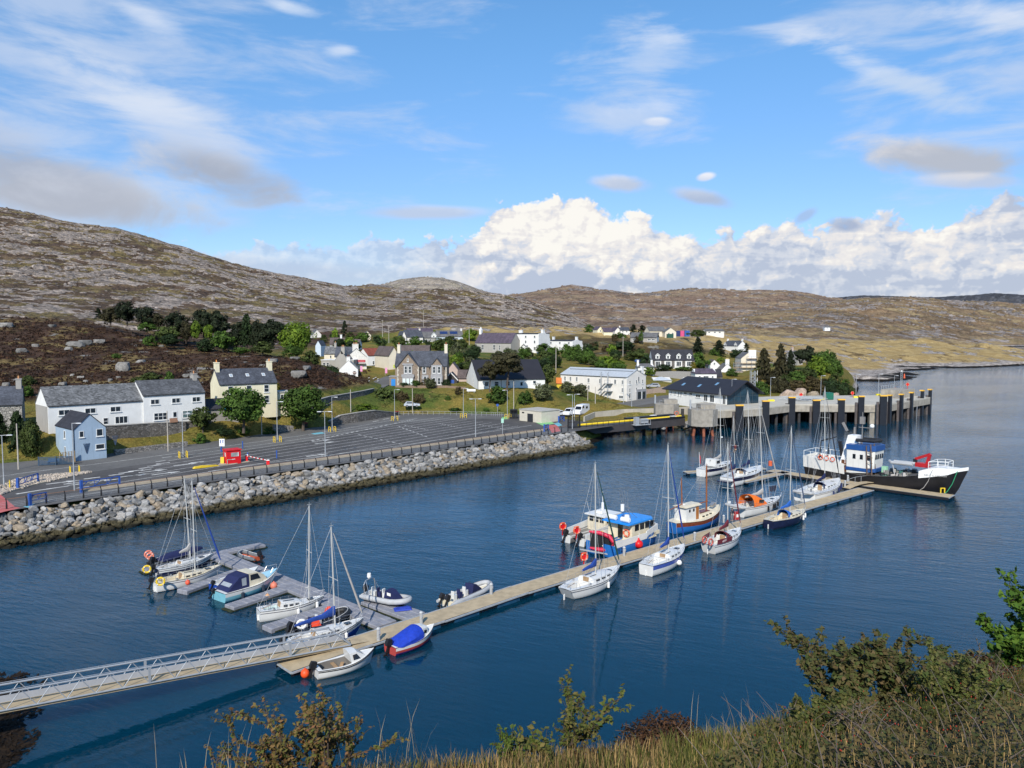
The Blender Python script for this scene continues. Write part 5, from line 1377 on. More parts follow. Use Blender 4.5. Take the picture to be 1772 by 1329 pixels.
 h=House('gable_house','small white gabled house with a round sign and picnic terrace','house',A,B,9.5,3.2,6.0,WHT,GREY,'y',over=.05);h.chimney(h.L/2,.4,5.2,7.2,1.1,.7,2,pot=M('dark_pot',(.12,.04,.03),.8))
 mb=MB();mb.M=Matrix.Translation((h.L-1.05,-.06,2.2))@Matrix.Rotation(math.pi/2,4,'X');mb.tube([(0,0,-.03),(0,0,.03)],.55,16);o=mb.build('sign_disc',M('brown_sign',(.10,.07,.06),.6),h.t)
 mb=MB();mb.b2((h.L-1.5,-.12,2.1),(h.L-.6,-.095,2.32));mb.build('sign_band',M('pale_lettering',(.62,.5,.45),.6),o)
 mb=MB()
 for x in(1.9,3.4,4.5):mb.bar((x,-1.5,-.3),(x,-1.5,1.55),.08)
 mb.b2((1.7,-1.7,1.55),(4.6,-.1,1.63));mb.build('terrace_canopy',M('grey_canopy',(.12,.11,.11),.6),h.t)
 mb=MB();mb.box((0,0,.74),(1.8,.8,.06));mb.box((0,-.65,.45),(1.8,.28,.05));mb.box((0,.65,.45),(1.8,.28,.05))
 for x in(-.7,.7):mb.bar((x,-.8,0),(x,.3,.72),.08);mb.bar((x,.8,0),(x,-.3,.72),.08)
 o=mb.build('picnic_table',M('orange_timber',(.45,.22,.07),.8));p=A+Vector((3.0,-2.6,0));o.location=(p.x,p.y,p.z-.1);tag(o,'wooden picnic table on the terrace of the small white house','table')
 A,B=AB(588,642,254,602,254)
 h=House('grey_gable_house','tall grey harled gable with a chimney behind the small white house','house',A+Vector((-1.5,0,0)),B,8,3.6,6.6,GREY,TILE_G,'y',over=.05);h.chimney(h.L*.62,.4,5.6,8.0,1.2,.8,2)
 A,B=AB(556,641,258,612,258)
 h=House('flat_shop','flat-roofed grey shop extension with a white fascia','shop',A,B,6,3.4,3.4,GREY,FRAME,over=.15);h.win('f',2.2,1.2,.9,1.4);h.win('f',1.0,1.2,.9,1.4)
 A,B=AB(600,644,263,634.5,265)
 h=House('white_shop','white stone-fronted gabled shop with a red sign above the street','shop',A,B,9.0,5.1,8.0,M('whitewashed_stone',(.66,.645,.60),.9,.14,2.2,.05,2.5),SLATE,'y',over=.08)
 L=h.L;h.chimney(L/2-.3,.5,7.0,9.6,2.0,.8,3)
 mb=MB();mb.b2((L*.5,-.12,3.35),(L*.94,-.02,4.15));o=mb.build('sign_panel',M('crimson_sign',(.42,.02,.04),.5),h.t);
 mb=MB();mb.b2((L*.52,-.125,3.62),(L*.9,-.122,3.82));mb.build('sign_lettering',M('faint_lettering',(.62,.25,.25),.6),o)
 mb=MB();mb.b2((L*.38,-1.1,2.75),(L*.96,-.02,2.95));mb.build('shop_canopy',M('canopy_grey',(.16,.16,.16),.6),h.t);h.win('f',L*.66,.2,3.2,2.0,(3,1),pane=CREAM)
 for y in(2.0,5.0):h.win('r',y,3.0,.9,1.3)
 A,B=AB(579,625,274,606,274)
 h=House('slate_wing','long blue slate roof wing left of the white gabled shop','house',A,B,6.5,1.6,4.9,WHT,SLATE,over=.1)
 A,B=AB(561,622,280,579,280)
 h=House('slate_cottage','small cream cottage with weathered grey roof above the flat shop','cottage',A,B,5.5,2.0,4.6,CREAM,SLATE_G,over=.1);h.win('f',2.4,.4,.6,1.1,(1,1));h.chimney(h.L-.2,2.7,3.2,6.0,.8,.9,1,GREY)
 A,B=AB(630,635,292,653,296)
 h=House('red_roof_house','white house with red-brown roof and two dormers at the top of the street','house',A+Vector((1.6,0,0)),B+Vector((2.3,0,0)),8,4.3,6.9,WHT,TILE_R,over=.1)
 h.wins('f',[2.2,5.2],.8,w=.8,h=1.4);h.dormer(h.L-2.6,1.5,2.6,1.9,.8,-.03,ww=.8,wh=1.3,trim=False);h.dormer(h.L-.9,1.5,2.6,1.9,.8,-.03,ww=.8,wh=1.3,trim=False)
 A,B=AB(656,634,300,667,300)
 h=House('white_cottage','little white cottage at the bend at the top of the street','cottage',A,B,5,3.3,4.8,WHT,TILE_G,over=.1);h.win('f',1.2,1.2,.7,1.0)
 A,B=AB(673,641,262,690,264)
 h=House('cream_shop','tall cream gable with a brown roof close behind the villa','shop',A,B,12,5.2,8.0,CREAM,TILE_B,'y',over=.25)
 mb=MB();mb.b2((h.L*.45,-.1,.8),(h.L*.95,-.02,1.9));mb.build('sign_panel',M('lime_sign',(.55,.62,.10),.5),h.t)
 A,B=AB(690,628,284,741,284)
 h=House('brown_roof_house','low cream house with wide brown tiled roof rising behind the villa','house',A,B,9,3.3,6.3,CREAM,TILE_B,over=.3);h.wins('f',[2.5,6.5,9],1.6,w=1.1,h=.9)
 A,B=AB(772,655,250,795,250)
 h=House('pink_house','pinkish harled gable with brown roof right of the villa','house',A,B,8,2.2,5.0,PINK,TILE_B,'y',over=.1);h.win('f',h.L/2,.3,.9,1.0,(2,1))
 A,B=AB(774,668,236,791,236)
 h=House('garage','dark timber garage with white bargeboards and a blue door right of the villa','garage',A+Vector((-.8,0,0)),B,7,2.0,4.0,M('dark_boarding',(.045,.04,.04),.8),TILE_B,'y',over=.1);h.door('f',h.L*.62,1.1,1.9,BLUE)
 mb=MB()
 for sg in(0,1):mb.bar((h.L*sg+(.3 if sg else-.3),-.2,1.75),(h.L/2,-.2,4.15),.1,.25)
 mb.build('bargeboard',FRAME,h.t)
 A,B=AB(792,667,240,808,240)
 h=House('bungalow_wing','low brown-roofed bungalow between the garage and the white hall','bungalow',A,B,7,2.3,4.6,PINK,TILE_B,over=.2)
 A,B=AB(571,606,330,596,331)
 h=House('upper_house','white-gabled house with brown roof and white chimney above the shops','house',A,B,8,2.4,5.2,WHT,TILE_B,over=.2);h.chimney(h.L*.75,4,4.2,6.6,.8,.9,0);h.skylight(h.L*.6,.5)
 A,B=AB(600,606,334,621,334)
 h=House('upper_house','white house with brown roof next right of the white chimney house','house',A,B,7,2.6,4.6,WHT,TILE_B,over=.2);h.wins('f',[1.6,3.6],1.0,w=1.2,h=.9,mull=(2,1))
 A,B=AB(546,616,292,555.5,292)
 h=House('narrow_house','narrow pale blue gable beside the big bright green tree','house',A,B,8,3.9,5.7,PALEB,SLATE,'y',over=.05)
 A,B=AB(546,632,282,562,284)
 h=House('white_shed','low white shed under the narrow pale blue gable','shed',A,B,4,1.6,1.6,WHT,FRAME,over=.1)
 A,B=AB(541,585,430,556,432)
 h=House('upper_cottage','white-gabled grey-roofed cottage high behind the bright green tree','cottage',A,B,8,2.0,4.6,WHT2,TILE_G,'y',over=.2)
 A,B=AB(630,584,440,642,441)
 h=House('upper_cottage','single cream gable high on the slope above the red roofed house','cottage',A,B,7,1.2,3.6,CREAM,TILE_G,'y',over=.2)
 A,B=AB(695,594,402,703,403)
 h=House('upper_villa','white gable end of the blue-roofed house high above the stone villa','house',A,B,8,3.2,6.2,WHT2,SLATE,'y',over=.2);h.win('f',1.3,1,.8,1.2)
 A,B=AB(703,593,404,732,408)
 h=House('upper_terrace','long blue-grey roofed house high above the stone villa','house',A,B,8,3.0,6.6,WHT2,SLATE,over=.2);h.wins('f',[2,4.5,7],1,w=1,h=1.2);h.chimney(h.L-.5,4,5.5,7.4,.8,.8,1)
 A,B=AB(706,588,430,750,434)
 h=House('upper_terrace','purple-roofed house topmost behind the stone villa','house',A,B,8,3.2,6.4,CREAM,TILE_P,over=.2)
 A,B=AB(733,594,410,755,412)
 h=House('upper_terrace','grey roofed house with white gablet left of the solar panel house','house',A,B,8,3.0,6.0,GREY,TILE_G,over=.2);h.dormer(h.L*.8,2.6,2.6,1.6,1.4,-.03,wall=WHT,ww=.9,wh=1.0);h.wins('f',[1.6,3.6],1.0,w=1,h=1.2)
 A,B=AB(756,591,425,801,428)
 h=House('solar_house','pale house with solar panels on its grey roof','house',A,B,8,2.8,6.0,PALEB,TILE_G,over=.2);h.wins('f',[2,5,8,11],.9,w=1.4,h=1.2,mull=(2,1));h.chimney(h.L-.4,4,5,7.2,.8,.8,1,WHT)
 sp=MB();kk=3.2/4
 for x in(4.0,9.6):sp.M=Matrix.Translation((x,2.2,2.8+2.2*kk+.3))@Matrix.Rotation(math.atan(kk),4,'X');sp.box((0,0,0),(4.2,2.2,.1))
 sp.build('solar_panel',M('solar_blue',(.02,.04,.12),.15),h.t)
 A,B=AB(822,608.5,376,884,366)
 h=House('church_hall','grey church hall with a purple slate roof and white bellcote','church',A,B,9.5,4.3,9.0,GREY,TILE_P,over=.1);h.wins('f',[4.4,11.0],.9,w=1.3,h=2.6,mull=(2,2));h.win('f',14,.9,.7,2.4)
 mb=MB();mb.b2((-.1,4.0,8.2),(1.1,5.4,10.6));mb.add([(-.1,4.0,10.6),(1.1,4.0,10.6),(1.1,5.4,10.6),(-.1,5.4,10.6),(.5,4.7,12.2)],[(0,1,4),(1,2,4),(2,3,4),(3,0,4)]);mb.build('bellcote',WHT,h.t)
 A,B=AB(889,608,376,931,367)
 h=House('manse','tall white three-storey house with a pitched porch on the slope','house',A,B,9.5,8.6,8.8,WHT,SLATE_D,over=.15)
 mb=MB();mb.add([(h.L+.003,y,z)for y,z in((0,-2),(9.5,-2),(9.5,6.2),(5.2,9.2),(1.5,8.8),(0,8.6))]+[(h.L+.4,y,z)for y,z in((0,-2),(9.5,-2),(9.5,6.2),(5.2,9.2),(1.5,8.8),(0,8.6))],[(6,7,8,9,10,11),(0,6,11,5),(1,2,8,7),(2,3,9,8),(3,4,10,9),(4,5,11,10)]);mb.build('gable_wall',WHT,h.t)
 L=h.L
 for z,hh in((6.6,1.1),(4.0,1.4)):h.wins('f',[2.0,L/2,L-2.0],z,w=.95 if z<6 else 1.1,h=hh)
 h.wins('f',[2.0,L-2.0],.8,w=1.1,h=1.6,mull=(2,1));mb=MB();V=[(L/2+x,y,z)for y in(-1.5,-.003)for x,z in((-1.3,-1),(1.3,-1),(1.3,2.2),(0,3.6),(-1.3,2.2))];mb.add(V,[(4,3,2,1,0),(0,5,9,4),(1,2,7,6),(4,9,8,3),(3,8,7,2)]);pc=mb.build('porch',WHT,h.t)
 mb=MB()
 for sg in(-1,1):mb.bar((L/2+sg*1.5,-1.6,2.15),(L/2,-1.6,3.75),.2,.2);mb.bar((L/2+sg*.7,-1.55,2.9),(L/2+sg*.7,-.05,2.9),1.5,.12)
 mb.build('porch_roof',SLATE,pc)
 h.chimney(1.0,4.5,8.4,10.4,2.0,.9,3,pot=M('buff_pot',(.55,.36,.18),.8));h.chimney(L-.4,4.5,8.4,10.6,1.2,1.6,2,pot=_MATS['buff_pot'])
 A,B=AB(948,607.5,388,990,378)
 h=House('dormer_house','white flat-dormered house with two white chimneys right of the three-storey house','house',A,B,8.5,5.2,5.6,WHT,SLATE_D,over=.1);L=h.L
 h.wins('f',[2.0,L/2,L-2.0],3.6,w=1.1,h=1.1,mull=(2,1));h.wins('f',[2.4,L-2.8],.6,w=1.2,h=1.4,mull=(2,1));h.door('f',L/2,1.1,2.2,M('grey_door',(.3,.3,.3),.6))
 h.chimney(.4,4.2,4.5,7.2,.9,1.2,0);h.chimney(L-.4,4.2,4.5,7.2,.9,1.2,0)
 mb=MB();V=[(L+x,y,z)for x in(.003,.35)for y,z in((0,-2),(8.5,-2),(8.5,3.2),(4.2,6.1),(0,5.0))];mb.add(V,[(5,6,7,8,9),(0,5,9,4),(1,2,7,6),(2,3,8,7),(3,4,9,8)]);mb.build('gable_wall',WHT,h.t)
 A,B=AB(1034,578,515,1044,516);h=House('yellow_cottage','cream-yellow gable farthest left of the upper row on the moor','house',A,B,9,2.9,5.0,YEL,TILE_P,'y',over=.2);h.win('f',2,1.5,.9,1.2)
 A,B=AB(1045,580,510,1060,511);h=House('purple_roof_cottage','dark purple roof adjoining the yellow gable on the moor','house',A,B,8,2.2,4.8,YEL,TILE_P,over=.2)
 A,B=AB(1064,580,520,1074,521);h=House('pink_cottage','pinkish white gable in the middle of the upper row on the moor','house',A,B,9,3.0,5.2,WHT2,TILE_P,'y',over=.2)
 A,B=AB(1074,581,517,1090,518);h=House('white_house','white two-storey house at the right end of the upper row on the moor','house',A,B,8,3.6,5.6,WHT2,SLATE,over=.2);h.wins('f',[1.5,4.2],2.3,w=.9,h=1.0);h.chimney(.4,4,4.8,6.6,.8,.8,1)
 A,B=AB(1091,592.5,392,1136,388)
 h=House('grey_bungalow','grey harled bungalow with a wide brown-grey roof on the slope','bungalow',A,B,9,2.6,4.9,GREY,TILE_G,over=.3);h.wins('f',[2,5,9.5,11.5],.9,w=1.5,h=1.0,mull=(2,1))
 mb=MB();mb.b2((h.L+.003,.05,-2),(h.L+.1,8.95,2.5));mb.build('gable_wall',WHT2,h.t)
 A,B=AB(1124,581,480,1152,482);h=House('steading','long grey-roofed building behind the cream gable on the moor','building',A,B,9,3.0,5.6,CREAM,TILE_G,over=.2);h.win('f',6,1.2,1.2,1.0)
 A,B=AB(1151,582,472,1170,472);h=House('cream_gable_hall','broad cream gable beside the coloured containers','building',A,B,9,2.8,5.2,CREAM,TILE_G,'y',over=.2);h.win('f',2.2,1.2,1.1,1.0);h.win('f',4.6,1.2,1.1,1.0)
 for px0,px1,c,lab in[(1170.5,1177,(.02,.03,.12),'navy container on the moor, left of the pink one'),(1177.5,1184,(.55,.08,.20),'pink container between two blue ones on the moor'),(1184.8,1193.5,(.03,.10,.32),'blue container at the right end of the container row'),]:
  A,B=AB(px0,579.5,474,px1,474)
  t=thing('container',lab,'container',A,0);mb=MB();mb.b2((0,0,-1),(B.x-A.x,4,2.6));mb.build('shell',M('container_'+lab[:4],c,.6),t);mb=MB()
  for k in range(5):mb.b2(((B.x-A.x)*(k+.2)/5,-.06,0),((B.x-A.x)*(k+.5)/5,-.003,2.5))
  mb.build('ribs',_MATS['container_'+lab[:4]],t)
 A,B=AB(1155,583.5,466,1165.5,466);t=thing('container','dark green container below the cream gable on the moor','container',A,0);mb=MB();mb.b2((0,0,-1),(B.x-A.x,3,1.9));mb.build('shell',M('dark_green',(.01,.07,.05),.6),t);mb=MB();mb.b2((-.05,-.05,1.9),(B.x-A.x+.05,3.05,2.0));mb.build('lid',_MATS['dark_green'],t)
 A,B=AB(1222,578,600,1253,602);h=House('moor_bungalow','low pale bungalow alone on the moor right of the containers','bungalow',A,B,8,2.4,3.9,WHT2,TILE_G,over=.3);h.wins('f',[2.5,7,11],.8,w=1.6,h=1.0,mull=(2,1))
 A,B=AB(1427,571,1190,1436.5,1190);A.z+=1.5;h=House('far_cottage','tiny white cottage far out on the brown hillside','cottage',A,B,6,2.6,4.6,WHT,TILE_G,over=.2);h.win('f',4,.8,1.2,1.0)
 A,B=AB(1251,607.5,478,1277,466)
 h=House('white_dormer_cottage','white cottage with two gabled dormers and navy roof on the moor edge','cottage',A,B,7,3.4,6.4,WHT,SLATE,over=.15);L=h.L;h.dormer(2.0,2.2,2.0,2.2,1.2,-.03,ww=1.0,wh=1.2);h.dormer(L-2.0,2.2,2.0,2.2,1.2,-.03,ww=1.0,wh=1.2);h.wins('f',[2,L-2],.5,w=1,h=1.2);h.door('f',L/2,1,2);h.chimney(.3,3.5,5.5,7.6,.7,.9,1);h.chimney(L-.3,3.5,5.5,7.6,.7,.9,1)
 A,B=AB(1129,635,320,1201,320)
 h=House('dormer_terrace','dark-roofed stone and white terrace with four matching dormers','terrace',A,B,9,2.75,7.0,M('white_and_stone',(.66,.655,.63),.9,.08),SLATE_D,over=.1);L=h.L
 for k in range(4):x=2.2+k*(L-4.2)/3;h.dormer(x,1.7,3.1,1.7,.75,.6,wall=WHT,ww=1.0,wh=1.3);h.win('f',x,.3,2.0,2.0,(3,1))
 mb=MB()
 for k in range(5):x=[.35,4.25,8.6,13.0,L-.35][k];mb.b2((x-.62,-.07,-.3),(x+.62,-.003,2.7))
 mb.build('stone_panel',STONE,h.t)
 A,B=AB(1104,656,300,1132,300)
 h=House('white_l_house','white two-storey house with chimneys behind the long white building','house',A,B,7,4.6,5.8,WHT,TILE_G,over=.15,hip=1.5);h.wins('f',[1.6,4.4],2.8,w=.8,h=1.2);h.wins('f',[4.4],.5,w=.8,h=1.2);h.chimney(.4,3.5,5.0,7.3,.7,1.0,0);h.chimney(h.L-.5,3.5,5.0,7.3,.7,1.0,0)
 mb=MB();mb.b2((4.0,-1.4,0),(6.0,-.003,1.9));mb.build('porch',WHT,h.t)
 A,B=AB(1131,668.5,285,1162,285);h=House('low_white_building','low white building with a pale sheet roof left of the terminal','building',A,B,8,2.2,3.2,WHT2,M('sheet_roof',(.52,.55,.57),.4),over=.2,hip=3);h.wins('f',[2,5.2],.7,w=.9,h=.9)
 A,B=AB(1203,659,292,1240,292);h=House('low_white_house','low white house with a purple-brown roof rising just over the terminal roof','house',A,B,7,2.8,4.4,WHT,TILE_P,over=.2,hip=1.0);h.wins('f',[1.7,6.6],1.1,w=.8,h=.8);h.win('f',4.1,.9,2.0,1.0,(3,1))
 A,B=AB(1241,659,295,1250,295);h=House('slate_lean_to','steep dark slate lean-to beside the low white house','shed',A,B,6,1.6,4.2,STONE,SLATE_D,over=.1)
 A,B=AB(1225,645,350,1247,350);h=House('white_gable_house','white house with a small upper gable window left of the white chimney gable','house',A,B,8,3.2,5.8,WHT,TILE_B,'y',over=.15);h.win('f',h.L/2,3.6,.8,1.0)
 A,B=AB(1248,646,342,1269,342);h=House('chimney_gable_house','white gable topped by a broad buff chimney below the scaffolded house','house',A,B,8,1.4,4.2,WHT,TILE_G,'y',over=.05);h.chimney(h.L/2,.5,3.4,6.2,1.7,.9,3,pot=M('buff_pot2',(.6,.45,.22),.8))
 A,B=AB(1270,650,338,1286,338);h=House('stone_outhouse','small rough stone outhouse in front of the scaffolded house','outhouse',A,B,5,1.9,1.9,stone_mat('pink_stone',(.33,.25,.21),(.45,.38,.33),1.6),TILE_G,over=.05)
 A,B=AB(1282,645,345,1307,345)
 h=House('scaffolded_house','tall white gable house wrapped in scaffolding with a crowded chimney','house',A,B,9,6.4,9.0,CREAM,TILE_G,'y',over=.05,roofless=False);L=h.L
 mb=MB();mb.b2((L*.5,-.25,5.4),(L*1.02,.8,10.2));ch=mb.build('chimney',WHT,h.t)
 for k in range(6):p=MB();p.cone((L*.5+.3+k*.52,.2,10.2),.15,.12,.7,8);p.build('chimney_pot',_MATS['buff_pot2'],ch)
 t=thing('scaffolding','grey scaffolding with orange boards around the tall white gable','scaffolding',A+Vector((0,-1.6,0)))
 mb=MB();bd=MB()
 for x in(-3.5,-1.8,0,2.2,4.4,6.6):
  for y in(0,1.2):mb.tube([(x,y,-2),(x,y,7.4 if x>1 else 4.6)],.06,5)
 for z in(.4,2.4,4.4,6.4):
  mb.tube([(-3.5 if z<5 else 2.2,0,z+.9),(6.8,0,z+.9)],.06,5);bd.b2((-3.5 if z<5 else 2.2,0,z),(6.8,1.2,z+.1))
 mb.build('tubes',GALV,t);bd.build('boards',M('scaffold_board',(.42,.26,.14),.8),t)
 t=thing('lattice_mast','grey lattice mast standing behind the terminal gable','mast',pt(1302,684,262))
 mb=MB()
 for x,y in((-.7,-.7),(.7,-.7),(.7,.7),(-.7,.7)):mb.tube([(x,y,-2),(x,y,8.2)],.09,5)
 for k in range(7):
  z=k*1.2
  for a,b in(((-.7,-.7),(.7,-.7)),((.7,-.7),(.7,.7)),((.7,.7),(-.7,.7)),((-.7,.7),(-.7,-.7))):mb.bar((*a,z),(*b,z+1.2),.07);mb.bar((*a,z),(*b,z),.06)
 mb.build('lattice',GALV,t)
 mb=MB()
 for z in(5.2,7.6):mb.tube([(.8,-.4,z),(1.4,-.4,z)],.05,5);mb.tube([(1.4,-.4,z-.7),(1.4,-.4,z+.9)],.09,6)
 mb.build('antenna',FRAME,t)
 A,B=AB(1380,634,330,1389,331);h=House('hidden_house','grey stone house half hidden by the trees on the wooded knoll','house',A,B,8,4.8,6.6,GREY,TILE_G,over=.2);h.chimney(.4,4,6,8.2,.8,.9,1,PINK)
 t=thing('notice_board','long white board standing on the grass bank below the white hall','sign',pt(809,679,218.5));mb=MB();mb.b2((-.2,0,.3),(2.3,.08,.95));mb.build('panel',WHITE,t);mb=MB();mb.bar((.2,.12,-.5),(.2,.12,.9),.08);mb.bar((1.9,.12,-.5),(1.9,.12,.9),.08);mb.build('post',GALV,t)
 for px,py,d,h_,lab in[(662,580,452,9,'grey double pole on the slope above the red roofed house'),(673,596,400,9.5,'lone telegraph pole left of the upper villa'),(812,594,380,8,'pale telegraph pole left of the church hall'),(733,563,560,11,'tall thin mast on the rocky hillside above the town'),(962,640,262,8.5,'pole among the bushes left of the long white building'),(1078,613,345,8,'pole among the bushes above the long white building')]:
  p=pt(px,py,d);t=thing('telegraph_pole',lab,'pole',p,0);mb=MB();mb.tube([(0,0,-1),(0,0,h_)],.14,6,.1);mb.build('shaft',WOODPOLE,t);mb=MB();mb.bar((-.7,0,h_-.5),(.7,0,h_-.5),.1);mb.build('crossarm',WOODPOLE,t)
 for px,py,lab in[(623.5,645,'pink banner on a stand outside the white shop'),(666.5,648,'pink banner on a post at the corner of the cream shop')]:
  p=pt(px,py,250);t=thing('banner_flag',lab,'banner',p);mb=MB();mb.tube([(0,0,-.3),(0,0,2.3)],.05,5);mb.build('post',GALV,t);mb=MB();mb.b2((0,-.03,.4),(.7,.03,2.2));mb.build('flag',M('pink_flag',(.70,.28,.48),.7),t)
def leaf_mat(name,col,var=.35,yellow=.0):
 m=bpy.data.materials.new(name);m.use_nodes=True;_MATS[name]=m
 T=NT(m.node_tree);b=T.n['Principled BSDF']
 a=T.n.new('ShaderNodeAttribute');a.attribute_name='tint'
 g=T.n.new('ShaderNodeNewGeometry').outputs['Position']
 r=T.n.new('ShaderNodeObjectInfo').outputs['Random']
 c=T.mix(a.outputs['Fac'],tuple(v*(1-var)for v in col),(col[0]*(1+var)+yellow,col[1]*(1+var),col[2]*(1+var*.4)))
 c=T.scol(c,T.m('MULTIPLY',T.ss(T.noise(g,.9,4,.6),.3,.7,.72,1.28),T.ss(r,0,1,.85,1.15,'LINEAR')))
 T.put(b.inputs['Base Color'],c);b.inputs['Roughness'].default_value=.75;b.inputs['Specular IOR Level'].default_value=.2
 tr=T.n.new('ShaderNodeBsdfTranslucent');T.put(tr.inputs[0],c)
 mx=T.n.new('ShaderNodeMixShader');mx.inputs[0].default_value=.22
 T.l.new(b.outputs[0],mx.inputs[1]);T.l.new(tr.outputs[0],mx.inputs[2]);T.l.new(mx.outputs[0],T.n['Material Output'].inputs[0])
 return m
LM={'bright':leaf_mat('bright_leaves',(.105,.185,.022),.35,.03),'green':leaf_mat('green_leaves',(.062,.112,.022)),'mid':leaf_mat('olive_leaves',(.060,.082,.024)),'dark':leaf_mat('dark_leaves',(.026,.046,.018)),'con':leaf_mat('conifer_needles',(.022,.031,.016)),'brown':leaf_mat('brownish_needles',(.050,.046,.024)),'grey':leaf_mat('greygreen_leaves',(.085,.095,.050)),'rust':leaf_mat('rusty_leaves',(.075,.058,.028)),'yel':leaf_mat('gorse_leaves',(.19,.16,.02))}
BARK=M('bark',(.085,.066,.052),.9,.3,4);PALEBARK=M('birch_bark',(.42,.38,.33),.9,.2,4)
def leaves_mesh(name,cen,nrm,size,tint,mat,rs,aspect=1.6):
 0
 n=len(cen)
 nrm=nrm+rs.normal(0,.55,(n,3));nrm/=np.linalg.norm(nrm,axis=1)[:,None]+1e-9
 t=np.cross(nrm,rs.normal(0,1,(n,3)));t/=np.linalg.norm(t,axis=1)[:,None]+1e-9
 b=np.cross(nrm,t);s=(size*rs.uniform(.65,1.35,n))[:,None]
 co=np.stack([cen-t*s*aspect/2,cen+b*s/2-t*s*.1,cen+t*s*aspect/2,cen-b*s/2+t*s*.1],1).reshape(-1,3)
 me=bpy.data.meshes.new(name);me.vertices.add(4*n);me.vertices.foreach_set('co',co.astype(np.float32).ravel())
 me.loops.add(4*n);me.loops.foreach_set('vertex_index',np.arange(4*n,dtype=np.int32));me.polygons.add(n)
 me.polygons.foreach_set('loop_start',np.arange(0,4*n,4,dtype=np.int32))
 at_=me.attributes.new('tint','FLOAT','POINT');at_.data.foreach_set('value',np.repeat(tint,4).astype(np.float32))
 me.materials.append(mat);me.update();me.validate();return me
_CR={}
def crown(kind,var,mkey,lod):
 0
 k=(kind,var,mkey,lod)
 if k in _CR:return _CR[k]
 rs=np.random.RandomState(1000+var*7+ord(kind[0]))
 C,Nn,Tt=[],[],[]
 if kind in 'bskpr':
  ncl,nl={0:(26,26),1:(60,34),2:(120,44)}[lod]
  lo={'b':.16,'s':-.02,'k':.04,'p':.50,'r':.02}[kind]
  for i in range(ncl):
   while True:
    p=rs.uniform(-1,1,3)
    r=np.linalg.norm(p)
    if .45<r<1 and(kind!='s' or p[2]>-.35):break
   zc=(1+lo)/2 if kind!='s' else .32
   hz=(1-lo)/2 if kind!='s' else .60
   wid=.40+.07*math.sin(5.1*math.atan2(p[1],p[0])+var)+.05*math.sin(9*p[2]+var)
   if kind=='r':wid*=1.12-.42*(p[2]+.3)
   if kind=='k':wid*=1.0-.35*max(0,p[2])
   c=np.array([p[0]*wid,p[1]*wid,zc+p[2]*hz*.88])
   if kind=='p':c[2]=.62+.25*p[2]+.14*abs(math.sin(3*p[0]+var));c[0]*=1.08
   cr=rs.uniform(.09,.155)*(1.0 if lod else 1.25);tn=rs.uniform(0,1)
   d=rs.normal(0,1,(nl,3));d/=np.linalg.norm(d,axis=1)[:,None];rad=rs.uniform(.45,1,(nl,1))**.5
   q=c+d*rad*cr*np.array([1,1,.8 if kind!='p' else .42])
   C.append(q);Nn.append(d*.8+p/max(r,.1)*.6+np.array([0,0,.25]));Tt.append(np.clip(tn+rs.normal(0,.18,nl),0,1))
  size={0:.085,1:.058,2:.040}[lod]
 else:
  nb,nl={0:(70,14),1:(170,22),2:(260,30)}[lod]
  for i in range(nb):
   h=rs.uniform(.03,.99)**.9;a=rs.uniform(0,6.28);L=(.56*(1-h)**.6+.04)*rs.uniform(.55,1.15);tn=rs.uniform(0,1)
   t=rs.uniform(.15,1,nl);q=np.stack([np.cos(a)*t*L,np.sin(a)*t*L,h+t*L*(.10-.22*t)],1)+rs.normal(0,.016,(nl,3))
   C.append(q);Nn.append(np.stack([np.cos(a)*t*.5,np.sin(a)*t*.5,t*0+.8],1));Tt.append(np.clip(tn+rs.normal(0,.2,nl),0,1))
  size={0:.085,1:.055,2:.042}[lod]
 me=leaves_mesh('crown',np.concatenate(C),np.concatenate(Nn),size,np.concatenate(Tt),LM[mkey],rs)
 _CR[k]=me;return me
_TK={}
def trunk(kind,var,mat):
 k=(kind,var,mat.name)
 if k in _TK:return _TK[k]
 rnd=random.Random(var*3+1);mb=MB()
 if kind=='c':mb.tube([(0,0,-.06),(0,0,.5),(0,0,.96)],.022,6,.004)
 elif kind=='p':
  mb.tube([(0,0,-.06),(.02,.01,.25),(.05,.0,.48),(.11,0,.74)],[.030,.026,.023,.010],7)
  for a in range(7):t=a*.9+var;mb.tube([(.05,0,.46+.03*a),(.05+.16*math.cos(t),.16*math.sin(t),.60+.03*a),(.05+.32*math.cos(t),.32*math.sin(t),.66+.03*a)],.011,5,.004)
 else:
  top=.55;mb.tube([(0,0,-.06),(.01,0,.2),(0,.01,top)],[.032,.026,.016],7)
  for a in range(6):t=a*1.05+var;h=.16+.05*a;mb.tube([(0,0,h),(.14*math.cos(t),.14*math.sin(t),h+.16),(.28*math.cos(t),.28*math.sin(t),h+.30)],.014,5,.004)
 me=mb.mesh('trunk',mat,True);_TK[k]=me;return me
_tv=[0]
NAMES={'r':'conifer','b':'tree','s':'shrub','c':'conifer','p':'pine_tree','k':'tree'}
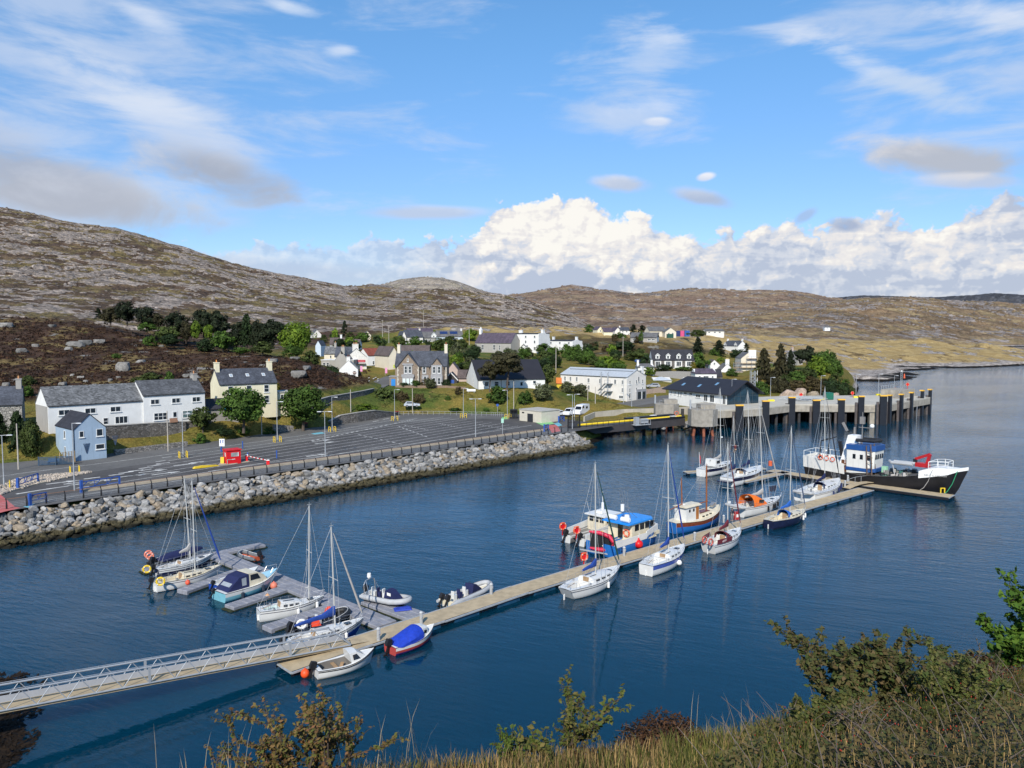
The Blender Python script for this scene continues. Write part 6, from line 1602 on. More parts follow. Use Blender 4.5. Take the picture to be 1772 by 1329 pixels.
def tree(x0,x1,y0,y1,kind,mkey,d,label,group=None,bark=None,name=None):
 cx=(x0+x1)/2
 p=pt(cx,y1,d)if d else ground(cx,y1)
 w=(x1-x0)*p.y/F*{'r':1.35,'c':1.25}.get(kind,1);h=(y1-y0)*p.y/F
 _tv[0]+=1;v=_tv[0]%3
 area=(x1-x0)*(y1-y0);lod=2 if area>2600 else(1 if area>420 else 0)
 name=name or NAMES[kind]
 t=thing(name,label,'shrub' if kind=='s' else 'tree',p,random.Random(_tv[0]).uniform(0,6.28)if kind!='p' else 0,group)
 k=1.0/(.98 if kind!='c' else 1.0)
 t.scale=(w*k,w*k*(.9 if kind!='s' else 1.0),h)
 link('trunk',trunk(kind,v,bark or BARK),t);link('crown',crown(kind,v,mkey,lod),t)
 return t
TREES=[(380,463,667,745,'b','green',158,'rounded bright green tree in front of the yellow house'),(482,567,664,741,'b','green',171,'rounded darker green tree right of the yellow house'),(326,376,704,747,'b','mid',155.5,'small olive tree on the lawn at the end of the white terrace'),(-18,22,716,800,'c','dark',137,'dark evergreen at the left edge in front of the stone cottage'),(14,50,712,802,'c','dark',135,'dark evergreen beside the birch left of the blue house'),(34,76,720,799,'k','mid',133.5,'yellow-green birch with a pale trunk left of the blue house'),(336,358,747,769,'s','green',0,'low green bush nearest the foot of the garden path'),(368,407,741,757,'s','dark',0,'wide dark bush under the rounded tree of the yellow house'),(410,436,739,756,'s','green',0,'low bush right of the rounded tree of the yellow house'),(455,477,737,753,'s','green',0,'low bush beside the stone gateway'),(84,118,797,807,'s','green',0,'low weeds at the foot of the timber yard fence'),(150,186,783,793,'s','green',0,'low weeds at the foot of the blue gable'),(466,485,656,684,'s','yel',0,'yellow gorse at the right end of the yellow house'),(560,588,628,660,'s','dark',226,'dark shrub on the knoll left of the small white house'),(586,596,610,640,'b','mid',268,'small tree behind the flat-roofed shop'),(634,690,666,710,'s','mid',213,'broad olive shrub thicket below the street bend'),(676,712,672,707,'s','rust',214,'brownish shrub right of the olive thicket below the villa'),(714,738,675,703,'s','rust',213,'thin brown shrub above the silver car on the bank'),(608,656,697,712,'s','bright',0,'low bright green bracken on the verge above the curved wall'),(693,709,658,669,'s','dark',228.5,'dark clipped dome bush in front of the villa'),(708,729,657,668,'s','green',228.5,'clipped green hedge before the middle of the villa'),(727,742,654,668,'s','rust',228.6,'reddish bush between the two bays of the villa'),(734,755,653,677,'b','grey',226,'pale variegated small tree before the right bay of the villa'),(763,783,655,669,'s','dark',228.8,'dark hedge at the right corner of the villa'),(841,879,665,699,'s','green',0,'leafy green bush on the bank left of the bus shelter'),(896,924,674,701,'s','green',0,'round green bush on the bank right of the bus shelter'),(919,958,656,693,'s','grey',0,'large grey-green dome bush on the bank below the hall'),(968,994,658,680,'s','grey',0,'grey-green bush at the top of the bank left of its twin'),(990,1019,661,686,'s','grey',0,'grey-green bush at the top of the bank next to the long white building'),(786,801,668,683,'s','rust',0,'small dark shrub below the right end of the brown timber fence'),(769,781,686,694,'s','green',0,'small green tuft on the left of the grass bank'),(836,848,703,713,'s','green',0,'small green tuft at the foot of the bank'),(776,800,705,712,'s','green',0,'flat green tuft at the foot of the grass bank below the white board'),(846,908,608,676,'p','brown',219,'tall leaning pine with a spreading crown in front of the white hall'),(828,866,627,676,'p','brown',219.5,'shorter flat-topped pine left of the tall leaning pine'),(930,966,630,670,'b','mid',236,'dark leafy tree at the right end of the white hall'),(163,178,534,553,'c','con',258,'small dark conifer first from the left on the knoll'),(178,205,531,562,'r','brown',256,'brownish conifer left of the big dark round tree on the knoll'),(198,242,522,562,'b','con',252,'big dark round-headed tree on the knoll'),(238,268,530,568,'r','con',250,'dark ragged conifer right of the big round-headed tree'),(264,284,541,568,'r','brown',250,'brown-green conifer third right of the big round-headed tree'),(286,323,538,576,'r','con',250,'broad dark conifer in the middle of the knoll row'),(333,372,534,584,'r','con',252,'tall dark conifer left of its twin in the knoll row'),(360,396,536,588,'r','con',249,'tall dark conifer right of its twin in the knoll row'),(268,314,558,590,'s','mid',244,'round olive bush under the middle conifers of the knoll'),(276,314,576,597,'s','dark',238,'dark bush below the olive bush on the knoll'),(236,272,556,574,'s','green',246,'green scrub under the ragged conifers on the knoll'),(310,334,552,592,'k','brown',245,'bare brownish tree among the bushes on the knoll'),(330,349,553,588,'k','bright',243,'narrow bright green tree on the knoll'),(350,371,561,590,'k','bright',241,'bright green tree left of the rounded tree on the knoll'),(363,409,573,610,'b','green',236,'rounded mid-green tree in front of the knoll row'),(340,372,582,610,'s','dark',237,'dark bush at the foot of the rounded knoll tree'),(400,432,555,602,'r','con',243,'dark conifer just right of the rounded knoll tree'),(414,442,545,600,'c','dark',241,'pointed blue-green spruce in the knoll row'),(434,458,553,602,'r','con',240,'dark conifer between the spruce and the last conifer'),(451,488,551,602,'r','con',238,'last dark conifer beside the big bright tree'),(482,545,556,620,'b','bright',236,'big bright green tree at the right end of the knoll'),(434,476,588,612,'s','mid',231,'olive bush below the last conifer of the knoll'),(488,524,594,618,'s','green',229,'green bush at the foot of the big bright tree'),(403,434,598,612,'s','green',232,'low green bush at the foot of the dark conifers'),(520,556,604,632,'s','mid',226,'olive bush on the knoll edge below the big bright tree'),(195,210,608,621,'s','green',0,'small green bush above the big boulder on the heather'),(244,282,641,660,'s','mid',0,'olive gorse on the heather above the white shop'),(284,302,640,667,'s','green',0,'tall green bush on the heather left of the yellow house chimney'),(50,69,529,546,'s','green',0,'green bush on the knoll top at the far left'),(33,58,663,688,'s','green',0,'green bush behind the stone cottage chimney'),(36,62,648,668,'s','mid',0,'olive bush up the heather behind the stone cottage'),(228,250,646,664,'s','mid',0,'small olive bush on the heather above the terrace joint'),(300,326,653,672,'s','yel',0,'yellowish bush by the chimney of the white shop'),(1306,1337,604,668,'c','brown',296,'brown spruce at the left of the pier knoll'),(1335,1364,597,672,'c','brown',292,'tallest brown spruce on the pier knoll'),(1358,1377,607,656,'c','con',300,'dark narrow conifer right of the tall brown spruce'),(1376,1412,599,650,'p','con',305,'black flat-topped pine on the crest of the pier knoll'),(1396,1450,604,664,'b','green',318,'tall domed green tree behind the bright one on the pier knoll'),(1395,1432,616,662,'b','bright',300,'bright green rounded tree in the middle of the pier knoll'),(1424,1460,620,668,'b','green',306,'green rounded tree right of the bright one on the pier knoll'),(1374,1418,630,668,'s','mid',292,'olive tree mass under the black pine'),(1358,1394,635,668,'s','green',288,'green bush between the brown spruces and the olive mass'),(1300,1332,656,692,'s','green',268,'green bush beside the glazed terminal gable'),(1330,1368,648,684,'s','brown',272,'brown thicket under the tall brown spruces'),(1362,1396,652,678,'s','rust',274,'reddish thicket above the pink rock face'),(1392,1428,650,688,'s','rust',272,'rust-tinged bush above the middle of the pier'),(1416,1452,650,690,'s','dark',272,'dark bush near the right end of the pier knoll'),(1440,1470,654,692,'s','dark',274,'dark bush second from the seaward end of the pier knoll'),(1458,1482,664,692,'s','mid',276,'last low bush at the seaward end of the pier knoll'),(1470,1482,680,692,'s','yel',277,'yellow gorse by the shore end of the pier knoll'),(1198,1217,584,612,'c','con',390,'dark conifer above the right end of the dormer terrace'),(1233,1254,589,617,'c','con',395,'dark conifer left of the white dormer cottage'),(1285,1297,594,610,'c','con',420,'small conifer right of the white dormer cottage'),(1266,1302,643,664,'s','dark',325,'dark bush between the stone outhouse and the mast'),(1130,1166,629,641,'s','dark',312,'clipped dark hedge in front of the dormer terrace'),(1166,1196,631,641,'s','green',312,'green hedge in front of the right half of the dormer terrace'),(1193,1206,625,640,'s','yel',314,'yellow bush at the right end of the dormer terrace'),(1105,1114,572,593,'k','green',385,'slim green cypress before the grey bungalow'),(1088,1104,562,579,'c','con',500,'dark conifer behind the upper white house'),(1103,1120,563,578,'c','con',500,'second dark conifer behind the grey bungalow'),(1190,1223,569,583,'s','mid',460,'olive thicket right of the coloured containers'),(1054,1088,573,594,'s','green',470,'green bush below the upper white house'),(574,587,566,590,'k','bright',420,'bright young tree above the brown-roofed upper houses'),(590,603,556,584,'c','con',430,'single dark conifer on the slope above the town'),(645,661,576,590,'s','bright',430,'bright bush left of the double pole'),(707,732,582,606,'b','green',385,'green tree before the upper blue-roofed house'),(731,748,588,612,'b','dark',370,'dark tree right of the upper blue-roofed house'),(747,788,584,614,'b','mid',368,'wide olive tree before the solar panel house'),(775,806,592,632,'b','grey',330,'pale green tree behind the right gable of the villa'),(1190,1226,606,640,'s','green',350,'green scrub right of the dormer terrace'),(1224,1250,598,626,'s','green',395,'green scrub below the dark conifer by the dormer cottage'),(1262,1290,600,622,'s','dark',400,'dark scrub below the white dormer cottage'),(1238,1258,616,636,'s','bright',370,'bright scrub above the white chimney gable'),(800,830,566,590,'s','bright',420,'bright green bush behind the bellcote'),(1010,1030,560,576,'s','green',560,'green bush left of the upper yellow gable'),]
def build_trees():
 for a in TREES:
  tree(*a,bark=PALEBARK if 'birch' in a[7]else None)
 rnd=random.Random(21)
 def belt(n,xs,ys,hs,ms,label,group,ks='bssk'):
  for i in range(n):
   x=rnd.uniform(*xs);y=rnd.uniform(*ys);h=rnd.uniform(*hs);w=h*rnd.uniform(.8,1.5)
   if any(abs(x-q)<w*.2 for q in()):continue
   tree(x-w/2,x+w/2,y-h,y,rnd.choice(ks),rnd.choice(ms),0,label,group)
 belt(22,(790,925),(618,648),(16,28),['green','mid','dark','grey'],'mixed green tree in the belt rising behind the white hall','trees in the belt behind the white hall')
 belt(34,(925,1125),(612,652),(14,28),['green','mid','dark','bright','green'],'mixed green tree on the slope behind the long white building','trees on the slope behind the long white building')
 belt(16,(556,700),(588,612),(12,22),['green','mid','dark','bright'],'mixed green tree among the upper houses of the town','trees among the upper houses')
 belt(14,(1000,1125),(592,612),(8,15),['dark','mid','rust'],'scrubby bush on the brown slope above the tree belt','bushes on the brown slope','s')
 belt(16,(1306,1476),(662,690),(14,26),['mid','dark','green','rust','brown'],'mixed shrub filling the wooded knoll behind the pier','shrubs of the pier knoll','ss')
 belt(14,(690,815),(598,640),(14,24),['green','mid','dark','bright'],'mixed green tree between the villa and the church hall','trees between the villa and the church hall')
 belt(12,(250,480),(575,606),(14,24),['green','mid','dark'],'mixed green scrub under the conifers of the knoll','scrub under the knoll conifers','s')
 belt(9,(1200,1300),(628,652),(10,18),['dark','mid','green'],'scrubby bush among the white houses above the terminal','bushes among the houses above the terminal','s')
def build_heather():
 0
 rs=np.random.RandomState(5)
 P=[]
 for k in range(5200):
  px,py=rs.uniform(-30,640),rs.uniform(545,690)
  P.append((px,py))
 P=np.array(P)
 a=(P[:,0]-886)/F
 d0=np.exp(np.linspace(math.log(160),math.log(300),160))
 keep=[]
 sl=np.array([ray(*q)[1]for q in P]);ux=np.array([ray(*q)[0]for q in P])
 Z=HC+sl[:,None]*d0[None,:];X=ux[:,None]*d0[None,:];Y=np.repeat(d0[None,:],len(P),0)
 G=land_z(X,Y);hit=Z<=G;i=hit.argmax(1);ok=hit.any(1)&(i>0)
 idx=np.arange(len(P));x,y,z=X[idx,i],Y[idx,i],G[idx,i]
 ok&=(x<-40)&(z>10.5)&((y<262)|(x<-100))
 x,y,z=x[ok],y[ok],z[ok]
 C,N_,T_,=[],[],[]
 for q in zip(x,y,z):
  n=9;r=rs.uniform(.35,.85);d=rs.normal(0,1,(n,3));d[:,2]=np.abs(d[:,2]);d/=np.linalg.norm(d,axis=1)[:,None]
  C.append(np.array(q)+d*r*np.array([1,1,.55]));N_.append(d);T_.append(np.clip(rs.uniform(0,1)+rs.normal(0,.15,n),0,1))
 if C:
  me=leaves_mesh('heather',np.concatenate(C),np.concatenate(N_),.34,np.concatenate(T_),leaf_mat('heather_tufts',(.050,.033,.024),.5,.02),rs)
  o=link('heather',me);tag(o,'dark brown heather covering the knoll behind the terrace','heather',kind='stuff')
 bm_=boulder_mat('pale_boulder',(.15,.145,.135),(.27,.255,.235),False)
 bs=[boulder(400+k,3)for k in range(4)];mes=[]
 for V,Fc in bs:b=MB();b.add(V,Fc);mes.append(b.mesh('boulder',bm_))
 R_=[(214,640,25,24,'largest pale boulder standing in the heather above the white terrace'),(132,599,26,16,'pale slab outcrop at the left of the heather slab group'),(150,597,24,15,'pale slab outcrop in the middle of the heather slab group'),(172,594,16,12,'pale slab at the right of the heather slab group'),(40,610,20,12,'pale boulder on the heather near the left edge'),(118,606,14,10,'pale boulder just left of the heather slab group'),(12,566,30,14,'long pale outcrop at the left edge of the knoll top'),(36,545,34,18,'big pale outcrop on the knoll crest at the far left'),(80,549,40,16,'long pale outcrop on the knoll crest'),(140,553,34,12,'low pale outcrop at the end of the knoll crest'),(100,681,12,10,'small grey boulder above the roof of the stone cottage'),(110,668,15,12,'round grey boulder pair above the white terrace roof'),(148,662,9,7,None),(10,668,12,12,None),(60,600,12,8,None),(90,566,12,8,None),(243,627,16,7,None),(280,600,10,6,None),(190,660,9,8,None),(205,655,8,7,None),(322,652,14,8,None),(338,655,18,9,None),(520,652,28,18,'pale rock face on the knoll right of the yellow house'),(530,640,16,12,None),(472,626,22,9,'flat pale slab on the heather left of the big bright tree'),(455,634,10,6,None),(512,622,18,8,None),(140,655,10,8,None),(165,668,9,7,None),(125,650,8,6,None)]
 for i,(px,py,w,h,lab)in enumerate(R_):
  p=ground(px,py,150);k=p.y/F
  o=link('boulder',mes[i%4]);o.location=(p.x,p.y,p.z+h*k*.18);o.rotation_euler=(0,0,i*1.3);o.scale=(w*k*.55,w*k*.45,h*k*.62)
  tag(o,lab or 'small pale boulder scattered in the dark heather','boulder',None if lab else 'small boulders in the heather')
 pk=boulder_mat('pink_rock',(.36,.27,.21),(.50,.40,.32),False);mes2=[]
 for V,Fc in bs:b=MB();b.add(V,Fc);mes2.append(b.mesh('rock',pk))
 for px,py,d,w,h,lab in[(1364,684,262,26,22,'pink rock face left of its larger neighbour behind the pier'),(1384,683,262,26,26,'largest pink rock face behind the middle of the pier'),(1410,686,263,20,18,'small pink rock face right of the largest behind the pier'),(1442,687,267,24,13,'low pink rock ledge behind the green container')]:
  p=pt(px,py,d);k=d/F;o=link('rock_face',mes2[int(px)%4]);o.location=p;o.rotation_euler=(.3,.2,px);o.scale=(w*k*.55,w*k*.4,h*k*.7);tag(o,lab,'rock')
DECK=M('timber_deck',(.42,.335,.215),.85,.14,1.2,.01,9,stain=.15)
RIM=M('rim_beam',(.34,.36,.38),.5,.12,2);FLOAT=M('navy_float',(.012,.060,.125),.4,.3,1.5)
PZ=.55
def walkway(name,label,pts,w,floats=True,z=PZ,deck=DECK,group=None,gap=3.6):
 0
 P=[Vector((p[0],p[1],0))for p in pts];o=P[0].copy()
 t=thing(name,label,'pontoon',(o.x,o.y,0),0,group)
 N=[]
 for i in range(len(P)):
  d=(P[min(i+1,len(P)-1)]-P[max(i-1,0)]).normalized();N.append(Vector((-d.y,d.x,0)))
 a=[p-o for p in P];b=[p-o+n*w for p,n in zip(P,N)]
 mb=MB();n=len(a);up=lambda v,h:(v.x,v.y,h)
 ins=[x+nn*.12 for x,nn in zip(a,N)];ins2=[x-nn*.12 for x,nn in zip(b,N)]
 mb.add([up(v,z)for v in ins]+[up(v,z)for v in ins2],[(i,i+1,n+i+1,n+i)for i in range(n-1)]);mb.build('deck',deck,t)
 rb=MB()
 for L in(a,b):
  for i in range(n-1):rb.bar(up(L[i],z-.09),up(L[i+1],z-.05),.14,.13)
 rb.bar(up(a[0],z-.09),up(b[0],z-.05),.14,.13);rb.bar(up(a[-1],z-.09),up(b[-1],z-.05),.14,.13);rb.build('rim',RIM,t)
 bk=MB();bk.add([up(v,z-.05)for v in ins]+[up(v,z-.05)for v in ins2]+[up(v,.12)for v in ins]+[up(v,.12)for v in ins2],[(i,i+1,2*n+i+1,2*n+i)for i in range(n-1)]+[(n+i,3*n+i,3*n+i+1,n+i+1)for i in range(n-1)]);bk.build('underframe',BLACK,t)
 if floats:
  for i in range(n-1):
   A,B=(a[i]+b[i])/2,(a[i+1]+b[i+1])/2;L=(B-A).length;d=(B-A)/L;m=max(1,int(L/gap))
   for k in range(m):
    f=MB();c=A+d*(L*(k+.5)/m);f.box((c.x,c.y,.02),(gap*.82,w*.96,.56),math.atan2(d.y,d.x),.97);f.build('float',FLOAT,t)
 return t
def pedestal(px,py,label,z=PZ,white=True):
 p=at(px,py,z);t=thing('service_pedestal',label,'pedestal',p,.8,'service pedestals on the pontoons')
 mb=MB();mb.tube([(0,0,0),(0,0,.95)],.15,10);mb.build('column',M('pedestal_grey',(.36,.37,.38),.5),t);mb=MB();mb.tube([(0,0,.95),(0,0,1.08)],.19,10,.1);mb.box((0,-.16,.7),(.16,.04,.25));mb.build('cap',M('pedestal_cap',(.45,.46,.47),.5),t)
def cube_dock(name,label,rows,group=None):
 0
 o=rows[0][0];t=thing(name,label,'dock',(o.x,o.y,0),0,group);rnd=random.Random(4)
 for(A,B,m)in rows:
  mb=MB();d=(B-A);d.z=0;L=d.length;d/=L;n=Vector((-d.y,d.x,0));q=.72;k=max(1,int(round(L/q)));a=math.atan2(d.y,d.x)
  for i in range(k):
   for j in range(m):
    c=A-o+d*(q*(i+.5))+n*(q*(j-(m-1)/2));dz=rnd.uniform(-.015,.015)
    mb.box((c.x,c.y,.12+dz),(q*.97,q*.97,.44),a);mb.box((c.x,c.y,.37+dz),(q*.97,q*.97,.06),a,.86)
  mb.build('cubes',M('grey_cube',(.235,.24,.27),.75,.16,1.3,stain=.3),t)
  sk=MB();c=(A+B)/2-o;sk.box((c.x,c.y,.02),(L+.06,m*q+.05,.18),a);sk.build('weed_line',M('weed',(.022,.028,.010),.9,.5,3),t)
 return t
def build_pontoons():
 E=lambda pts,z=PZ:[at(px,py,z)for px,py in pts]
 walkway('main_pontoon','long timber-decked main pontoon running diagonally across the harbour',E([(505,1163),(645,1115),(770,1074),(915,1025),(1075,976),(1284,914),(1430,871.5),(1512,848)]),2.5)
 h=[(1642,861),(1445,834),(1326,815)]
 walkway('head_pontoon','timber head pontoon lying across the seaward end beside the trawler',E(h),-2.7,gap=4.4)
 walkway('finger_pontoon','finger pontoon between the two sterns-out yachts of the head',E([(1292,834.5),(1368,817.5)]),1.7);walkway('finger_pontoon','farthest finger pontoon behind the grey-sail yacht',E([(1190,818),(1326,811)]),1.8)
 P,Q=at(1470,846,PZ),at(1522,836,PZ);t=thing('access_ramp','short curved ramp plate linking the main pontoon to the head pontoon','ramp',P);mb=MB();v=Q-P;n=Vector((-v.y,v.x,0)).normalized()*1.2
 prof=[0,.3,.42,.42,.3,.05];L_=[v*(k/5)+Vector((0,0,prof[k]+.02))for k in range(6)]
 mb.add([tuple(x)for x in L_]+[tuple(x+n)for x in L_]+[(x.x,x.y,x.z-.08)for x in L_]+[(x.x+n.x,x.y+n.y,x.z-.08)for x in L_],[(i,i+1,7+i,6+i)for i in range(5)]+[(12+i,13+i,i+1,i)for i in range(5)]+[(6+i,7+i,19+i,18+i)for i in range(5)]);mb.build('plate',DECK,t)
 rl=MB()
 for k in range(6):rl.bar(L_[k]+n,L_[k]+n+Vector((0,0,.9)),.05)
 for k in range(5):rl.bar(L_[k]+n+Vector((0,0,.9)),L_[k+1]+n+Vector((0,0,.9)),.05)
 rl.build('handrail',GALV,t)
 Z=.4;e=lambda x,y:at(x,y,Z)
 dirv=(e(665,1080)-e(376,959)).normalized();fv=Vector((-dirv.y,dirv.x,0))
 cube_dock('cube_dock','grey modular cube dock with four finger berths for small boats',[(e(374,958),e(673,1080),3),(e(372,957),e(458,940),2),(e(370,957),e(246,986),2),(e(413,986),e(318,1020),2),(e(506,1012),e(392,1050),2),(e(592,1042),e(468,1083),2)])
 cube_dock('drive_on_dock','low grey drive-on dock under the grey inflatable with a white radar arch',[(e(640,1036),e(716,1063),3)])
 mb=MB();o=at(672,1052,.5);mb.box((0,0,.05),(1.6,.9,.12),.3,.8);mb.box((.2,.1,.14),(1.1,.5,.1),.6,.6);ob=mb.build('folded_tarp',M('royal_blue_cloth',(.02,.05,.36),.7));ob.location=at(697,1054,.45);tag(ob,'folded royal blue cover on the drive-on dock','cover')
 for px,py,lab in[(850,1028,'grey service pedestal beside the covered grey inflatable at the main pontoon'),(729,1079,'grey service pedestal with a blue hose behind the blue-covered boat'),(655,1108,'white and grey service box at the foot of the gangway'),(1080,962,'grey service pedestal beside the blue work catamaran'),(1202,936,'grey service pedestal right of the blue-striped yacht'),(1252,905,'white-capped pedestal between wooden boat and maroon yacht'),(1387,866,'grey service pedestal between the orange-hooded yacht and the navy-hooded yacht'),(1462,843,'service pedestal at the seaward end of the main pontoon'),(1467,833,'short white pedestal on the head pontoon')]:pedestal(px,py,lab)
 p=at(1333,806,PZ);t=thing('marker_buoy','orange drum standing on the head pontoon','drum',p);mb=MB();mb.tube([(0,0,0),(0,0,.85)],.36,12);mb.build('drum',ORANGE,t);mb=MB();mb.tube([(0,0,.85),(0,0,.95)],.3,12,.2);mb.build('lid',ORANGE,t)
 t=thing('gate_frame','yellow framed white board on the head pontoon beside the trawler','sign',at(1530,836,PZ),0);mb=MB()
 for a,b in(((-.5,0,0),(-.5,0,1.5)),((.5,0,0),(.5,0,1.5)),((-.5,0,1.5),(.5,0,1.5)),((-.5,0,.3),(.5,0,.3))):mb.bar(a,b,.1)
 mb.build('frame',YELLOW,t);mb=MB();mb.b2((-.35,-.02,.5),(.35,.02,1.3));mb.build('panel',WHITE,t)
 t=thing('boarding_rail','grey tubular boarding rails on the head pontoon below the trawler','railing',at(1500,832,PZ),-.2);mb=MB()
 for k in range(4):
  x=k*1.0;mb.tube([(x,0,0),(x,0,1.0),(x+.7,0,1.0),(x+.7,0,0)],.035,5);mb.tube([(x,0,.5),(x+.7,0,.5)],.03,5)
 mb.build('tubes',GALV,t)
 t=thing('yellow_post','yellow corner post at the seaward tip of the head pontoon','post',at(1631,853,PZ),0);mb=MB()
 for x in(-.3,.3):mb.bar((x,0,0),(x,0,.8),.14)
 mb.bar((-.3,0,.75),(.3,0,.75),.12);mb.build('frame',YELLOW,t)
def lifebuoy(p,label,r=.32,rz=.0,tilt=.0,post=.0,mat=None):
 t=thing('lifebuoy',label,'lifebuoy',p,rz,'orange lifebuoys of the harbour')
 mb=MB();mb.torus((0,0,r+.09+post),r,.1,'Y',16,7);mb.build('ring',mat or ORANGE,t,True)
 mb=MB()
 for k in range(4):a=k*math.pi/2+.78;mb.box((r*math.cos(a),0,r+.09+post+r*math.sin(a)),(.09,.215,.09),0)
 mb.build('bands',WHITE,t)
 if post:mb=MB();mb.bar((0,.1,-.1),(0,.1,post+.5),.1);mb.box((0,.06,post+.5),(.7,.06,.9));mb.build('stand',RED,t)
 return t
def build_gangway():
 A,B=at(607,1116,.72),Vector((-30.8,46.2,2.25));d=(B-A);B2=A+d*1.75;L=(B2-A).length
 rz=math.atan2(-d.y,-d.x)
 t=thing('gangway','galvanised truss gangway sloping down from the left to the main pontoon','gangway',(B2.x,B2.y,0),rz)
 z0,z1=B2.z,A.z;H_=Vector((A.x-B2.x,A.y-B2.y)).length;zz=lambda x:z0+(z1-z0)*x/H_
 W=1.35
 mb=MB();mb.add([(0,.06,zz(0)),(H_,.06,zz(H_)),(H_,W-.06,zz(H_)),(0,W-.06,zz(0))],[(0,1,2,3)]);mb.bar((0,W/2,zz(0)-.12),(H_,W/2,zz(H_)-.12),W-.14,.16);mb.build('deck',DECK,t)
 kb=MB();kb.bar((0,W-.04,zz(0)+.22),(H_,W-.04,zz(H_)+.22),.03,.40);kb.build('kick_plate',M('pale_alloy',(.36,.38,.42),.45,.06),t)
 n=24;st_=H_/n
 for y,nm in((0,'near'),(W,'far')):
  tb=MB();th=1.12
  tb.tube([(0,y,zz(0)+th),(H_-1.2,y,zz(H_-1.2)+th)],.065,8);tb.tube([(0,y,zz(0)),(H_,y,zz(H_))],.06,8);tb.tube([(H_-1.2,y,zz(H_)+th),(H_,y,zz(H_)+.05)],.06,8)
  for k in range(n):
   x0,x1,xm=k*st_,(k+1)*st_,(k+.5)*st_
   tb.tube([(x0,y,zz(x0)),(xm,y,zz(xm)+th)],.03,5);tb.tube([(xm,y,zz(xm)+th),(x1,y,zz(x1))],.03,5)
   if k%6==3:tb.bar((x0,y,zz(x0)),(x0,y,zz(x0)+th),.16,.1)
  hy=y-.12 if y==0 else y+.12
  for k in range(n):x=k*st_+.4;tb.tube([(x,y,zz(x)+th),(x,y,zz(x)+th+.16)],.018,4)
  tb.tube([(0,y,zz(0)+th+.16),(H_-1.3,y,zz(H_)+th+.18)],.02,5)
  tb.build('truss',M('zinc_tube',(.34,.37,.41),.4,.08,2,metal=.2),t)
 mb=MB();mb.add([(H_-.1,.1,z1-.02),(H_+1.7,.1,PZ+.02),(H_+1.7,W-.1,PZ+.02),(H_-.1,W-.1,z1-.02)],[(0,1,2,3)]);mb.build('apron',DECK,t)
def build_pier():
 z=5.4
 front=[(47,196.5),(58,200.5),(66,204.0),(79,215.2),(103.5,213),(131,239)]
 back=[(125,247),(112,245),(100,244),(88,243),(74,238),(62,229),(50,216)]
 t=thing('pier','concrete ferry pier on dark piles stretching to the right','pier',(80,220,0))
 o=Vector((80,220,0));mb=MB();pts=[(x-o.x,y-o.y,z-.35)for x,y in front+back];mb.poly(pts,.35);mb.build('deck',M('pale_pier_deck',(.47,.44,.375),.85,.1,.4,stain=.15),t)
 fb=MB()
 for(x0,y0),(x1,y1)in zip(front[:-1],front[1:]):
  d=Vector((x1-x0,y1-y0,0));L=d.length;d/=L;n=Vector((-d.y,d.x,0))
  m=max(1,int(L/3.4));top=1.9
  for k in range(m):
   a=Vector((x0,y0,0))-o+d*(L*k/m)+n*.25;b=Vector((x0,y0,0))-o+d*(L*(k+1)/m)+n*.25
   fb.bar((a.x,a.y,z-1.25),(b.x,b.y,z-1.25),.5,1.8)
 fb.build('fascia',CONC,t)
 pl=MB();rnd=random.Random(2)
 for(x0,y0),(x1,y1)in zip(front[:-1],front[1:]):
  d=Vector((x1-x0,y1-y0,0));L=d.length;d/=L;n=Vector((-d.y,d.x,0))
  for k in range(int(L/4.2)):
   for r_ in(1.2,5.0,9.0):
    p=Vector((x0,y0,0))-o+d*(2+k*4.2)+n*r_;pl.tube([(p.x,p.y,-6),(p.x,p.y,z-.4)],.42,8)
 pl.build('pile',M('dark_pile',(.035,.034,.036),.8,.3),t)
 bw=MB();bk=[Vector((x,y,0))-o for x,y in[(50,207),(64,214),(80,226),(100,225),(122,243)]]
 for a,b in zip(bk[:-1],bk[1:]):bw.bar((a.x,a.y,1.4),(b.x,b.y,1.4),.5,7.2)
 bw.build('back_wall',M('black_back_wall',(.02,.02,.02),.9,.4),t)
 cw=MB();a=Vector((102,214.2,0))-o;cw.box((a.x,a.y,1.0),(4.2,1.4,6.8),-.05);cw.build('pier_leg',CONC,t)
 F_=[(1279,746.5,1.9,'nearest the square concrete dolphin'),(1324.5,740,1.8,'left of the tall yacht masts, at the terminal gable'),(1369.5,733,1.8,'third from the terminal end'),(1412,733,1.9,'below the pink rock face'),(1455,733,1.8,'fifth along the face from the dolphin'),(1489.5,734,1.5,'before the pale concrete leg of the pier'),(1527.5,735,1.8,'widest, at the corner of the pier face'),(1539.5,733,1.2,'slim, close right of the widest corner one'),(1559.5,729,1.2,'slim, third from the widest towards the sea'),(1577,724.5,1.1,'slim, left end of the last three'),(1595.5,719.5,1.1,'slim, second from the seaward end'),(1609,717,1.1,'slim, outermost at the seaward end')]
 rnd=random.Random(9)
 for i,(px,py,w,lab)in enumerate(F_):
  p=at(px,py,0);top=[6.6,7.0,7.2,6.4,6.6,7.6,7.9,7.8,7.6,7.6,7.6,7.6][i]
  f=thing('pier_fender','black pier fender with yellow cap, '+lab,'fender',p,-.05 if px<1530 else .75,'yellow-capped fenders along the pier')
  mb=MB();mb.b2((-w/2,-.25,-4),(w/2,.45,top));mb.build('panel',M('black_fender',(.012,.014,.020),.45,.2),f)
  mb=MB();mb.b2((-w/2-.08,-.35,top+.002),(w/2+.08,.75,top+.32));mb.build('cap',M('amber_cap',(.80,.45,.06),.5),f)
  mb=MB();mb.tube([(-w/2-.35,.7,-5),(-w/2-.35,.7,top-1.6)],.38,8);mb.build('pile',M('brown_pile',(.10,.085,.08),.8,.2),f)
 c=Vector((120.5,238.5));rz=math.atan2(26,27.5)
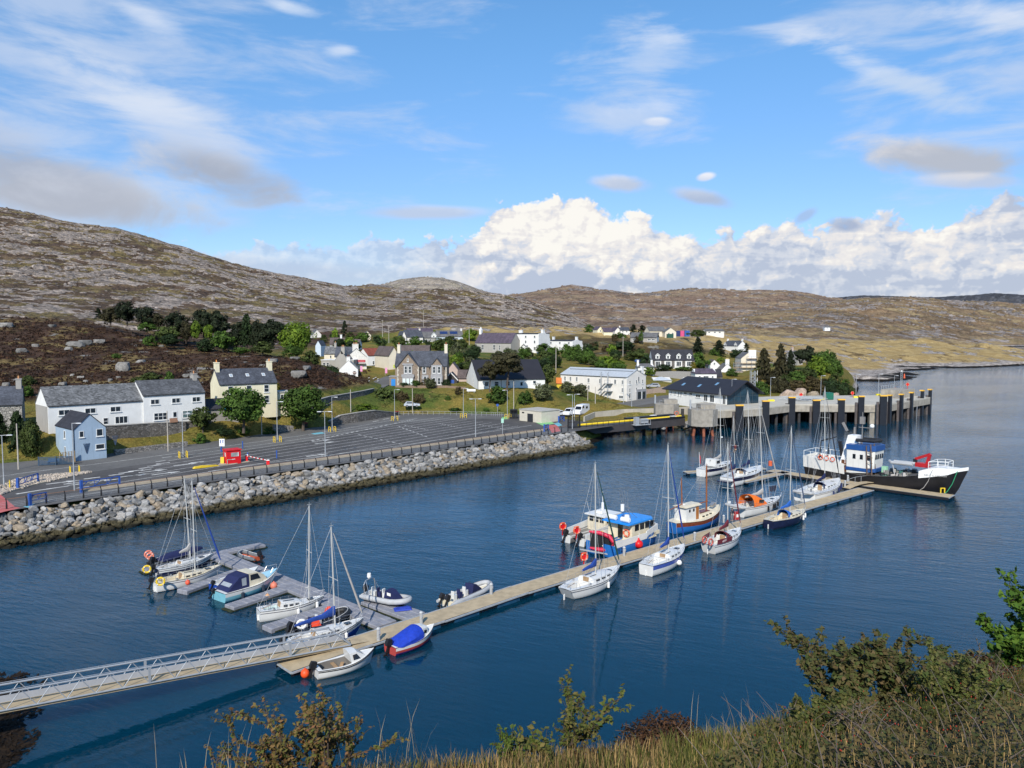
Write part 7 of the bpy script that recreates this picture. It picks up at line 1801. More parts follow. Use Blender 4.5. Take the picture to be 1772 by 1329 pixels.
 t=thing('pier_head_block','raised concrete platform with stairs on the outer end of the pier','platform',(c.x,c.y,z),rz);mb=MB();mb.b2((-3,-2,0),(7.4,4.5,2.3));mb.build('block',CONC,t)
 mb=MB()
 for k in range(8):mb.b2((-3-.45*(8-k),-1.9,0),(-3-.45*(7-k),-.4,.28*(k+1)))
 mb.build('stairs',CONC2,t);mb=MB()
 for q in range(8):x=-2.9+q*1.4;mb.bar((x,4.3,2.3),(x,4.3,3.4),.07)
 mb.bar((-3,4.3,3.4),(7.2,4.3,3.4),.07);mb.bar((-6.4,-1.9,1.1),(-3,-1.9,3.4),.07);mb.build('handrail',GALV,t)
 for px,py,tp_,lab in[(1266,699,656,'pier lamp in front of the glazed terminal gable'),(1333,694,653,'pier lamp below the brown spruces'),(1420,691,650,'pier lamp left of the green container'),(1481,688,648,'pier lamp at the shore end of the wooded knoll'),(1520,684,647,'slim pier lamp before the distant rocky point'),(1547,681,650,'slim pier lamp just left of the signal mast')]:
  street_lamp(px,py,tp_,[.0],lab,z,'lamps on the pier',.07)
  q=at(px,py,z);f=thing('lamp_plinth','yellow plinth under the '+lab.replace('slim ',''),'plinth',q+Vector((0,-.1,0)),0,'yellow plinths on the pier');mb=MB();mb.box((0,-.45,.25),(2.0,.7,.5),0,.9);mb.build('block',M('lemon_paint',(.72,.62,.03),.5),f)
 q=at(1559,679,z);f=thing('signal_mast','lattice signal mast with an orange shape on the pier head','mast',q+Vector((0,0,2.3)));mb=MB()
 for x in(-.25,.25):mb.bar((x,0,-2),(x,0,4.6),.09)
 for k in range(6):mb.bar((-.25,0,k*.75),(.25,0,k*.75+.75),.06)
 mb.build('lattice',GALV,f);mb=MB();mb.box((.95,0,3.2),(.55,.3,1.5),0,.5);mb.build('day_shape',ORANGE,f);mb=MB();mb.sphere((0,0,4.8),.28,8,5);mb.build('lamp',WHITE,f)
 for px,py,lab in[(1269,697,'lifebuoy stand before the glazed terminal gable'),(1386,690,'lifebuoy stand below the largest pink rock face'),(1475,687,'lifebuoy stand at the end of the wooded knoll'),(1549,680,'lifebuoy stand by the stairs of the pier head')]:lifebuoy(at(px,py,z),lab,.45,0,0,.7)
 lifebuoy(Vector((124.5,241.5,z+2.3)),'lifebuoy on a pole on top of the pier head platform',.45,0,0,.9)
 q=at(1436,692,z);t=thing('container','dark green container on the pier deck','container',q,-.05);mb=MB();mb.b2((-1.1,0,.1),(1.1,3,2.1));mb.build('shell',M('bottle_green',(.01,.12,.08),.5),t);mb=MB()
 for x in(-.9,-.3,.3,.9):mb.b2((x-.06,-.06,.15),(x+.06,-.003,2.05))
 mb.build('ribs',_MATS['bottle_green'],t)
 q=at(1532,683,z);t=thing('skip','dark green skip beside the pier head platform','skip',q,.7);mb=MB();mb.box((0,0,.6),(1.7,1.2,1.1),0,1.15);mb.build('body',_MATS['bottle_green'],t);mb=MB();mb.box((0,0,1.2),(2.0,1.45,.1));mb.build('rim',BLACK,t)
 t=thing('pipe_stack','untidy stack of grey steel sections on the pier deck','steel stack',at(1400,695,z));mb=MB();rnd=random.Random(12)
 for k in range(60):
  a=rnd.uniform(-.4,.4);x,y,h=rnd.uniform(-5,5),rnd.uniform(0,7),rnd.uniform(.1,1.0);L=rnd.uniform(1,2.4);mb.bar((x-L*math.cos(a),y-L*math.sin(a),h),(x+L*math.cos(a),y+L*math.sin(a),h+rnd.uniform(-.3,.5)),.12)
 mb.build('sections',GALV,t)
def dolphin(cx,cy,w,zb,zt,label,rot):
 t=thing('dolphin',label,'dolphin',(cx,cy,0),rot)
 mb=MB();r=w/2;pts=[(r*math.cos(a),r*math.sin(a),zb)for a in[math.pi/8+k*math.pi/4 for k in range(8)]];mb.poly(pts,zt-zb-.6)
 mb.b2((-r*.2,-r*.2,zt-.6),(r*.85,r*.75,zt+.5));mb.build('cap',M('board_marked_concrete',(.30,.275,.235),.9,.16,1.1,.03,4,stain=.5),t)
 for k in range(6):
  a=k*1.05+.3;mb=MB();mb.tube([(r*.62*math.cos(a),r*.62*math.sin(a),zb+.1),(r*.95*math.cos(a),r*.95*math.sin(a),-4)],.36,9);mb.build('pile',M('rusty_pile',(.23,.075,.040),.8,.35,1.5,stain=.4),t)
 mb=MB()
 for x in(-r*.7,-r*.2):mb.tube([(x,-r*.9,zt-.6),(x,-r*.9,zt+.45)],.035,5)
 mb.tube([(-r*.7,-r*.9,zt+.4),(-r*.2,-r*.9,zt+.4)],.035,5);mb.tube([(-r*.9,-.2,zt-.6),(-r*.9,-.2,zt+1.7)],.22,8);mb.build('ladder_rail',GALV,t)
def build_linkspan():
 dolphin(47.2,189.5,7.2,2.5,7.2,'octagonal concrete dolphin on rusty piles right of the linkspan',.1);dolphin(41.5,206,6.8,1.6,7.0,'board-marked concrete dolphin behind the linkspan',0)
 lifebuoy(Vector((43.4,201.9,3.6)),'lifebuoy on the dolphin behind the linkspan',.5)
 A,B=Vector((17.2,177.4,3.55)),Vector((43.6,192.6,3.9));d=B-A;L=Vector((d.x,d.y)).length;rz=math.atan2(d.y,d.x)
 t=thing('linkspan','dark steel ferry linkspan with a yellow guide beam','linkspan',A,rz)
 DG=M('gunmetal_paint',(.050,.046,.048),.55,.15,.6,stain=.3)
 g=(d.z)/L
 mb=MB()
 for y in(0,6.4):mb.add([(x,y+dy,x*g+h)for dy in(0,.4)for x,h in((2.6,-1.75),(L,-1.75),(L,-.05),(0,-.05),(0,-.7))],[(0,1,2,3,4),(9,8,7,6,5),(0,5,6,1),(3,2,7,8),(4,3,8,9),(0,4,9,5),(1,6,7,2)])
 mb.build('girder',DG,t)
 mb=MB();mb.bar((0,3.4,-.35),(L,3.4,g*L-.35),6.0,.3);mb.build('roadway',M('steel_deck',(.07,.07,.072),.7),t)
 mb=MB();mb.tube([(-1.5,1.1,.45),(L-.4,1.1,g*L+.45)],.26,8);mb.build('guide_beam',M('guide_yellow',(.78,.56,.03),.5,.1),t)
 mb=MB();mb.bar((L*.50,4.6,.5+g*L*.5),(L*1.0,4.6,g*L+.5),1.6,.35);mb.bar((L*.62,.35,.25+g*L*.5),(L*1.0,.35,g*L+.3),.7,.45);mb.build('lifting_beam',BLACK,t)
 mb=MB()
 for x in(L*.78,L*.88):mb.box((x,.4 if x>L*.8 else 4.4,g*L+.72),(1.6,.9,.1),.1)
 mb.build('step_pad',WHITE,t)
 mb=MB();x=L*.44
 mb.b2((x,-1.6,-.35),(x+4.6,-.003,-.2));mb.b2((x+.2,-1.4,-.2),(x+1.2,-.4,1.6));mb.b2((x+1.8,-1.3,.1),(x+4.0,-.4,1.1))
 for q in(1.4,2.6,3.8,4.5):mb.bar((x+q,-1.55,-.2),(x+q,-1.55,.9),.07)
 mb.bar((x+1.2,-1.55,.9),(x+4.5,-1.55,.9),.07);mb.build('control_platform',GALV,t)
 mb=MB()
 for k in range(9):q=k*1.6;mb.bar((q,-.1,g*q),(q,-.1,g*q+1.0),.07)
 mb.bar((0,-.1,1.0),(13,-.1,1.15),.06);mb.build('handrail',BLACK,t)
 for k,x in enumerate((L*.70,L*.80)):
  for y in(1,5):mb=MB();mb.tube([(x,y,-1.6),(x,y,-7)],.42,8);mb.build('pile',M('dark_pile',(.035,.034,.036)),t)
 p=at(983,741,ZP);q=at(1003,740,ZP);v=q-p;t=thing('security_gate','black steel security gate closing the linkspan','gate',p,math.atan2(v.y,v.x));mb=MB();W=v.length
 for k in range(22):mb.bar((W*k/21,0,0),(W*k/21,0,2.6),.05)
 for z in(.1,1.3,2.5):mb.bar((0,0,z),(W,0,z),.08)
 mb.bar((0,0,0),(0,0,2.8),.2);mb.bar((W,0,0),(W,0,2.8),.2);mb.build('panel',BLACK,t)
GEL=M('white_gelcoat',(.66,.66,.64),.28,.05,1.0,spec=.5);GELC=M('cream_gelcoat',(.66,.59,.44),.35,.08);NAVY=M('navy_gelcoat',(.012,.016,.045),.2,.2,spec=.5)
BOOT=M('antifoul',(.020,.022,.026),.7,.3);DARKP=glass('smoked_pane',(.012,.014,.018));TEAK=M('teak',(.34,.22,.12),.7,.15,3);ALLOY=M('mast_alloy',(.52,.52,.50),.4,.05,metal=.2)
CV=lambda n,c:M(n,c,.85,.12,2.5,.02,5)
NAVYC=CV('navy_canvas',(.012,.018,.075));BLUEC=CV('blue_canvas',(.015,.055,.27));MAROON=CV('maroon_canvas',(.13,.018,.028));ORC=CV('orange_canvas',(.75,.16,.015));GREYC=CV('grey_canvas',(.40,.38,.36))
STEEL=M('stainless',(.50,.50,.50),.25,.05,metal=.7);WIRE=M('rigging_wire',(.40,.41,.42),.4,.1);TUBE=M('hypalon_grey',(.40,.41,.42),.6,.08);TUBEB=M('hypalon_black',(.018,.019,.022),.6,.2)
def boat(name,label,cat,s,b,zs,zb,group=None,ext=1.0):
 A,B=at(*s,zs),at(*b,zb);v=B-A;L=Vector((v.x,v.y)).length*ext
 c=(A+B)/2;t=thing(name,label,cat,(c.x,c.y,0),math.atan2(v.y,v.x),group)
 return t,L
def hull_rings(L,B,fs,fm,fb,tr,dr=.45,rake=.9,n=14,full=2.2,srake=.0):
 R_,info=[],[]
 for i in range(n+1):
  s=i/n;f=tr+(1-tr)*math.sin(math.pi/2*min(1,s/.42))if s<.42 else max(.012,1-((s-.42)/.58)**full)
  b=B/2*f;h=fs+(fm-fs)*min(1,s/.4)if s<.4 else fm+(fb-fm)*((s-.4)/.6)**1.7
  x=-L/2+L*s;low=rake*s**5;sl=srake*(1-s)**6
  P=[(x,b,h),(x-low*.25-sl*.3*-1,b*(.985-.12*s**3),h*.62),(x-low*.45+sl*.5,b*(.96-.25*s**3),h*.30),(x-low*.7+sl*.8,b*(.90-.38*s**3),.06),(x-low*.8+sl,b*.62*(1-.5*s**3),-dr*.6),(x-low+sl*1.1,0,-dr)]
  R_.append(P+[(p[0],-p[1],p[2])for p in reversed(P[:-1])]);info.append((x,b,h))
 return R_,info
def hull(t,L,B,fs,fm,fb,tr,mats,dr=.45,rake=.9,full=2.2,srake=.0,n=14,stripe=(0,1,1,2,2)):
 0
 R_,info=hull_rings(L,B,fs,fm,fb,tr,dr,rake,n,full,srake)
 mb=MB();k=list(stripe);mb.loft(R_,False,False,k+k[::-1]);m=len(R_[0])
 mb.mat(3 if len(mats)>3 else 1);mb.add(R_[0],[tuple(range(m))])
 h=mb.build('hull',mats,t,True,angle=50)
 return info,h
def deck(t,info,mat,well=None,wmat=None,floor=.5,inset=.9,name='deck',wf=.56):
 0
 mb=MB();V=[]
 for x,b,h in info:V+=[(x,b*inset,h+.03),(x,b*wf,h+.05),(x,0,h+.07),(x,-b*wf,h+.05),(x,-b*inset,h+.03),(x,b,h+.06),(x,-b,h+.06)]
 Fc=[]
 for i in range(len(info)-1):
  a,c=i*7,i*7+7;xm=(info[i][0]+info[i+1][0])/2;op=well and well[0]<=xm<=well[1]
  for j in range(4):
   if op and j in(1,2):continue
   Fc.append((a+j,a+j+1,c+j+1,c+j))
  Fc+=[(a+5,a,c,c+5),(a+4,a+6,c+6,c+4)]
 mb.add(V,Fc);d=mb.build(name,mat,t)
 if well:
  q=[r for i,r in enumerate(info)if well[0]-L_step(info)<=r[0]<=well[1]+L_step(info)]
  wb=MB();n=len(q);V=[]
  for x,b,h in q:V+=[(x,b*wf,h+.05),(x,b*wf*.92,h-floor),(x,-b*wf*.92,h-floor),(x,-b*wf,h+.05)]
  wb.add(V,[(i*4+j,i*4+j+1,i*4+j+5,i*4+j+4)for i in range(n-1)for j in range(3)]+[(0,1,2,3),tuple((n-1)*4+j for j in(3,2,1,0))]);wb.build('cockpit',wmat or mat,t)
 return d
def L_step(info):return(info[1][0]-info[0][0])*.51
def at_x(info,x):
 X=[r[0]for r in info];return np.interp(x,X,[r[1]for r in info]),np.interp(x,X,[r[2]for r in info])
def coach(t,info,x0,x1,w,h,mat,win=2,pane=DARKP,front=.9,name='cabin',back=.1):
 b0,z0=at_x(info,x0);b1,z1=at_x(info,x1);mb=MB();n=5;rings=[]
 for i in range(n+1):
  s=i/n;x=x0+(x1-x0)*s;b,z=at_x(info,x);ww=min(w,b*.78);hh=h*(1-(.35*s+.45*max(0,s-.75)*2))
  xo=-front*max(0,s-.8)*2*.5;xb=back*(1-s)**3
  rings.append([(x,ww,z),(x+xo+xb,ww*.86,z+hh*.8),(x+xo+xb,ww*.55,z+hh),(x+xo+xb,-ww*.55,z+hh),(x+xo+xb,-ww*.86,z+hh*.8),(x,-ww,z)])
 mb.loft(rings,True,True);c=mb.build(name,mat,t,True,angle=30)
 for k in range(win):
  s=(k+.8)/(win+1.1);x=x0+(x1-x0)*s;b,z=at_x(info,x);ww=min(w,b*.78);hh=h*(1-.35*s);wl=(x1-x0)/(win+1.1)*.62
  mb=MB()
  for sg in(1,-1):mb.bar((x-wl/2,sg*ww*.955,z+hh*.45),(x+wl/2,sg*min(at_x(info,x+wl/2)[0]*.78,w)*.955,z+hh*.43),.07,hh*.34)
  mb.build('window',pane,c)
 return c
def outboard(t,x,y,z,s=1.0,tilt=.3,mat=BLACK,label=None):
 mb=MB();mb.M=Matrix.Translation((x,y,z))@Matrix.Rotation(tilt,4,'Y')@Matrix.Scale(s,4);mb.box((-.22,0,.42),(.52,.34,.42),0,.8);mb.box((-.2,0,.16),(.42,.28,.14));o=mb.build('outboard_motor',mat,t,False,label)
 mb2=MB();mb2.M=mb.M.copy();mb2.box((-.16,0,-.25),(.2,.12,.8),0,.8);mb2.box((-.2,0,-.62),(.4,.1,.12));mb2.build('leg',mat,o);return o
def rails(t,info,x0,x1,h=.55,n=6,close_stern=False,name='guardrail'):
 mb=MB();xs=[x0+(x1-x0)*k/n for k in range(n+1)]
 for sg in(1,-1):
  P=[]
  for x in xs:b,z=at_x(info,x);p=(x,sg*b*.94,z+.05);q=(x,sg*b*.94,z+h);mb.tube([p,q],.016,4);P.append(q)
  for a,b in zip(P[:-1],P[1:]):mb.tube([a,b],.010,4);mb.tube([(a[0],a[1],a[2]-h/2),(b[0],b[1],b[2]-h/2)],.008,4)
 mb.build(name,STEEL,t)
 mb=MB();x,b,z=info[-1];b2,z2=at_x(info,x-1.0)
 mb.tube([(x-1.0,b2*.92,z2+.05),(x-1.0,b2*.92,z2+h),(x+.05,.05,z+h),(x+.05,-.05,z+h),(x-1.0,-b2*.92,z2+h),(x-1.0,-b2*.92,z2+.05)],.02,5);mb.tube([(x-.4,.1,z),(x-.1,.12,z+h)],.016,4);mb.tube([(x-.4,-.1,z),(x-.1,-.12,z+h)],.016,4)
 x,b,z=info[0]
 mb.tube([(x+.9,b*.95,z+.05),(x+.9,b*.95,z+h),(x+.05,b*.85,z+h),(x+.05,-b*.85,z+h),(x+.9,-b*.95,z+h),(x+.9,-b*.95,z+.05)],.02,5)
 for y in(.8,-.8):mb.tube([(x+.08,y*b,z),(x+.06,y*b,z+h)],.018,4)
 mb.build('pulpit',STEEL,t)
def rig(t,info,L,mast_px,boom=None,cover=None,jib=None,mat=ALLOY,r=.075,radar=False,fx=None,sp=(.52,),name='mast'):
 0
 T=t.location;c,s=math.cos(t.rotation_euler[2]),math.sin(t.rotation_euler[2])
 if fx is None:
  a_=ray(mast_px[0],mast_px[1])[0];x=(a_*T.y-T.x)/(c-a_*s)
 else:x=fx
 x=max(-L*.45,min(L*.42,x));b,z=at_x(info,x);w=Vector((T.x+x*c,T.y+x*s,0));top=pt(mast_px[2],mast_px[3],w.y)
 tl=Vector(((top.x-w.x)*c+(top.y-w.y)*s,-(top.x-w.x)*s+(top.y-w.y)*c,top.z));foot=Vector((x,0,z-.1));tip=Vector((x+tl.x,tl.y,tl.z))
 mb=MB();mb.tube([foot,tip],r,8,r*.8);mb.bar(tip,tip+Vector((0,0,.35)),.02);mb.bar(tip+Vector((-.2,0,.1)),tip+Vector((.2,0,.12)),.03);m=mb.build(name,mat,t,True)
 at_h=lambda f:foot.lerp(tip,f);wires=MB();wr=.013;ends=[]
 for f in sp:
  q=at_h(f);mb=MB();mb.bar(q+Vector((0,-.75,.05)),q+Vector((0,.75,.05)),.04);mb.build('spreader',mat,m)
  for sg in(1,-1):
   sh=Vector((x-.1,sg*b*.93,z));e=q+Vector((0,sg*.75,.05));wires.tube([sh,e],wr,4);wires.tube([e,tip],wr,4);wires.tube([Vector((x-.7,sg*b*.93,z)),q],wr,4)
 bow=Vector((info[-1][0],0,info[-1][2]+.1));st=Vector((info[0][0],0,info[0][2]+.2));wires.tube([st,tip],wr,4)
 if jib:j=MB();a,e=bow+(tip-bow)*.05,bow+(tip-bow)*.93;j.tube([a,a.lerp(e,.1),a.lerp(e,.6),e],[.05,.10,.075,.03],6);j.build('furled_jib',jib,t,True)
 else:wires.tube([bow,tip],wr,4)
 wires.build('rigging',WIRE,t)
 if boom:
  gz_=z+1.25;g=foot.lerp(tip,(gz_-foot.z)/(tip.z-foot.z));e=Vector((x-boom,0,gz_-.05));mb=MB();mb.tube([g,e],.06,6);mb.build('boom',mat,t,True)
  if cover:
   mb=MB();rings=[]
   for k in range(7):
    s_=k/6;q=g.lerp(e,s_);hh=[.85,.62,.42,.36,.32,.28,.16][k];ww=[.14,.17,.16,.15,.14,.12,.08][k];sag=.02*math.sin(k*2.4)
    rings.append([q+Vector((0,ww*math.cos(a),(-.08+sag)+hh*.5+hh*.55*math.sin(a)))for a in[j*math.pi/4 for j in range(8)]])
   mb.loft(rings,True,True);mb.build('sail_cover',cover,t,True)
 if radar:
  q=at_h(.36);mb=MB();mb.tube([q+Vector((.32,0,0)),q+Vector((.32,0,.2))],.24,10);mb.bar(q,q+Vector((.3,0,0)),.06);mb.build('radar_dome',WHITE,m)
 return x
def hood(t,info,x0,x1,w,h,mat,name='sprayhood',window=True,z0=.05,openb=True):
 b,z=at_x(info,x0);mb=MB();rings=[]
 for k in range(5):
  s=k/4;x=x0+(x1-x0)*s;hh=h*(1-s**2.2*.72);ww=w*(1-.12*s);rings.append([(x-.25*(1-s),ww*math.cos(a),z+z0+hh*max(0,math.sin(a))**.6)for a in[j*math.pi/8 for j in range(9)]])
 mb.loft(rings,False,False);o=mb.build(name,mat,t,True)
 if window:
  g=MB();x=x0+(x1-x0)*.9
  for sg in(1,-1):g.bar((x0+(x1-x0)*.35,sg*w*.93,z+h*.45),(x0+(x1-x0)*.75,sg*w*.86,z+h*.34),.06,h*.3)
  g.build('window',DARKP,o)
 return o
def fenders(t,info,xs,side,mat=WHITE,r=.13,hang=.5,ball=False):
 for x in xs:
  b,z=at_x(info,x);mb=MB();y=side*(b+r*.8)
  if ball:mb.sphere((x,y,z-.55),.3,10,7);
  else:mb.tube([(x,y,z-.15),(x,y,z-.22),(x,y,z-.72),(x,y,z-.8)],[.03,r,r,.04],8)
  mb.tube([(x,y,z-.15),(x,side*b,z+.3)],.012,4);mb.build('fender',mat,t,True)
def yacht(label,s,b,mast,B=.31,hullm=None,deckm=GEL,cover=None,jib=None,hood_c=None,boom=None,cab=(.42,.76,.95,.42),win=3,fend=(),fside=-1,fmat=WHITE,ball=False,zs=.95,zb=1.2,tr=.62,wellm=None,radar=False,ob=False,sp=(.52,),ext=1.0,srake=.0,wheel=False,group='sailing yachts moored in the harbour',rake=1.1,full=2.1):
 t,L=boat('sailing_yacht',label,'yacht',s,b,zs,zb,group,ext);B_=L*B
 info,h=hull(t,L,B_,zs,zs-.05,zb,tr,hullm or[GEL,GEL,BOOT,GEL],.4,rake,full,srake)
 if(hullm or[GEL])[0]is GEL:
  mb=MB()
  for sg in(1,-1):V=[(x,sg*(b*1.002+.006),z)for x,b,h_ in info for z in(h_-.13,h_-.18)];mb.add(V,[(2*i,2*i+1,2*i+3,2*i+2)for i in range(len(info)-1)])
  mb.build('cove_stripe',NAVY,t)
 deck(t,info,deckm,(-L*.42,-L*.5+cab[0]*L-.1),wellm or deckm)
 coach(t,info,-L*.5+cab[0]*L,-L*.5+cab[1]*L,cab[2],cab[3],deckm,win)
 x0=-L*.5+cab[0]*L;bb,z=at_x(info,x0);mb=MB();mb.b2((x0-.02,-.32,z-.35),(x0+.1,.32,z+cab[3]*.95));mb.build('companionway',TEAK,t)
 mb=MB();mb.bar((x0+.3,.3,z+cab[3]+.02),(x0+1.3,.3,z+cab[3]),.05);mb.bar((x0+.3,-.3,z+cab[3]+.02),(x0+1.3,-.3,z+cab[3]),.05);mb.box((L*.28,0,at_x(info,L*.28)[1]+.12),(.5,.5,.08));mb.build('hatch',DARKP,t)
 rails(t,info,-L*.38,L*.36)
 rig(t,info,L,mast,boom or L*.36,cover,jib,radar=radar,sp=sp)
 if hood_c:hood(t,info,x0-.2,x0+1.0,.85,.95,hood_c)
 if fend:fenders(t,info,[L*f for f in fend],fside,fmat,ball=ball)
 if ob:outboard(t,-L/2-.1,.4*B_/2,.75,.9,.35)
 if wheel:
  mb=MB();mb.torus((-L*.34,0,z+.35),.42,.025,'X',16,5);mb.bar((-L*.33,0,z-.4),(-L*.33,0,z+.4),.16);mb.build('wheel',STEEL,t)
 else:
  mb=MB();mb.bar((-L*.46,0,z+.1),(-L*.32,.1,z+.25),.04);mb.build('tiller',TEAK,t)
 mb=MB();mb.b2((-L/2-.12,-.04,-.5),(-L/2+.02,.04,zs*.55));mb.build('rudder',WHITE,t)
 for sg in(1,-1):
  wn=MB();wn.tube([(x0-.6,sg*bb*.75,z+.06),(x0-.6,sg*bb*.75,z+.24)],.1,8);wn.build('winch',STEEL,t)
 return t,info,L
def rib(label,s,b,z,tube_m,console=None,arch=False,ob=2,seats=True,r=.24,inner=GELC,lift=.0,beam=2.1,group='inflatable boats'):
 t,L=boat('inflatable_boat',label,'inflatable',s,b,z,z+.1,group);w=beam/2-r;t.location.z=lift
 P=[];
 for k in range(21):
  u=k/20*2-1;a=abs(u);x=-L/2+L*.64*(1-max(0,(a-.42))/.58)if a>.42 else None
  if a>.42:y=w*(1 if u>0 else-1);P.append((-L/2+L*.62*(1-(a-.42)/.58),y,.38))
  else:q=u/.42*math.pi/2;P.append((L*.12+(L*.38-r)*math.cos(q)**.8,w*math.sin(q),.38+.22*math.cos(q)))
 mb=MB();mb.tube(P,[r*.55]+[r]*19+[r*.55],9);mb.build('tube',tube_m,t,True,angle=80)
 info,h=hull(t,L*.93,beam*.72,.28,.28,.5,.9,[GEL if tube_m is TUBE else BOOT,GEL if tube_m is TUBE else BOOT,BOOT],.3,.8)
 mb=MB();mb.b2((-L*.46,-w+.05,.2),(L*.2,w-.05,.27));mb.add([(L*.2,-w+.05,.27),(L*.2,w-.05,.27),(L*.42,0,.42)],[(0,1,2)]);mb.b2((-L*.47,-w,.15),(-L*.45,w,.62));mb.build('floor',inner,t)
 st=MB();st.tube([(p[0],p[1]*1.0,p[2]+r*.98)for p in P[2:-2]],.02,4);st.build('grab_line',BLACK if tube_m is TUBE else WHITE,t)
 for k in range(ob):outboard(t,-L*.49,(k-(ob-1)/2)*.7,.55,1.0,.55 if ob>1 else .4)
 if seats:
  for k in range(3):mb=MB();x=-L*.30+k*L*.12;mb.box((x,0,.55),(.42,.38,.55));mb.box((x-.18,0,.98),(.1,.36,.42));mb.build('seat',NAVYC if k%2 else GEL,t)
 if console:
  mb=MB();x=L*.08;rg=[[(x-.55,y,.3),(x-.35,y,1.25),(x+.15,y*.9,1.18),(x+1.15,y*.6,.48),(x+1.2,y*.6,.3)]for y in(-.52,-.3,0,.3,.52)]
  mb.loft(rg,True,True);c=mb.build('console_cover',console,t,True,angle=60)
  if arch:wp=MB();wp.add([(x-.12,-.535,.85),(x+.3,-.53,.8),(x+.3,-.53,1.08),(x-.12,-.535,1.12)],[(0,1,2,3)]);wp.build('window',WHITE,c)
 if arch:
  mb=MB();x=-L*.40
  mb.tube([(x,w,.5),(x-.1,w*.95,1.5),(x-.1,w*.6,1.85),(x-.1,-w*.6,1.85),(x-.1,-w*.95,1.5),(x,-w,.5)],.05,6);mb.tube([(x+.6,w,.5),(x,w*.7,1.8)],.03,5);mb.tube([(x+.6,-w,.5),(x,-w*.7,1.8)],.03,5);a=mb.build('radar_arch',STEEL,t)
  mb=MB();mb.tube([(x-.1,0,1.88),(x-.1,0,2.05),(x-.1,0,2.4)],[.08,.2,.17],10);mb.build('radar_dome',WHITE,a)
 return t,L
def build_left_boats():
 rib('black inflatable with a long navy cover at the farthest cube finger',(264,975),(334,952),.5,TUBEB,None,False,1,False,.3,TUBEB,beam=2.3)
 t=thing('boat_cover','long navy cover stretched over the black inflatable','cover',at(306,964,.55),math.atan2(*(lambda v:(v.y,v.x))(at(334,952,.6)-at(264,975,.5))));mb=MB();mb.loft([[(x,.75*w*math.cos(a),.15+h*math.sin(a))for a in[j*math.pi/6 for j in range(7)]]for x,w,h in((-2.2,.9,.35),(-1,1,.6),(1,1,.55),(2.6,.8,.45),(3.4,.3,.2))],True,True);mb.build('canvas',NAVYC,t,True);mb=MB();mb.tube([(-2.2,0,.5),(3.3,0,.4)],.03,5);mb.build('seam',NAVYC,t)
 lifebuoy(at(257,966,.55),'pinkish lifebuoy behind its twin on the stern of the black inflatable',.36,.6,0,0,CV('faded_buoy',(.68,.20,.13)));lifebuoy(at(260,969,.55),'pinkish lifebuoy in front on the stern of the black inflatable',.34,.3,0,0,_MATS['faded_buoy'])
 yacht('navy-hulled yacht with a white deck beside the black inflatable',(271,985),(369,958),(329.5,960,319,829),hullm=[GEL,NAVY,NAVY,NAVY],cover=GREYC,boom=1.2,cab=(.38,.70,.8,.38),fend=(),ob=True,zs=.9,zb=1.15,tr=.55)
 _,info,L=yacht('cream-decked white yacht with an outboard tilted at its stern',(268,1008),(384,977),(337.5,983,332,832),deckm=GELC,cover=None,jib=BLUEC,cab=(.36,.72,.85,.45),ob=True,zs=.9,zb=1.2,tr=.6,sp=(.47,))
 lifebuoy(at(254.5,992,.9),'yellow horseshoe buoy on the stern rail of the navy yacht',.34,.4,0,0,YELLOW);lifebuoy(at(278,1014,.95),'yellow horseshoe buoy on the stern rail of the cream-decked yacht',.36,.2,0,0,YELLOW)
 t,L=boat('dinghy','white pointed open boat with a royal blue bottom behind the cabin cruiser','dinghy',(369,1012),(447,981),.6,.95);info,h=hull(t,L,2.0,.6,.6,1.0,.7,[GEL,M('royal_blue_hull',(.015,.06,.32),.3),_MATS['royal_blue_hull'],_MATS['royal_blue_hull']],.3,.9);deck(t,info,GEL,(-L*.44,L*.22),GEL,.35,wf=.8);outboard(t,-L/2,0,.5,.8,.5)
 mb=MB();mb.tube([(-L*.3,.8,.6),(-L*.3,.8,1.6),(-L*.3,-.8,1.6),(-L*.3,-.8,.6)],.03,5);mb.build('hoop',STEEL,t);mb=MB()
 for k in range(2):x=-L*.2+k*1.4;mb.b2((x,-.75,.42),(x+.3,.75,.48))
 mb.build('thwart',TEAK,t)
 LB=M('light_blue_hull',(.17,.42,.50),.35,.06);LD=M('light_blue_deck',(.30,.53,.66),.6)
 t,L=boat('cabin_cruiser','light blue cabin cruiser with a navy canvas canopy','cabin cruiser',(378,1025),(480,986),.85,1.35);info,h=hull(t,L,2.7,.85,.85,1.45,.86,[GEL,LB,LB,LB],.35,1.0,2.6);deck(t,info,GEL,(-L*.44,-L*.1),GEL,.4,wf=.75);fd=MB();r=[q for q in info if q[0]>L*.16]
 fd.add([(x,b*.8,h+.1)for x,b,h in r]+[(x,-b*.8,h+.1)for x,b,h in r],[(i,len(r)+i,len(r)+i+1,i+1)for i in range(len(r)-1)]);fd.build('foredeck',LD,t)
 x0,x1=-L*.10,L*.17;z=.9;mb=MB();mb.loft([[(x0,1.05,z),(x0,.98,z+1.25),(x0,-.98,z+1.25),(x0,-1.05,z)],[(x1-.7,1.05,z),(x1-.8,.95,z+1.2),(x1-.8,-.95,z+1.2),(x1-.7,-1.05,z)],[(x1+.35,.95,z+.15),(x1-.05,.9,z+.75),(x1-.05,-.9,z+.75),(x1+.35,-.95,z+.15)]],True,True);w=mb.build('wheelhouse',GELC,t);g=MB()
 for sg in(1,-1):g.add([(x0+.15,sg*1.045,z+.55),(x1-.55,sg*1.04,z+.55),(x1-.85,sg*1.0,z+1.08),(x0+.15,sg*1.01,z+1.1)],[(0,1,2,3)])
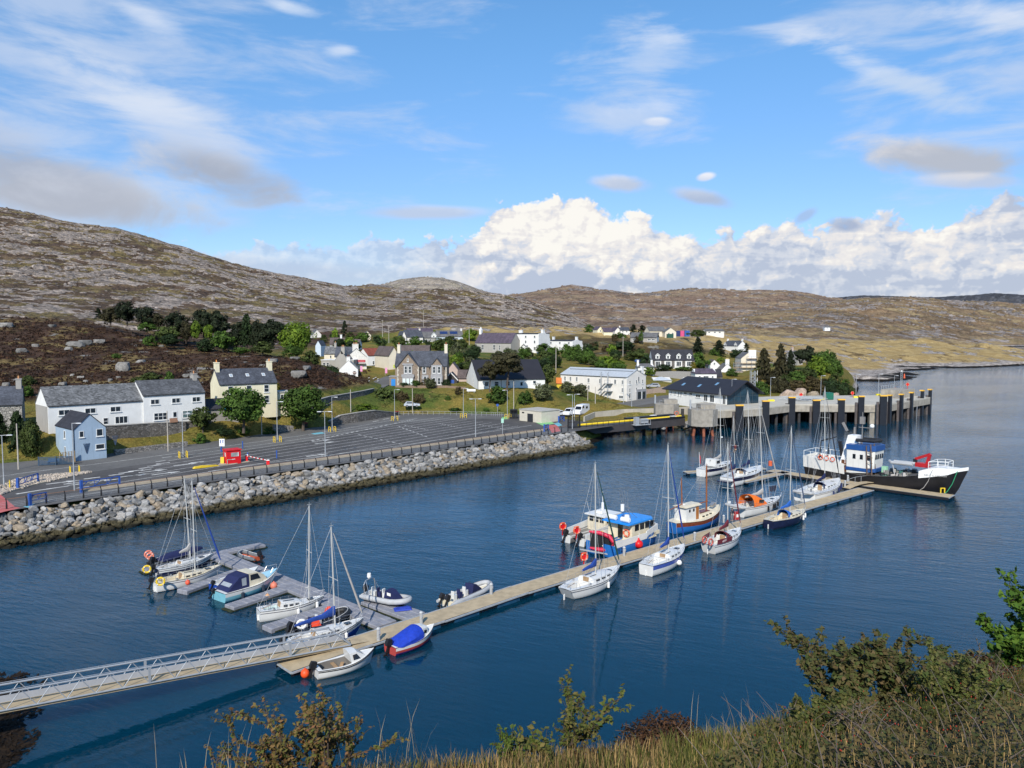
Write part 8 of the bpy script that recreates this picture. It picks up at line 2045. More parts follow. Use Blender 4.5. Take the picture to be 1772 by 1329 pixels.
 g.add([(x1-.02,-.8,z+.76),(x1-.02,.8,z+.76),(x1-.74,.8,z+1.16),(x1-.74,-.8,z+1.16)],[(0,1,2,3)]);g.build('window',DARKP,w)
 mb=MB();a,b_=-L*.33,x0-.02;mb.loft([[(b_,1.08,z),(b_,1.0,z+1.22),(b_,-1.0,z+1.22),(b_,-1.08,z)],[(a+.6,1.05,z),(a+.5,.95,z+1.1),(a+.5,-.95,z+1.1),(a+.6,-1.05,z)],[(a-.8,1.0,z),(a-.75,.95,z+.12),(a-.75,-.95,z+.12),(a-.8,-1.0,z)]],True,True);c=mb.build('canopy',NAVYC,t);g=MB()
 for sg in(1,-1):g.add([(b_-.3,sg*1.07,z+.25),(a+.75,sg*1.05,z+.25),(a+.72,sg*1.0,z+.95),(b_-.3,sg*1.03,z+1.0)],[(0,1,2,3)])
 g.add([(a+.42,-.7,z+1.0),(a+.42,.7,z+1.0),(a-.45,.72,z+.38),(a-.45,-.72,z+.38)],[(0,1,2,3)]);g.build('window',M('clear_vinyl',(.30,.33,.36),.15),c)
 outboard(t,-L/2-.1,.7,.55,.8,.7);mb=MB();x=info[-1][0];mb.tube([(x-1.2,.55,1.4),(x-.9,.5,1.85),(x-.1,.1,1.95),(x-.1,-.1,1.95),(x-.9,-.5,1.85),(x-1.2,-.55,1.4)],.025,5);mb.tube([(x-.1,0,1.45),(x-.1,0,1.95)],.02,4);mb.build('pulpit',STEEL,t)
 fenders(t,info,[-L*.25,.1*L],-1,M('dark_tyre',(.02,.03,.05),.7),.16)
 for px,py,lab,c,r in[(474,1018,'salmon pink mooring buoy under the bow of the light blue cruiser',(.68,.20,.13),.36),(463,1036,'small peach buoy floating beside the white yacht with the tall bare mast',(.65,.36,.18),.26),(325,1011,'red-orange buoy lying on the second cube finger',(.72,.10,.05),.24),(528,1171,'orange buoy hanging at the near corner of the main pontoon',(.80,.09,.02),.33)]:
  mb=MB();mb.sphere((0,0,r*.75),r,12,8,(1,1,1.05));mb.tube([(0,0,r*1.7),(0,0,r*2.0)],r*.2,6);o=mb.build('mooring_buoy',M('buoy_%d'%px,c,.5),None,True);o.location=at(px,py,.45 if px==325 else .05);tag(o,lab,'buoy')
 _,info,L=yacht('small white yacht with a tall bare mast at the third cube finger',(447,1056),(561,1031),(534.5,1034,535,875),cover=None,boom=.3,cab=(.30,.66,.9,.55),fend=(.05,.36),zs=.9,zb=1.1,tr=.75,wellm=M('pale_aqua',(.52,.62,.62),.5),hullm=[GEL,GEL,GEL,GEL])
 rib('black inflatable with orange gear behind the blue-hulled yacht',(506,1093),(604,1054),.5,TUBEB,None,False,2,True,.28,TUBEB,beam=2.3)
 lifebuoy(at(522,1089,.9),'white horseshoe buoy on the stern of the black inflatable nearest the gangway',.35,.3,0,0,WHITE)
 _,info,L=yacht('white yacht with a blue hull and blue boom cover beside the gangway',(497,1113),(629,1069),(580,1075,573,912),hullm=[GEL,M('royal_topsides',(.015,.06,.30),.25),_MATS['royal_topsides'],GEL],cover=BLUEC,jib=GREYC,boom=3.6,cab=(.32,.70,.95,.5),fend=(.18,),zs=.95,zb=1.25,tr=.6,sp=(.5,),ob=True)
 for px,py,lab in[(547,1082,'orange gear bag in the cockpit of the blue-hulled yacht'),(569,1062,'red-orange gear bag on the black inflatable by the mast')]:mb=MB();mb.box((0,0,.25),(.8,.5,.5),.4,.6);mb.box((0,0,.55),(.45,.3,.2),.4,.5);o=mb.build('gear_bag',M('red_orange_bag',(.70,.06,.02),.8));o.location=at(px,py,.75);tag(o,lab,'bag')
 rib('small grey dinghy with an orange floor beside the cube dock',(449,967),(414,957),.35,M('hypalon_dark',(.13,.14,.15),.6),None,False,1,False,.22,ORANGE,beam=1.7)
 rib('grey inflatable with a white radar arch sitting on the drive-on dock',(633,1024),(711,1038),1.0,TUBE,NAVYC,True,1,True,.27,GEL,.45,beam=2.2)
 rib('long grey inflatable with twin outboards and navy console cover on the main pontoon',(769,1040),(848,1005),.6,TUBE,NAVYC,False,2,True,.26,GELC,beam=2.3)
 t,L=boat('cabin_boat','small white open boat with a cuddy cabin at the near end of the main pontoon','cabin boat',(545,1157),(647,1123),.62,1.0);info,h=hull(t,L,2.0,.62,.58,1.05,.72,[GEL,GEL,GELC,GEL],.3,.5,2.3);deck(t,info,GEL,(-L*.40,L*.08),M('grey_sole',(.16,.15,.14),.8),.42,wf=.78)
 x0,x1=L*.05,L*.27;z=.66;mb=MB();mb.loft([[(x0,.78,z),(x0-.15,.66,z+.72),(x0-.15,0,z+.82),(x0-.15,-.66,z+.72),(x0,-.78,z)],[(x1-.2,.70,z),(x1-.55,.56,z+.70),(x1-.55,0,z+.80),(x1-.55,-.56,z+.70),(x1-.2,-.70,z)],[(x1+.35,.45,z+.12),(x1+.1,.4,z+.3),(x1+.1,0,z+.34),(x1+.1,-.4,z+.3),(x1+.35,-.45,z+.12)]],True,True);c=mb.build('cuddy',GEL,t,True,angle=30);g=MB()
 for sg in(1,-1):g.add([(x0+.15,sg*.765,z+.2),(x1-.3,sg*.70,z+.2),(x1-.58,sg*.60,z+.58),(x0+.1,sg*.69,z+.58)],[(0,1,2,3)])
 g.add([(x1+.07,-.32,z+.35),(x1+.07,.32,z+.35),(x1-.5,.42,z+.68),(x1-.5,-.42,z+.68)],[(0,1,2,3)]);g.build('window',DARKP,c);outboard(t,-L/2-.05,0,.5,1.0,.35)
 mb=MB();mb.b2((-L*.2,-.7,.42),(-L*.14,.7,.46));mb.bar((-L*.1,-.3,.35),(-L*.02,.3,.45),.25,.05);mb.build('thwart',TEAK,t);s_=MB();s_.loft([[(x,sg*(b+.03),h-.02),(x,sg*(b+.03),h-.09)]for x,b,h in info for sg in(-1,)],False,False);s_.build('rubbing_strake',BLACK,t)
 t,L=boat('cabin_boat','small red-hulled boat under a royal blue tarpaulin','cabin boat',(675,1117),(751,1081),.7,1.05);RH=M('faded_red_hull',(.40,.06,.055),.5,.15);info,h=hull(t,L,2.0,.65,.62,1.1,.75,[GEL,RH,M('indigo_boot',(.04,.02,.16),.5),RH],.3,.6,2.3,stripe=(0,1,2,2,2));deck(t,info,GEL,None)
 mb=MB();rg=[]
 for x,w_,h_ in((-L*.46,.75,.1),(-L*.38,.92,.28),(-L*.15,.98,.75),(L*.05,.92,1.05),(L*.10,.86,1.0)):rg.append([(x+.05*math.sin(3*a),w_*math.cos(a)*(1+.05*math.sin(7*a)),.62+h_*max(0,math.sin(a))**.7)for a in[j*math.pi/10 for j in range(11)]])
 mb.loft(rg,True,True);mb.build('tarpaulin',M('royal_tarp',(.012,.045,.42),.6,.15,4,.03,3),t,True);c=coach(t,info,L*.10,L*.30,.72,.85,GEL,1);outboard(t,-L/2-.05,0,.55,1.05,.35)
def build_right_boats():
 Y=yacht
 Y('white yacht with a blue boom cover nearest along the main pontoon',(977,1020),(1073,978),(1031,988,1030,803),cover=BLUEC,jib=M('dark_green_sail',(.015,.06,.05),.8),boom=2.2,cab=(.36,.78,1.0,.5),win=3,fend=(.06,),zs=1.0,zb=1.3,tr=.55,srake=.9)
 Y('white yacht with a blue topside stripe behind the first white yacht',(1118,978),(1185,941),(1157,951,1156,770),hullm=[M('violet_blue_stripe',(.06,.10,.36),.3),GEL,BOOT,GEL],cover=BLUEC,jib=BLUEC,boom=2.0,cab=(.40,.74,1.0,.45),fend=(.02,),ball=True,zs=1.1,zb=1.4,tr=.6)
 t,info,L=Y('white yacht with maroon canvas dodgers and red furled jib',(1225,943),(1282,912.5),(1259.5,918,1259.5,768),cover=MAROON,jib=MAROON,hood_c=MAROON,boom=2.4,cab=(.42,.76,.95,.42),zs=1.05,zb=1.35,tr=.62,srake=.5,radar=True)
 for sg in(-1,1):
  mb=MB();P=[(x,sg*at_x(info,x)[0]*1.0,at_x(info,x)[1])for x in(-L*.45,-L*.3,-L*.12)]
  for a,b in zip(P[:-1],P[1:]):mb.bar((a[0],a[1],a[2]+.38),(b[0],b[1],b[2]+.38),.03,.55)
  d=mb.build('dodger',MAROON,t)
  if sg<0:lettering('NUGGET SURF',.34,M('dodger_lettering',(.75,.62,.62),.7),d,(-L*.27,P[1][1]-.06,P[1][2]+.4),(math.pi/2,0,.05))
 lifebuoy(at(1219,941,1.15),'dull red horseshoe buoy at the left of the maroon yacht stern',.36,.7,0,0,CV('dull_red_buoy',(.42,.09,.07)));lifebuoy(at(1230,945,1.15),'dull red horseshoe buoy at the right of the maroon yacht stern',.36,.7,0,0,_MATS['dull_red_buoy'])
 t,info,L=Y('large white yacht with a bright orange sprayhood and a washing line',(1276,878),(1352,858),(1320.5,862,1314,697),cover=GREYC,jib=GREYC,boom=4.0,cab=(.44,.74,1.1,.35),win=3,fend=(-.02,.12,.17,.27),fmat=BLACK,zs=1.25,zb=1.6,tr=.85,wheel=True,B=.30,sp=(.4,.7))
 hood(t,info,-L*.28,L*.0,1.35,1.55,ORC)
 w=MB();x=L*.12;w.tube([(x,0,3.6),(L*.42,0,3.2)],.012,4);w.build('washing_line',WIRE,t)
 for k in range(3):mb=MB();q=L*(.20+k*.06);mb.bar((q,0,2.95),(q+.5,0,2.95),.04,.75);mb.bar((q+.02,0,2.65),(q+.2,0,2.65),.05,.5);mb.build('laundry',M('dark_cloth',(.03,.03,.05),.9),t)
 def davit(t,info,L,mat=TUBE):
  mb=MB();mb.tube([(-L*.5-.2,-1.4,1.5),(-L*.5-.75,-1.3,1.55),(-L*.5-1.0,0,1.6),(-L*.5-.75,1.3,1.55),(-L*.5-.2,1.4,1.5)],.24,8);o=mb.build('tender',mat,t,True);mb=MB()
  for y in(-.9,.9):mb.tube([(-L*.46,y,1.2),(-L*.47,y,2.3),(-L*.5-.8,y,2.4)],.04,5)
  mb.build('davits',STEEL,t)
 davit(t,info,L)
 Y('navy-hulled yacht with a bright blue boom cover and cream deck',(1330,901),(1394,880),(1367,886,1369.5,740),hullm=[NAVY,NAVY,BOOT,NAVY],deckm=GELC,cover=CV('sky_blue_canvas',(.02,.11,.42)),jib=M('slate_sail',(.06,.09,.16),.8),hood_c=_MATS['sky_blue_canvas'],boom=2.4,fend=(.22,.34),cab=(.42,.78,.95,.42),zs=1.05,zb=1.3,tr=.55)
 t,info,L=Y('white yacht with navy sprayhood and a grey tender on stern davits',(1392,854),(1452.5,827),(1427.5,832,1427.5,672),cover=NAVYC,jib=M('black_sail',(.02,.02,.03),.8),hood_c=NAVYC,boom=3.6,cab=(.42,.76,1.1,.45),fend=(-.1,.08,.2,.3),fmat=M('navy_fender',(.02,.03,.10),.6),zs=1.25,zb=1.6,tr=.75,wheel=True,radar=True,B=.3,sp=(.4,.7));davit(t,info,L)
 t,info,L=Y('white ketch-like yacht with grey sail cover at the farthest finger',(1213,812),(1266,797),(1247.5,797,1246,673),hullm=[NAVY,GEL,BOOT,GEL],cover=GREYC,boom=3.8,cab=(.36,.74,1.1,.55),zs=1.3,zb=1.6,tr=.6,radar=True,B=.3,wheel=True)
 mb=MB();z=at_x(info,-L*.15)[1];mb.loft([[(-L*.2,1.1,z+.2),(-L*.2,1.0,z+1.5),(-L*.2,-1.0,z+1.5),(-L*.2,-1.1,z+.2)],[(-L*.02,1.05,z+.2),(-L*.06,.95,z+1.4),(-L*.06,-.95,z+1.4),(-L*.02,-1.05,z+.2)]],True,True);c=mb.build('doghouse',GEL,t);g=MB();g.bar((-L*.17,-1.1,z+1.0),(-L*.07,-1.07,z+1.0),.05,.5);g.build('window',DARKP,c)
 p=at(1211,811,1.2);f=thing('ensign','red ensign on a staff at the stern of the grey-covered yacht','flag',p,.4);mb=MB();mb.bar((0,0,0),(-.2,0,3.0),.05);mb.build('staff',WHITE,f);mb=MB();mb.add([(-.08,0,1.2),(.28,.08,.7),(.22,.05,2.1),(-.15,0,2.6),(-.08,.03,1.2),(.28,.11,.7),(.22,.08,2.1),(-.15,.03,2.6)],[(0,1,2,3),(7,6,5,4),(0,4,5,1),(2,6,7,3)]);mb.build('cloth',CV('red_bunting',(.45,.05,.06)),f)
 t,info,L=Y('white two-masted yacht with navy canopy at the second finger',(1258,827),(1319,805),(1297,808,1294,678),hullm=[NAVY,GEL,BOOT,GEL],cover=NAVYC,boom=3.4,cab=(.38,.76,1.1,.5),hood_c=NAVYC,zs=1.35,zb=1.7,tr=.6,B=.3,wheel=True,jib=None,sp=(.4,.7))
 rig(t,info,L,(1272,822,1269.5,722),2.2,NAVYC,None,r=.06,name='mizzen_mast');mb=MB();mb.b2((-L*.5-1.2,-1.2,.75),(-L*.5-.02,1.2,.95));mb.build('stern_platform',NAVY,t)
 MIZ=Vector(t.location)
 BL=M('bright_blue_hull',(.02,.14,.42),.35,.1);A,B=at(1066,945.5,1.45),at(1150,914,1.75);v=(B-A);v.z=0;n=Vector((-v.y,v.x,0)).normalized();c=(A+B)/2+n*2.2;t=thing('work_catamaran','blue work catamaran with a bright blue wheelhouse roof','work boat',(c.x,c.y,0),math.atan2(v.y,v.x));L=v.length;W=4.4
 hb=MB()
 for sg in(1,-1):
  R_,info=hull_rings(L,1.9,1.4,1.4,1.75,.95,.5,.9,12,3.2);hb.xf((0,sg*(W/2-.95),0));k=[0,0,0,1,1];hb.loft(R_,False,False,k+k[::-1]);hb.mat(0);hb.add(R_[0],[tuple(range(len(R_[0])))])
 h=hb.build('hull',[BL,BOOT],t,True,angle=50)
 mb=MB();mb.b2((-L/2+.05,-W/2+.1,1.05),(L*.34,W/2-.1,1.2));mb.b2((L*.28,-W/2+.3,1.2),(L*.44,W/2-.3,1.62));mb.build('deck',GELC,t)
 mb=MB()
 for sg in(1,-1):mb.bar((-L/2,sg*(W/2-.03),1.55),(L*.12,sg*(W/2-.03),1.55),.12,.7);mb.bar((L*.12,sg*(W/2-.06),1.7),(L*.42,sg*(W/2-.5),2.05),.12,.7)
 mb.bar((L*.42,W/2-.5,2.05),(L*.49,.4,2.1),.12,.5);mb.bar((L*.42,-W/2+.5,2.05),(L*.49,-.4,2.1),.12,.5);mb.bar((L*.49,.42,2.1),(L*.49,-.42,2.1),.12,.5);mb.build('bulwark',GEL,t)
 x0,x1=-L*.12,L*.26;mb=MB();mb.loft([[(x0,1.75,1.2),(x0,1.75,3.2),(x0,-1.75,3.2),(x0,-1.75,1.2)],[(x1-.3,1.75,1.2),(x1-.3,1.7,3.2),(x1-.3,-1.7,3.2),(x1-.3,-1.75,1.2)],[(x1+.5,1.3,1.2),(x1+.1,1.3,3.2),(x1+.1,-1.3,3.2),(x1+.5,-1.3,1.2)]],True,True);wh=mb.build('wheelhouse',GELC,t);g=MB()
 for k in range(4):x=x0+.5+k*1.05;[g.b2((x,sg*1.755-.02,2.3),(x+.8,sg*1.755+.02,3.0))for sg in(1,-1)]
 for y in(-.9,0,.9):g.bar((x1+.36,y-.35,2.6),(x1+.36,y+.35,2.6),.08,.7)
 g.b2((x0-.03,-.4,1.3),(x0-.003,.3,3.0));g.build('window',DARKP,wh)
 mb=MB();mb.poly([(x0-.9,-1.95,3.2),(x1+.1,-1.95,3.2),(x1+1.1,-1.1,3.12),(x1+1.1,1.1,3.12),(x1+.1,1.95,3.2),(x0-.9,1.95,3.2)],.16);mb.build('roof',M('azure_roof',(.015,.25,.72),.4,.08),t)
 mb=MB()
 for y in(-.5,.5):mb.tube([(.3,y,3.3),(-.2,y*.7,5.1)],.04,5);mb.tube([(1.6,y,3.3),(-.1,y*.5,4.6)],.03,5)
 for k in range(4):mb.tube([(-.2,-.4+.25*k,4.9),(-.5-.12*k,-.5+.32*k,7.0)],.02,4)
 mb.bar((-.2,-.7,4.9),(-.2,.7,4.9),.05);a=mb.build('antenna_mast',STEEL,t);mb=MB();mb.tube([(-.6,.1,4.4),(-.6,.1,5.2)],.22,10);mb.tube([(.6,.3,3.36),(.6,.3,3.7)],.35,12,.3);mb.build('radome',WHITE,a)
 for y in(-1.0,.9):mb=MB();mb.M=Matrix.Translation((x0-.3,y,3.68))@Matrix.Rotation(math.pi/2,4,'X');mb.tube([(0,0,-.6),(0,0,-.55),(0,0,.55),(0,0,.6)],[.2,.3,.3,.2],12);mb.build('raft_canister',WHITE,t,True)
 for sg,x in((-1,-L*.40),(-1,L*.36)):lettering('SY 212',.62,BLACK,h,(x,-W/2-.02 if x<0 else-W/2+.30,.82 if x<0 else 1.3),(math.pi/2,0,0 if x<0 else .28))
 T_=t
 tp_=lambda x,y,z:Vector((c.x+x*math.cos(t.rotation_euler[2])-y*math.sin(t.rotation_euler[2]),c.y+x*math.sin(t.rotation_euler[2])+y*math.cos(t.rotation_euler[2]),z))
 rz=t.rotation_euler[2]
 lifebuoy(tp_(x0-.12,-1.0,1.6),'lifebuoy on the wheelhouse of the blue work catamaran',.4,rz+math.pi/2)
 f=thing('dahlia_buoy','big red float hanging on the side of the blue work catamaran','buoy',at(1105,948,.45));mb=MB();mb.sphere((0,0,.45),.52,12,8,(1,1,.95));mb.cone((0,0,.85),.2,.05,.35,8);mb.build('float',M('signal_red',(.62,.01,.015),.4),f,True);mb=MB();mb.tube([(0,0,1.2),(.1,.2,1.7)],.02,4);mb.build('lanyard',WHITE,f)
 mb=MB();mb.torus((0,0,.4),.42,.07,'Y',14,6);mb.torus((.05,.05,.42),.34,.07,'Y',14,6);o=mb.build('hose_coil',M('yellow_hose',(.66,.52,.06),.6),None,True);o.location=tp_(x0-1.6,1.4,1.3);o.rotation_euler=(0,0,rz+1.2);tag(o,'coil of yellow hose on the deck of the blue work catamaran','hose')
 q=at(1043,953,.55);f=thing('red_tender','red inflatable tender stowed on its side behind the blue work catamaran','tender',q,-.35);P=[(-1.6,0,2.1),(-.4,0,2.05),(.7,0,1.75),(1.25,0,1.15),(1.2,0,.55),(.6,0,.15),(-.4,0,.1),(-1.5,0,.2)];mb=MB();mb.tube(P,[.12,.24,.26,.26,.26,.25,.24,.12],8);mb.build('tube',M('crimson_tube',(.55,.02,.06),.55,.1),f,True);mb=MB();mb.poly([(-1.5,.02,.2),(.6,.02,.2),(1.15,.02,.6),(1.15,.02,1.2),(.6,.02,1.75),(-1.5,.02,2.05),(-1.5,.12,2.05)][:6]);mb.bar((-1.5,.1,1.1),(1.2,.1,1.1),.08,1.7);mb.build('floor',BLACK,f);mb=MB();mb.bar((-2.6,-.3,.0),(2.0,-.3,-.35),.14);mb.build('cradle_arm',GALV,f)
 t,L=boat('work_catamaran','white work catamaran with twin outboards behind the red tender','work boat',(992,928),(1088,897),1.0,1.2);W=3.6;hb=MB()
 for sg in(1,-1):R_,inf=hull_rings(L,1.4,1.0,1.0,1.5,.95,.5,.9,10,3.0);hb.xf((0,sg*(W/2-.7),0));k=[0,1,1,2,2];hb.loft(R_,False,False,k+k[::-1]);hb.mat(0);hb.add(R_[0],[tuple(range(len(R_[0])))])
 hb.build('hull',[GEL,M('grey_topsides',(.20,.20,.21),.5),BOOT],t,True,angle=50);mb=MB();mb.b2((-L*.47,-W/2+.2,.7),(L*.4,W/2-.2,.85));mb.build('deck',M('work_deck',(.20,.19,.17),.8),t);mb=MB()
 for sg in(1,-1):mb.bar((-L*.48,sg*(W/2-.05),1.1),(-L*.05,sg*(W/2-.05),1.5),.12,.75)
 mb.build('bulwark',GEL,t);x0=-L*.10;mb=MB();mb.b2((x0,-1.4,.85),(x0+2.6,1.4,2.75));wh=mb.build('wheelhouse',GELC,t);mb=MB();mb.b2((x0-.4,-1.6,2.752),(x0+3.0,1.6,2.9));mb.box((x0+1,0,3.1),(1.2,1.0,.35),0,.8);mb.build('roof',GEL,t);g=MB()
 for k in range(3):g.b2((x0+.25+k*.8,-1.43,1.95),(x0+.85+k*.8,-1.403,2.55));g.b2((x0-.03,-1.1+k*.8,1.95),(x0-.003,-.5+k*.8,2.55))
 g.build('window',DARKP,wh);mb=MB()
 for k in range(12):mb.b2((x0-.02,-1.35+k*.23,.95),(x0-.003,-1.3+k*.23,1.9))
 mb.build('cladding',GREYC,wh);mb=MB();mb.tube([(x0+1.2,0,3.2),(x0+1.2,0,5.6)],.04,5);mb.tube([(x0-.3,.8,2.9),(x0-1.0,.8,4.6)],.02,4);mb.tube([(x0+1.2,0,3.3),(x0+1.2,0,4.2)],.16,8);mb.build('antenna_mast',WHITE,t)
 for y in(-1.1,1.1):outboard(t,-L/2-.1,y,.75,1.3,.55)
 lifebuoy(at(974,925,1.0),'lifebuoy above the far outboard of the white work catamaran',.42,.5,0,.5);lifebuoy(at(998,932,1.0),'lifebuoy above the near outboard of the white work catamaran',.42,.5,0,.5);lifebuoy(at(1011,975,PZ),'lifebuoy standing on the main pontoon by the first white yacht',.40,.5,0,.25)
 WB=M('painted_blue_planks',(.02,.13,.40),.35,.1);VAR=M('varnished_wood',(.17,.045,.022),.35,.2,4);t,L=boat('motor_sailer','blue wooden motor sailer with white wheelhouse and brown masts','boat',(1162,905),(1247,874),1.3,2.0)
 info,h=hull(t,L,3.5,1.35,1.15,2.1,.45,[VAR,WB,WB,WB],.5,.6,2.8,stripe=(0,1,1,1,2),n=16);deck(t,info,GELC,None,inset=.96)
 mb=MB();z=1.2;mb.loft([[(-L*.33,.95,z),(-L*.33,.9,z+1.9),(-L*.33,-.9,z+1.9),(-L*.33,-.95,z)],[(-L*.06,.95,z),(-L*.08,.85,z+1.9),(-L*.08,-.85,z+1.9),(-L*.06,-.95,z)]],True,True);wh=mb.build('wheelhouse',GEL,t);mb=MB();mb.loft([[(x,1.1,z+1.9),(x,.6,z+2.08),(x,-.6,z+2.08),(x,-1.1,z+1.9)]for x in(-L*.36,-L*.04)],True,True);mb.build('roof',GELC,wh)
 g=MB()
 for x in(-L*.28,-L*.20):mb2=None;g.b2((x,-.955,z+1.25),(x+.32,-.925,z+1.6));g.b2((x,.925,z+1.25),(x+.32,.955,z+1.6))
 g.b2((-L*.072,-.6,z+1.2),(-L*.055,.6,z+1.7));g.build('window',DARKP,wh);mb=MB();mb.b2((-L*.14,-.96,z+.1),(-L*.085,-.93,z+1.75));mb.build('door',M('orange_door',(.35,.13,.03),.5),wh)
 coach(t,info,-L*.04,L*.26,.95,.55,GELC,3);mb=MB();mb.b2((L*.0,-.55,z+.63),(L*.2,.55,z+.68));mb.build('hatch_cover',VAR,t);BRN=M('brown_spar',(.26,.085,.03),.5,.12,3)
 rig(t,info,L,(1222.8,874,1222.8,805),None,None,None,BRN,.11,sp=());rig(t,info,L,(1181,891,1179,829),None,None,None,BRN,.09,True,sp=(),name='mizzen_mast');mb=MB();mb.tube([(L*.22,0,3.0),(-L*.1,0,2.9)],.07,6);mb.tube([(-L*.32,0,3.4),(-L*.56,0,3.0)],.06,6);mb.build('boom',BRN,t)
 mb=MB();x,b,zz=info[-1];mb.bar((x-2.2,0,zz+.1),(x-1.6,0,zz+.4),.5,.4);mb.tube([(x-1.2,0,zz),(x-1.2,0,zz+.5)],.12,8);mb.build('windlass',STEEL,t)
def build_trawler():
 BK=M('black_hull',(.011,.011,.014),.45,.3,.6);TW=M('ship_white',(.68,.67,.63),.5,.06,.5,stain=.35);TB=M('ship_blue',(.015,.07,.24),.45,.1);A,B=at(1401,797,2.6),at(1676,814,4.2);v=B-A;v.z=0;L=v.length;c=(A+B)/2;t=thing('trawler','black and white fishing vessel with aft wheelhouse and red deck crane','fishing vessel',(c.x,c.y,0),math.atan2(v.y,v.x))
 info,h=hull(t,L,6.4,2.1,1.75,4.3,.72,[BK,BK,M('oxide_red',(.25,.06,.04),.6),BK],1.2,2.6,2.6,.6,20,(0,1,1,1,2));deck(t,info,M('steel_work_deck',(.09,.085,.08),.8),None)
 mb=MB();q=[r for r in info if r[0]<-L*.16];n=len(q);up=[1.7 if r[0]<-L*.22 else 1.5 for r in q]
 for sg in(1,-1):mb.add([(x,sg*b*1.004,h_-.25)for x,b,h_ in q]+[(x-.1,sg*b*1.01,h_+u)for(x,b,h_),u in zip(q,up)],[(i,i+1,n+i+1,n+i)for i in range(n-1)])
 x,b,h_=q[0];mb.add([(x-.01,b*1.004,h_-.25),(x-.01,-b*1.004,h_-.25),(x-.1,-b*1.01,h_+1.7),(x-.1,b*1.01,h_+1.7)],[(0,1,2,3)]);mb.add([(x,sg*b*.99,h_+1.25)for x,b,h_ in q for sg in(1,-1)],[(2*i,2*i+1,2*i+3,2*i+2)for i in range(n-1)]);mb.build('poop',TW,t)
 mb=MB()
 for sg in(1,-1):
  P=[(x,sg*b*.97,h_+2.6)for x,b,h_ in q]
  for p_,r in zip(P,q):mb.tube([(p_[0],p_[1],r[2]+1.6),p_],.04,5)
  for a,b_ in zip(P[:-1],P[1:]):mb.tube([a,b_],.04,5)
 mb.tube([(q[0][0],q[0][1]*.97,q[0][2]+2.6),(q[0][0],-q[0][1]*.97,q[0][2]+2.6)],.04,5);mb.build('poop_rail',WHITE,t)
 z=2.4;x0,x1=-L*.20,-L*.035;mb=MB();mb.loft([[(x0,2.4,z-.6),(x0,2.4,z+3.4),(x0,-2.4,z+3.4),(x0,-2.4,z-.6)],[(x1-.8,2.4,z-.3),(x1-.8,2.4,z+3.4),(x1-.8,-2.4,z+3.4),(x1-.8,-2.4,z-.3)],[(x1,1.8,z),(x1+.25,1.8,z+3.4),(x1+.25,-1.8,z+3.4),(x1,-1.8,z)]],True,True);wh=mb.build('wheelhouse',TW,t)
 mb=MB()
 for zz,hh in((z+3.4,.85),(z-.1,.55)):mb.poly([(x0-.1,-2.5,zz),(x1-.75,-2.5,zz),(x1+.4,-1.9,zz),(x1+.4,1.9,zz),(x1-.75,2.5,zz),(x0-.1,2.5,zz)],hh)
 mb.build('blue_band',TB,wh);g=MB()
 for k in range(3):g.b2((x0+1.0+k*1.2,-2.43,z+1.9),(x0+1.5+k*1.2,-2.403,z+2.7))
 for y in(-1.3,-.45,.45,1.3):g.bar((x1+.2,y-.25,z+2.4),(x1+.2,y+.25,z+2.4),.1,.75)
 g.build('window',DARKP,wh);mb=MB();mb.b2((x0-.9,-2.38,z-.6),(x0-.1,-2.3,z+1.5));mb.build('rusty_door',M('rust',(.16,.065,.03),.9,.4,2),t,label='rust-streaked doorway panel')
 mb=MB();fx=-L*.26;mb.loft([[(fx-.2,1.2,z+.6),(fx+2.4,1.2,z+.6),(fx+2.4,-1.2,z+.6),(fx-.2,-1.2,z+.6)],[(fx+1.0,.9,z+5.6),(fx+2.6,.9,z+5.6),(fx+2.6,-.9,z+5.6),(fx+1.0,-.9,z+5.6)]],True,True);mb.build('funnel',WHITE,t)
 mb=MB();mb.tube([(fx+3.0,0,z+4.2),(fx+3.0,0,z+9.6)],.10,6,.05);mb.bar((fx+2.4,0,z+7.0),(fx+4.8,0,z+7.0),.1);mb.box((fx+3.0,0,z+8.2),(.7,.6,1.2));mb.bar((fx+.6,-.3,z+6.2),(fx-.2,-.3,z+7.6),.35);mb.bar((fx+1.6,.3,z+5.7),(fx+1.6,.3,z+6.9),.25);m=mb.build('radar_mast',M('mast_grey',(.22,.21,.20),.6),t);mb=MB();mb.sphere((fx+4.6,0,z+7.35),.38,9,6);mb.build('sat_dome',WHITE,m)
 mb=MB();mb.tube([(x0+1,-1.2,z+4.9),(x1-.2,-1.2,z+5.0),(x1+.4,0,z+5.1),(x1-.2,1.2,z+5.0),(x0+1,1.2,z+4.9)],.3,7);mb.build('roof_inflatable',TUBEB,t)
 mb=MB();gx=-L*.40
 for y in(-1.6,1.6):mb.bar((gx,y,z+1),(gx+.2,y,z+4.2),.16);mb.bar((gx+.2,y,z+4.2),(gx+1.6,y,z+4.8),.16)
 mb.bar((gx+.2,-1.7,z+4.2),(gx+.2,1.7,z+4.2),.16);mb.bar((gx+.9,0,z+4.3),(gx+.9,0,z+7.2),.14);mb.bar((gx+3.2,.5,z+1),(gx+2.6,.5,z+4.2),.5);mb.build('stern_gantry',BLACK,t)
 mb=MB()
 for y in(-2.6,-1.2):mb.bar((x1-.6,y,.9),(x1-.9,y,z+4.3),.14);mb.bar((x1+.2,y,.9),(x1-.2,y,z+4.6),.14)
 for k in range(6):mb.bar((x1-.6,-2.6,1.2+k*.9),(x1+.15,-2.6,1.2+k*.9),.08)
 mb.build('ladder_frame',M('rust_brown',(.13,.09,.07),.8,.3),t)
 r=[k for k in info if k[0]>L*.20];n=len(r);mb=MB();hz=lambda k,i:max(k[2]+.15,4.0 if i>1 else[3.3,3.8][i])+.25
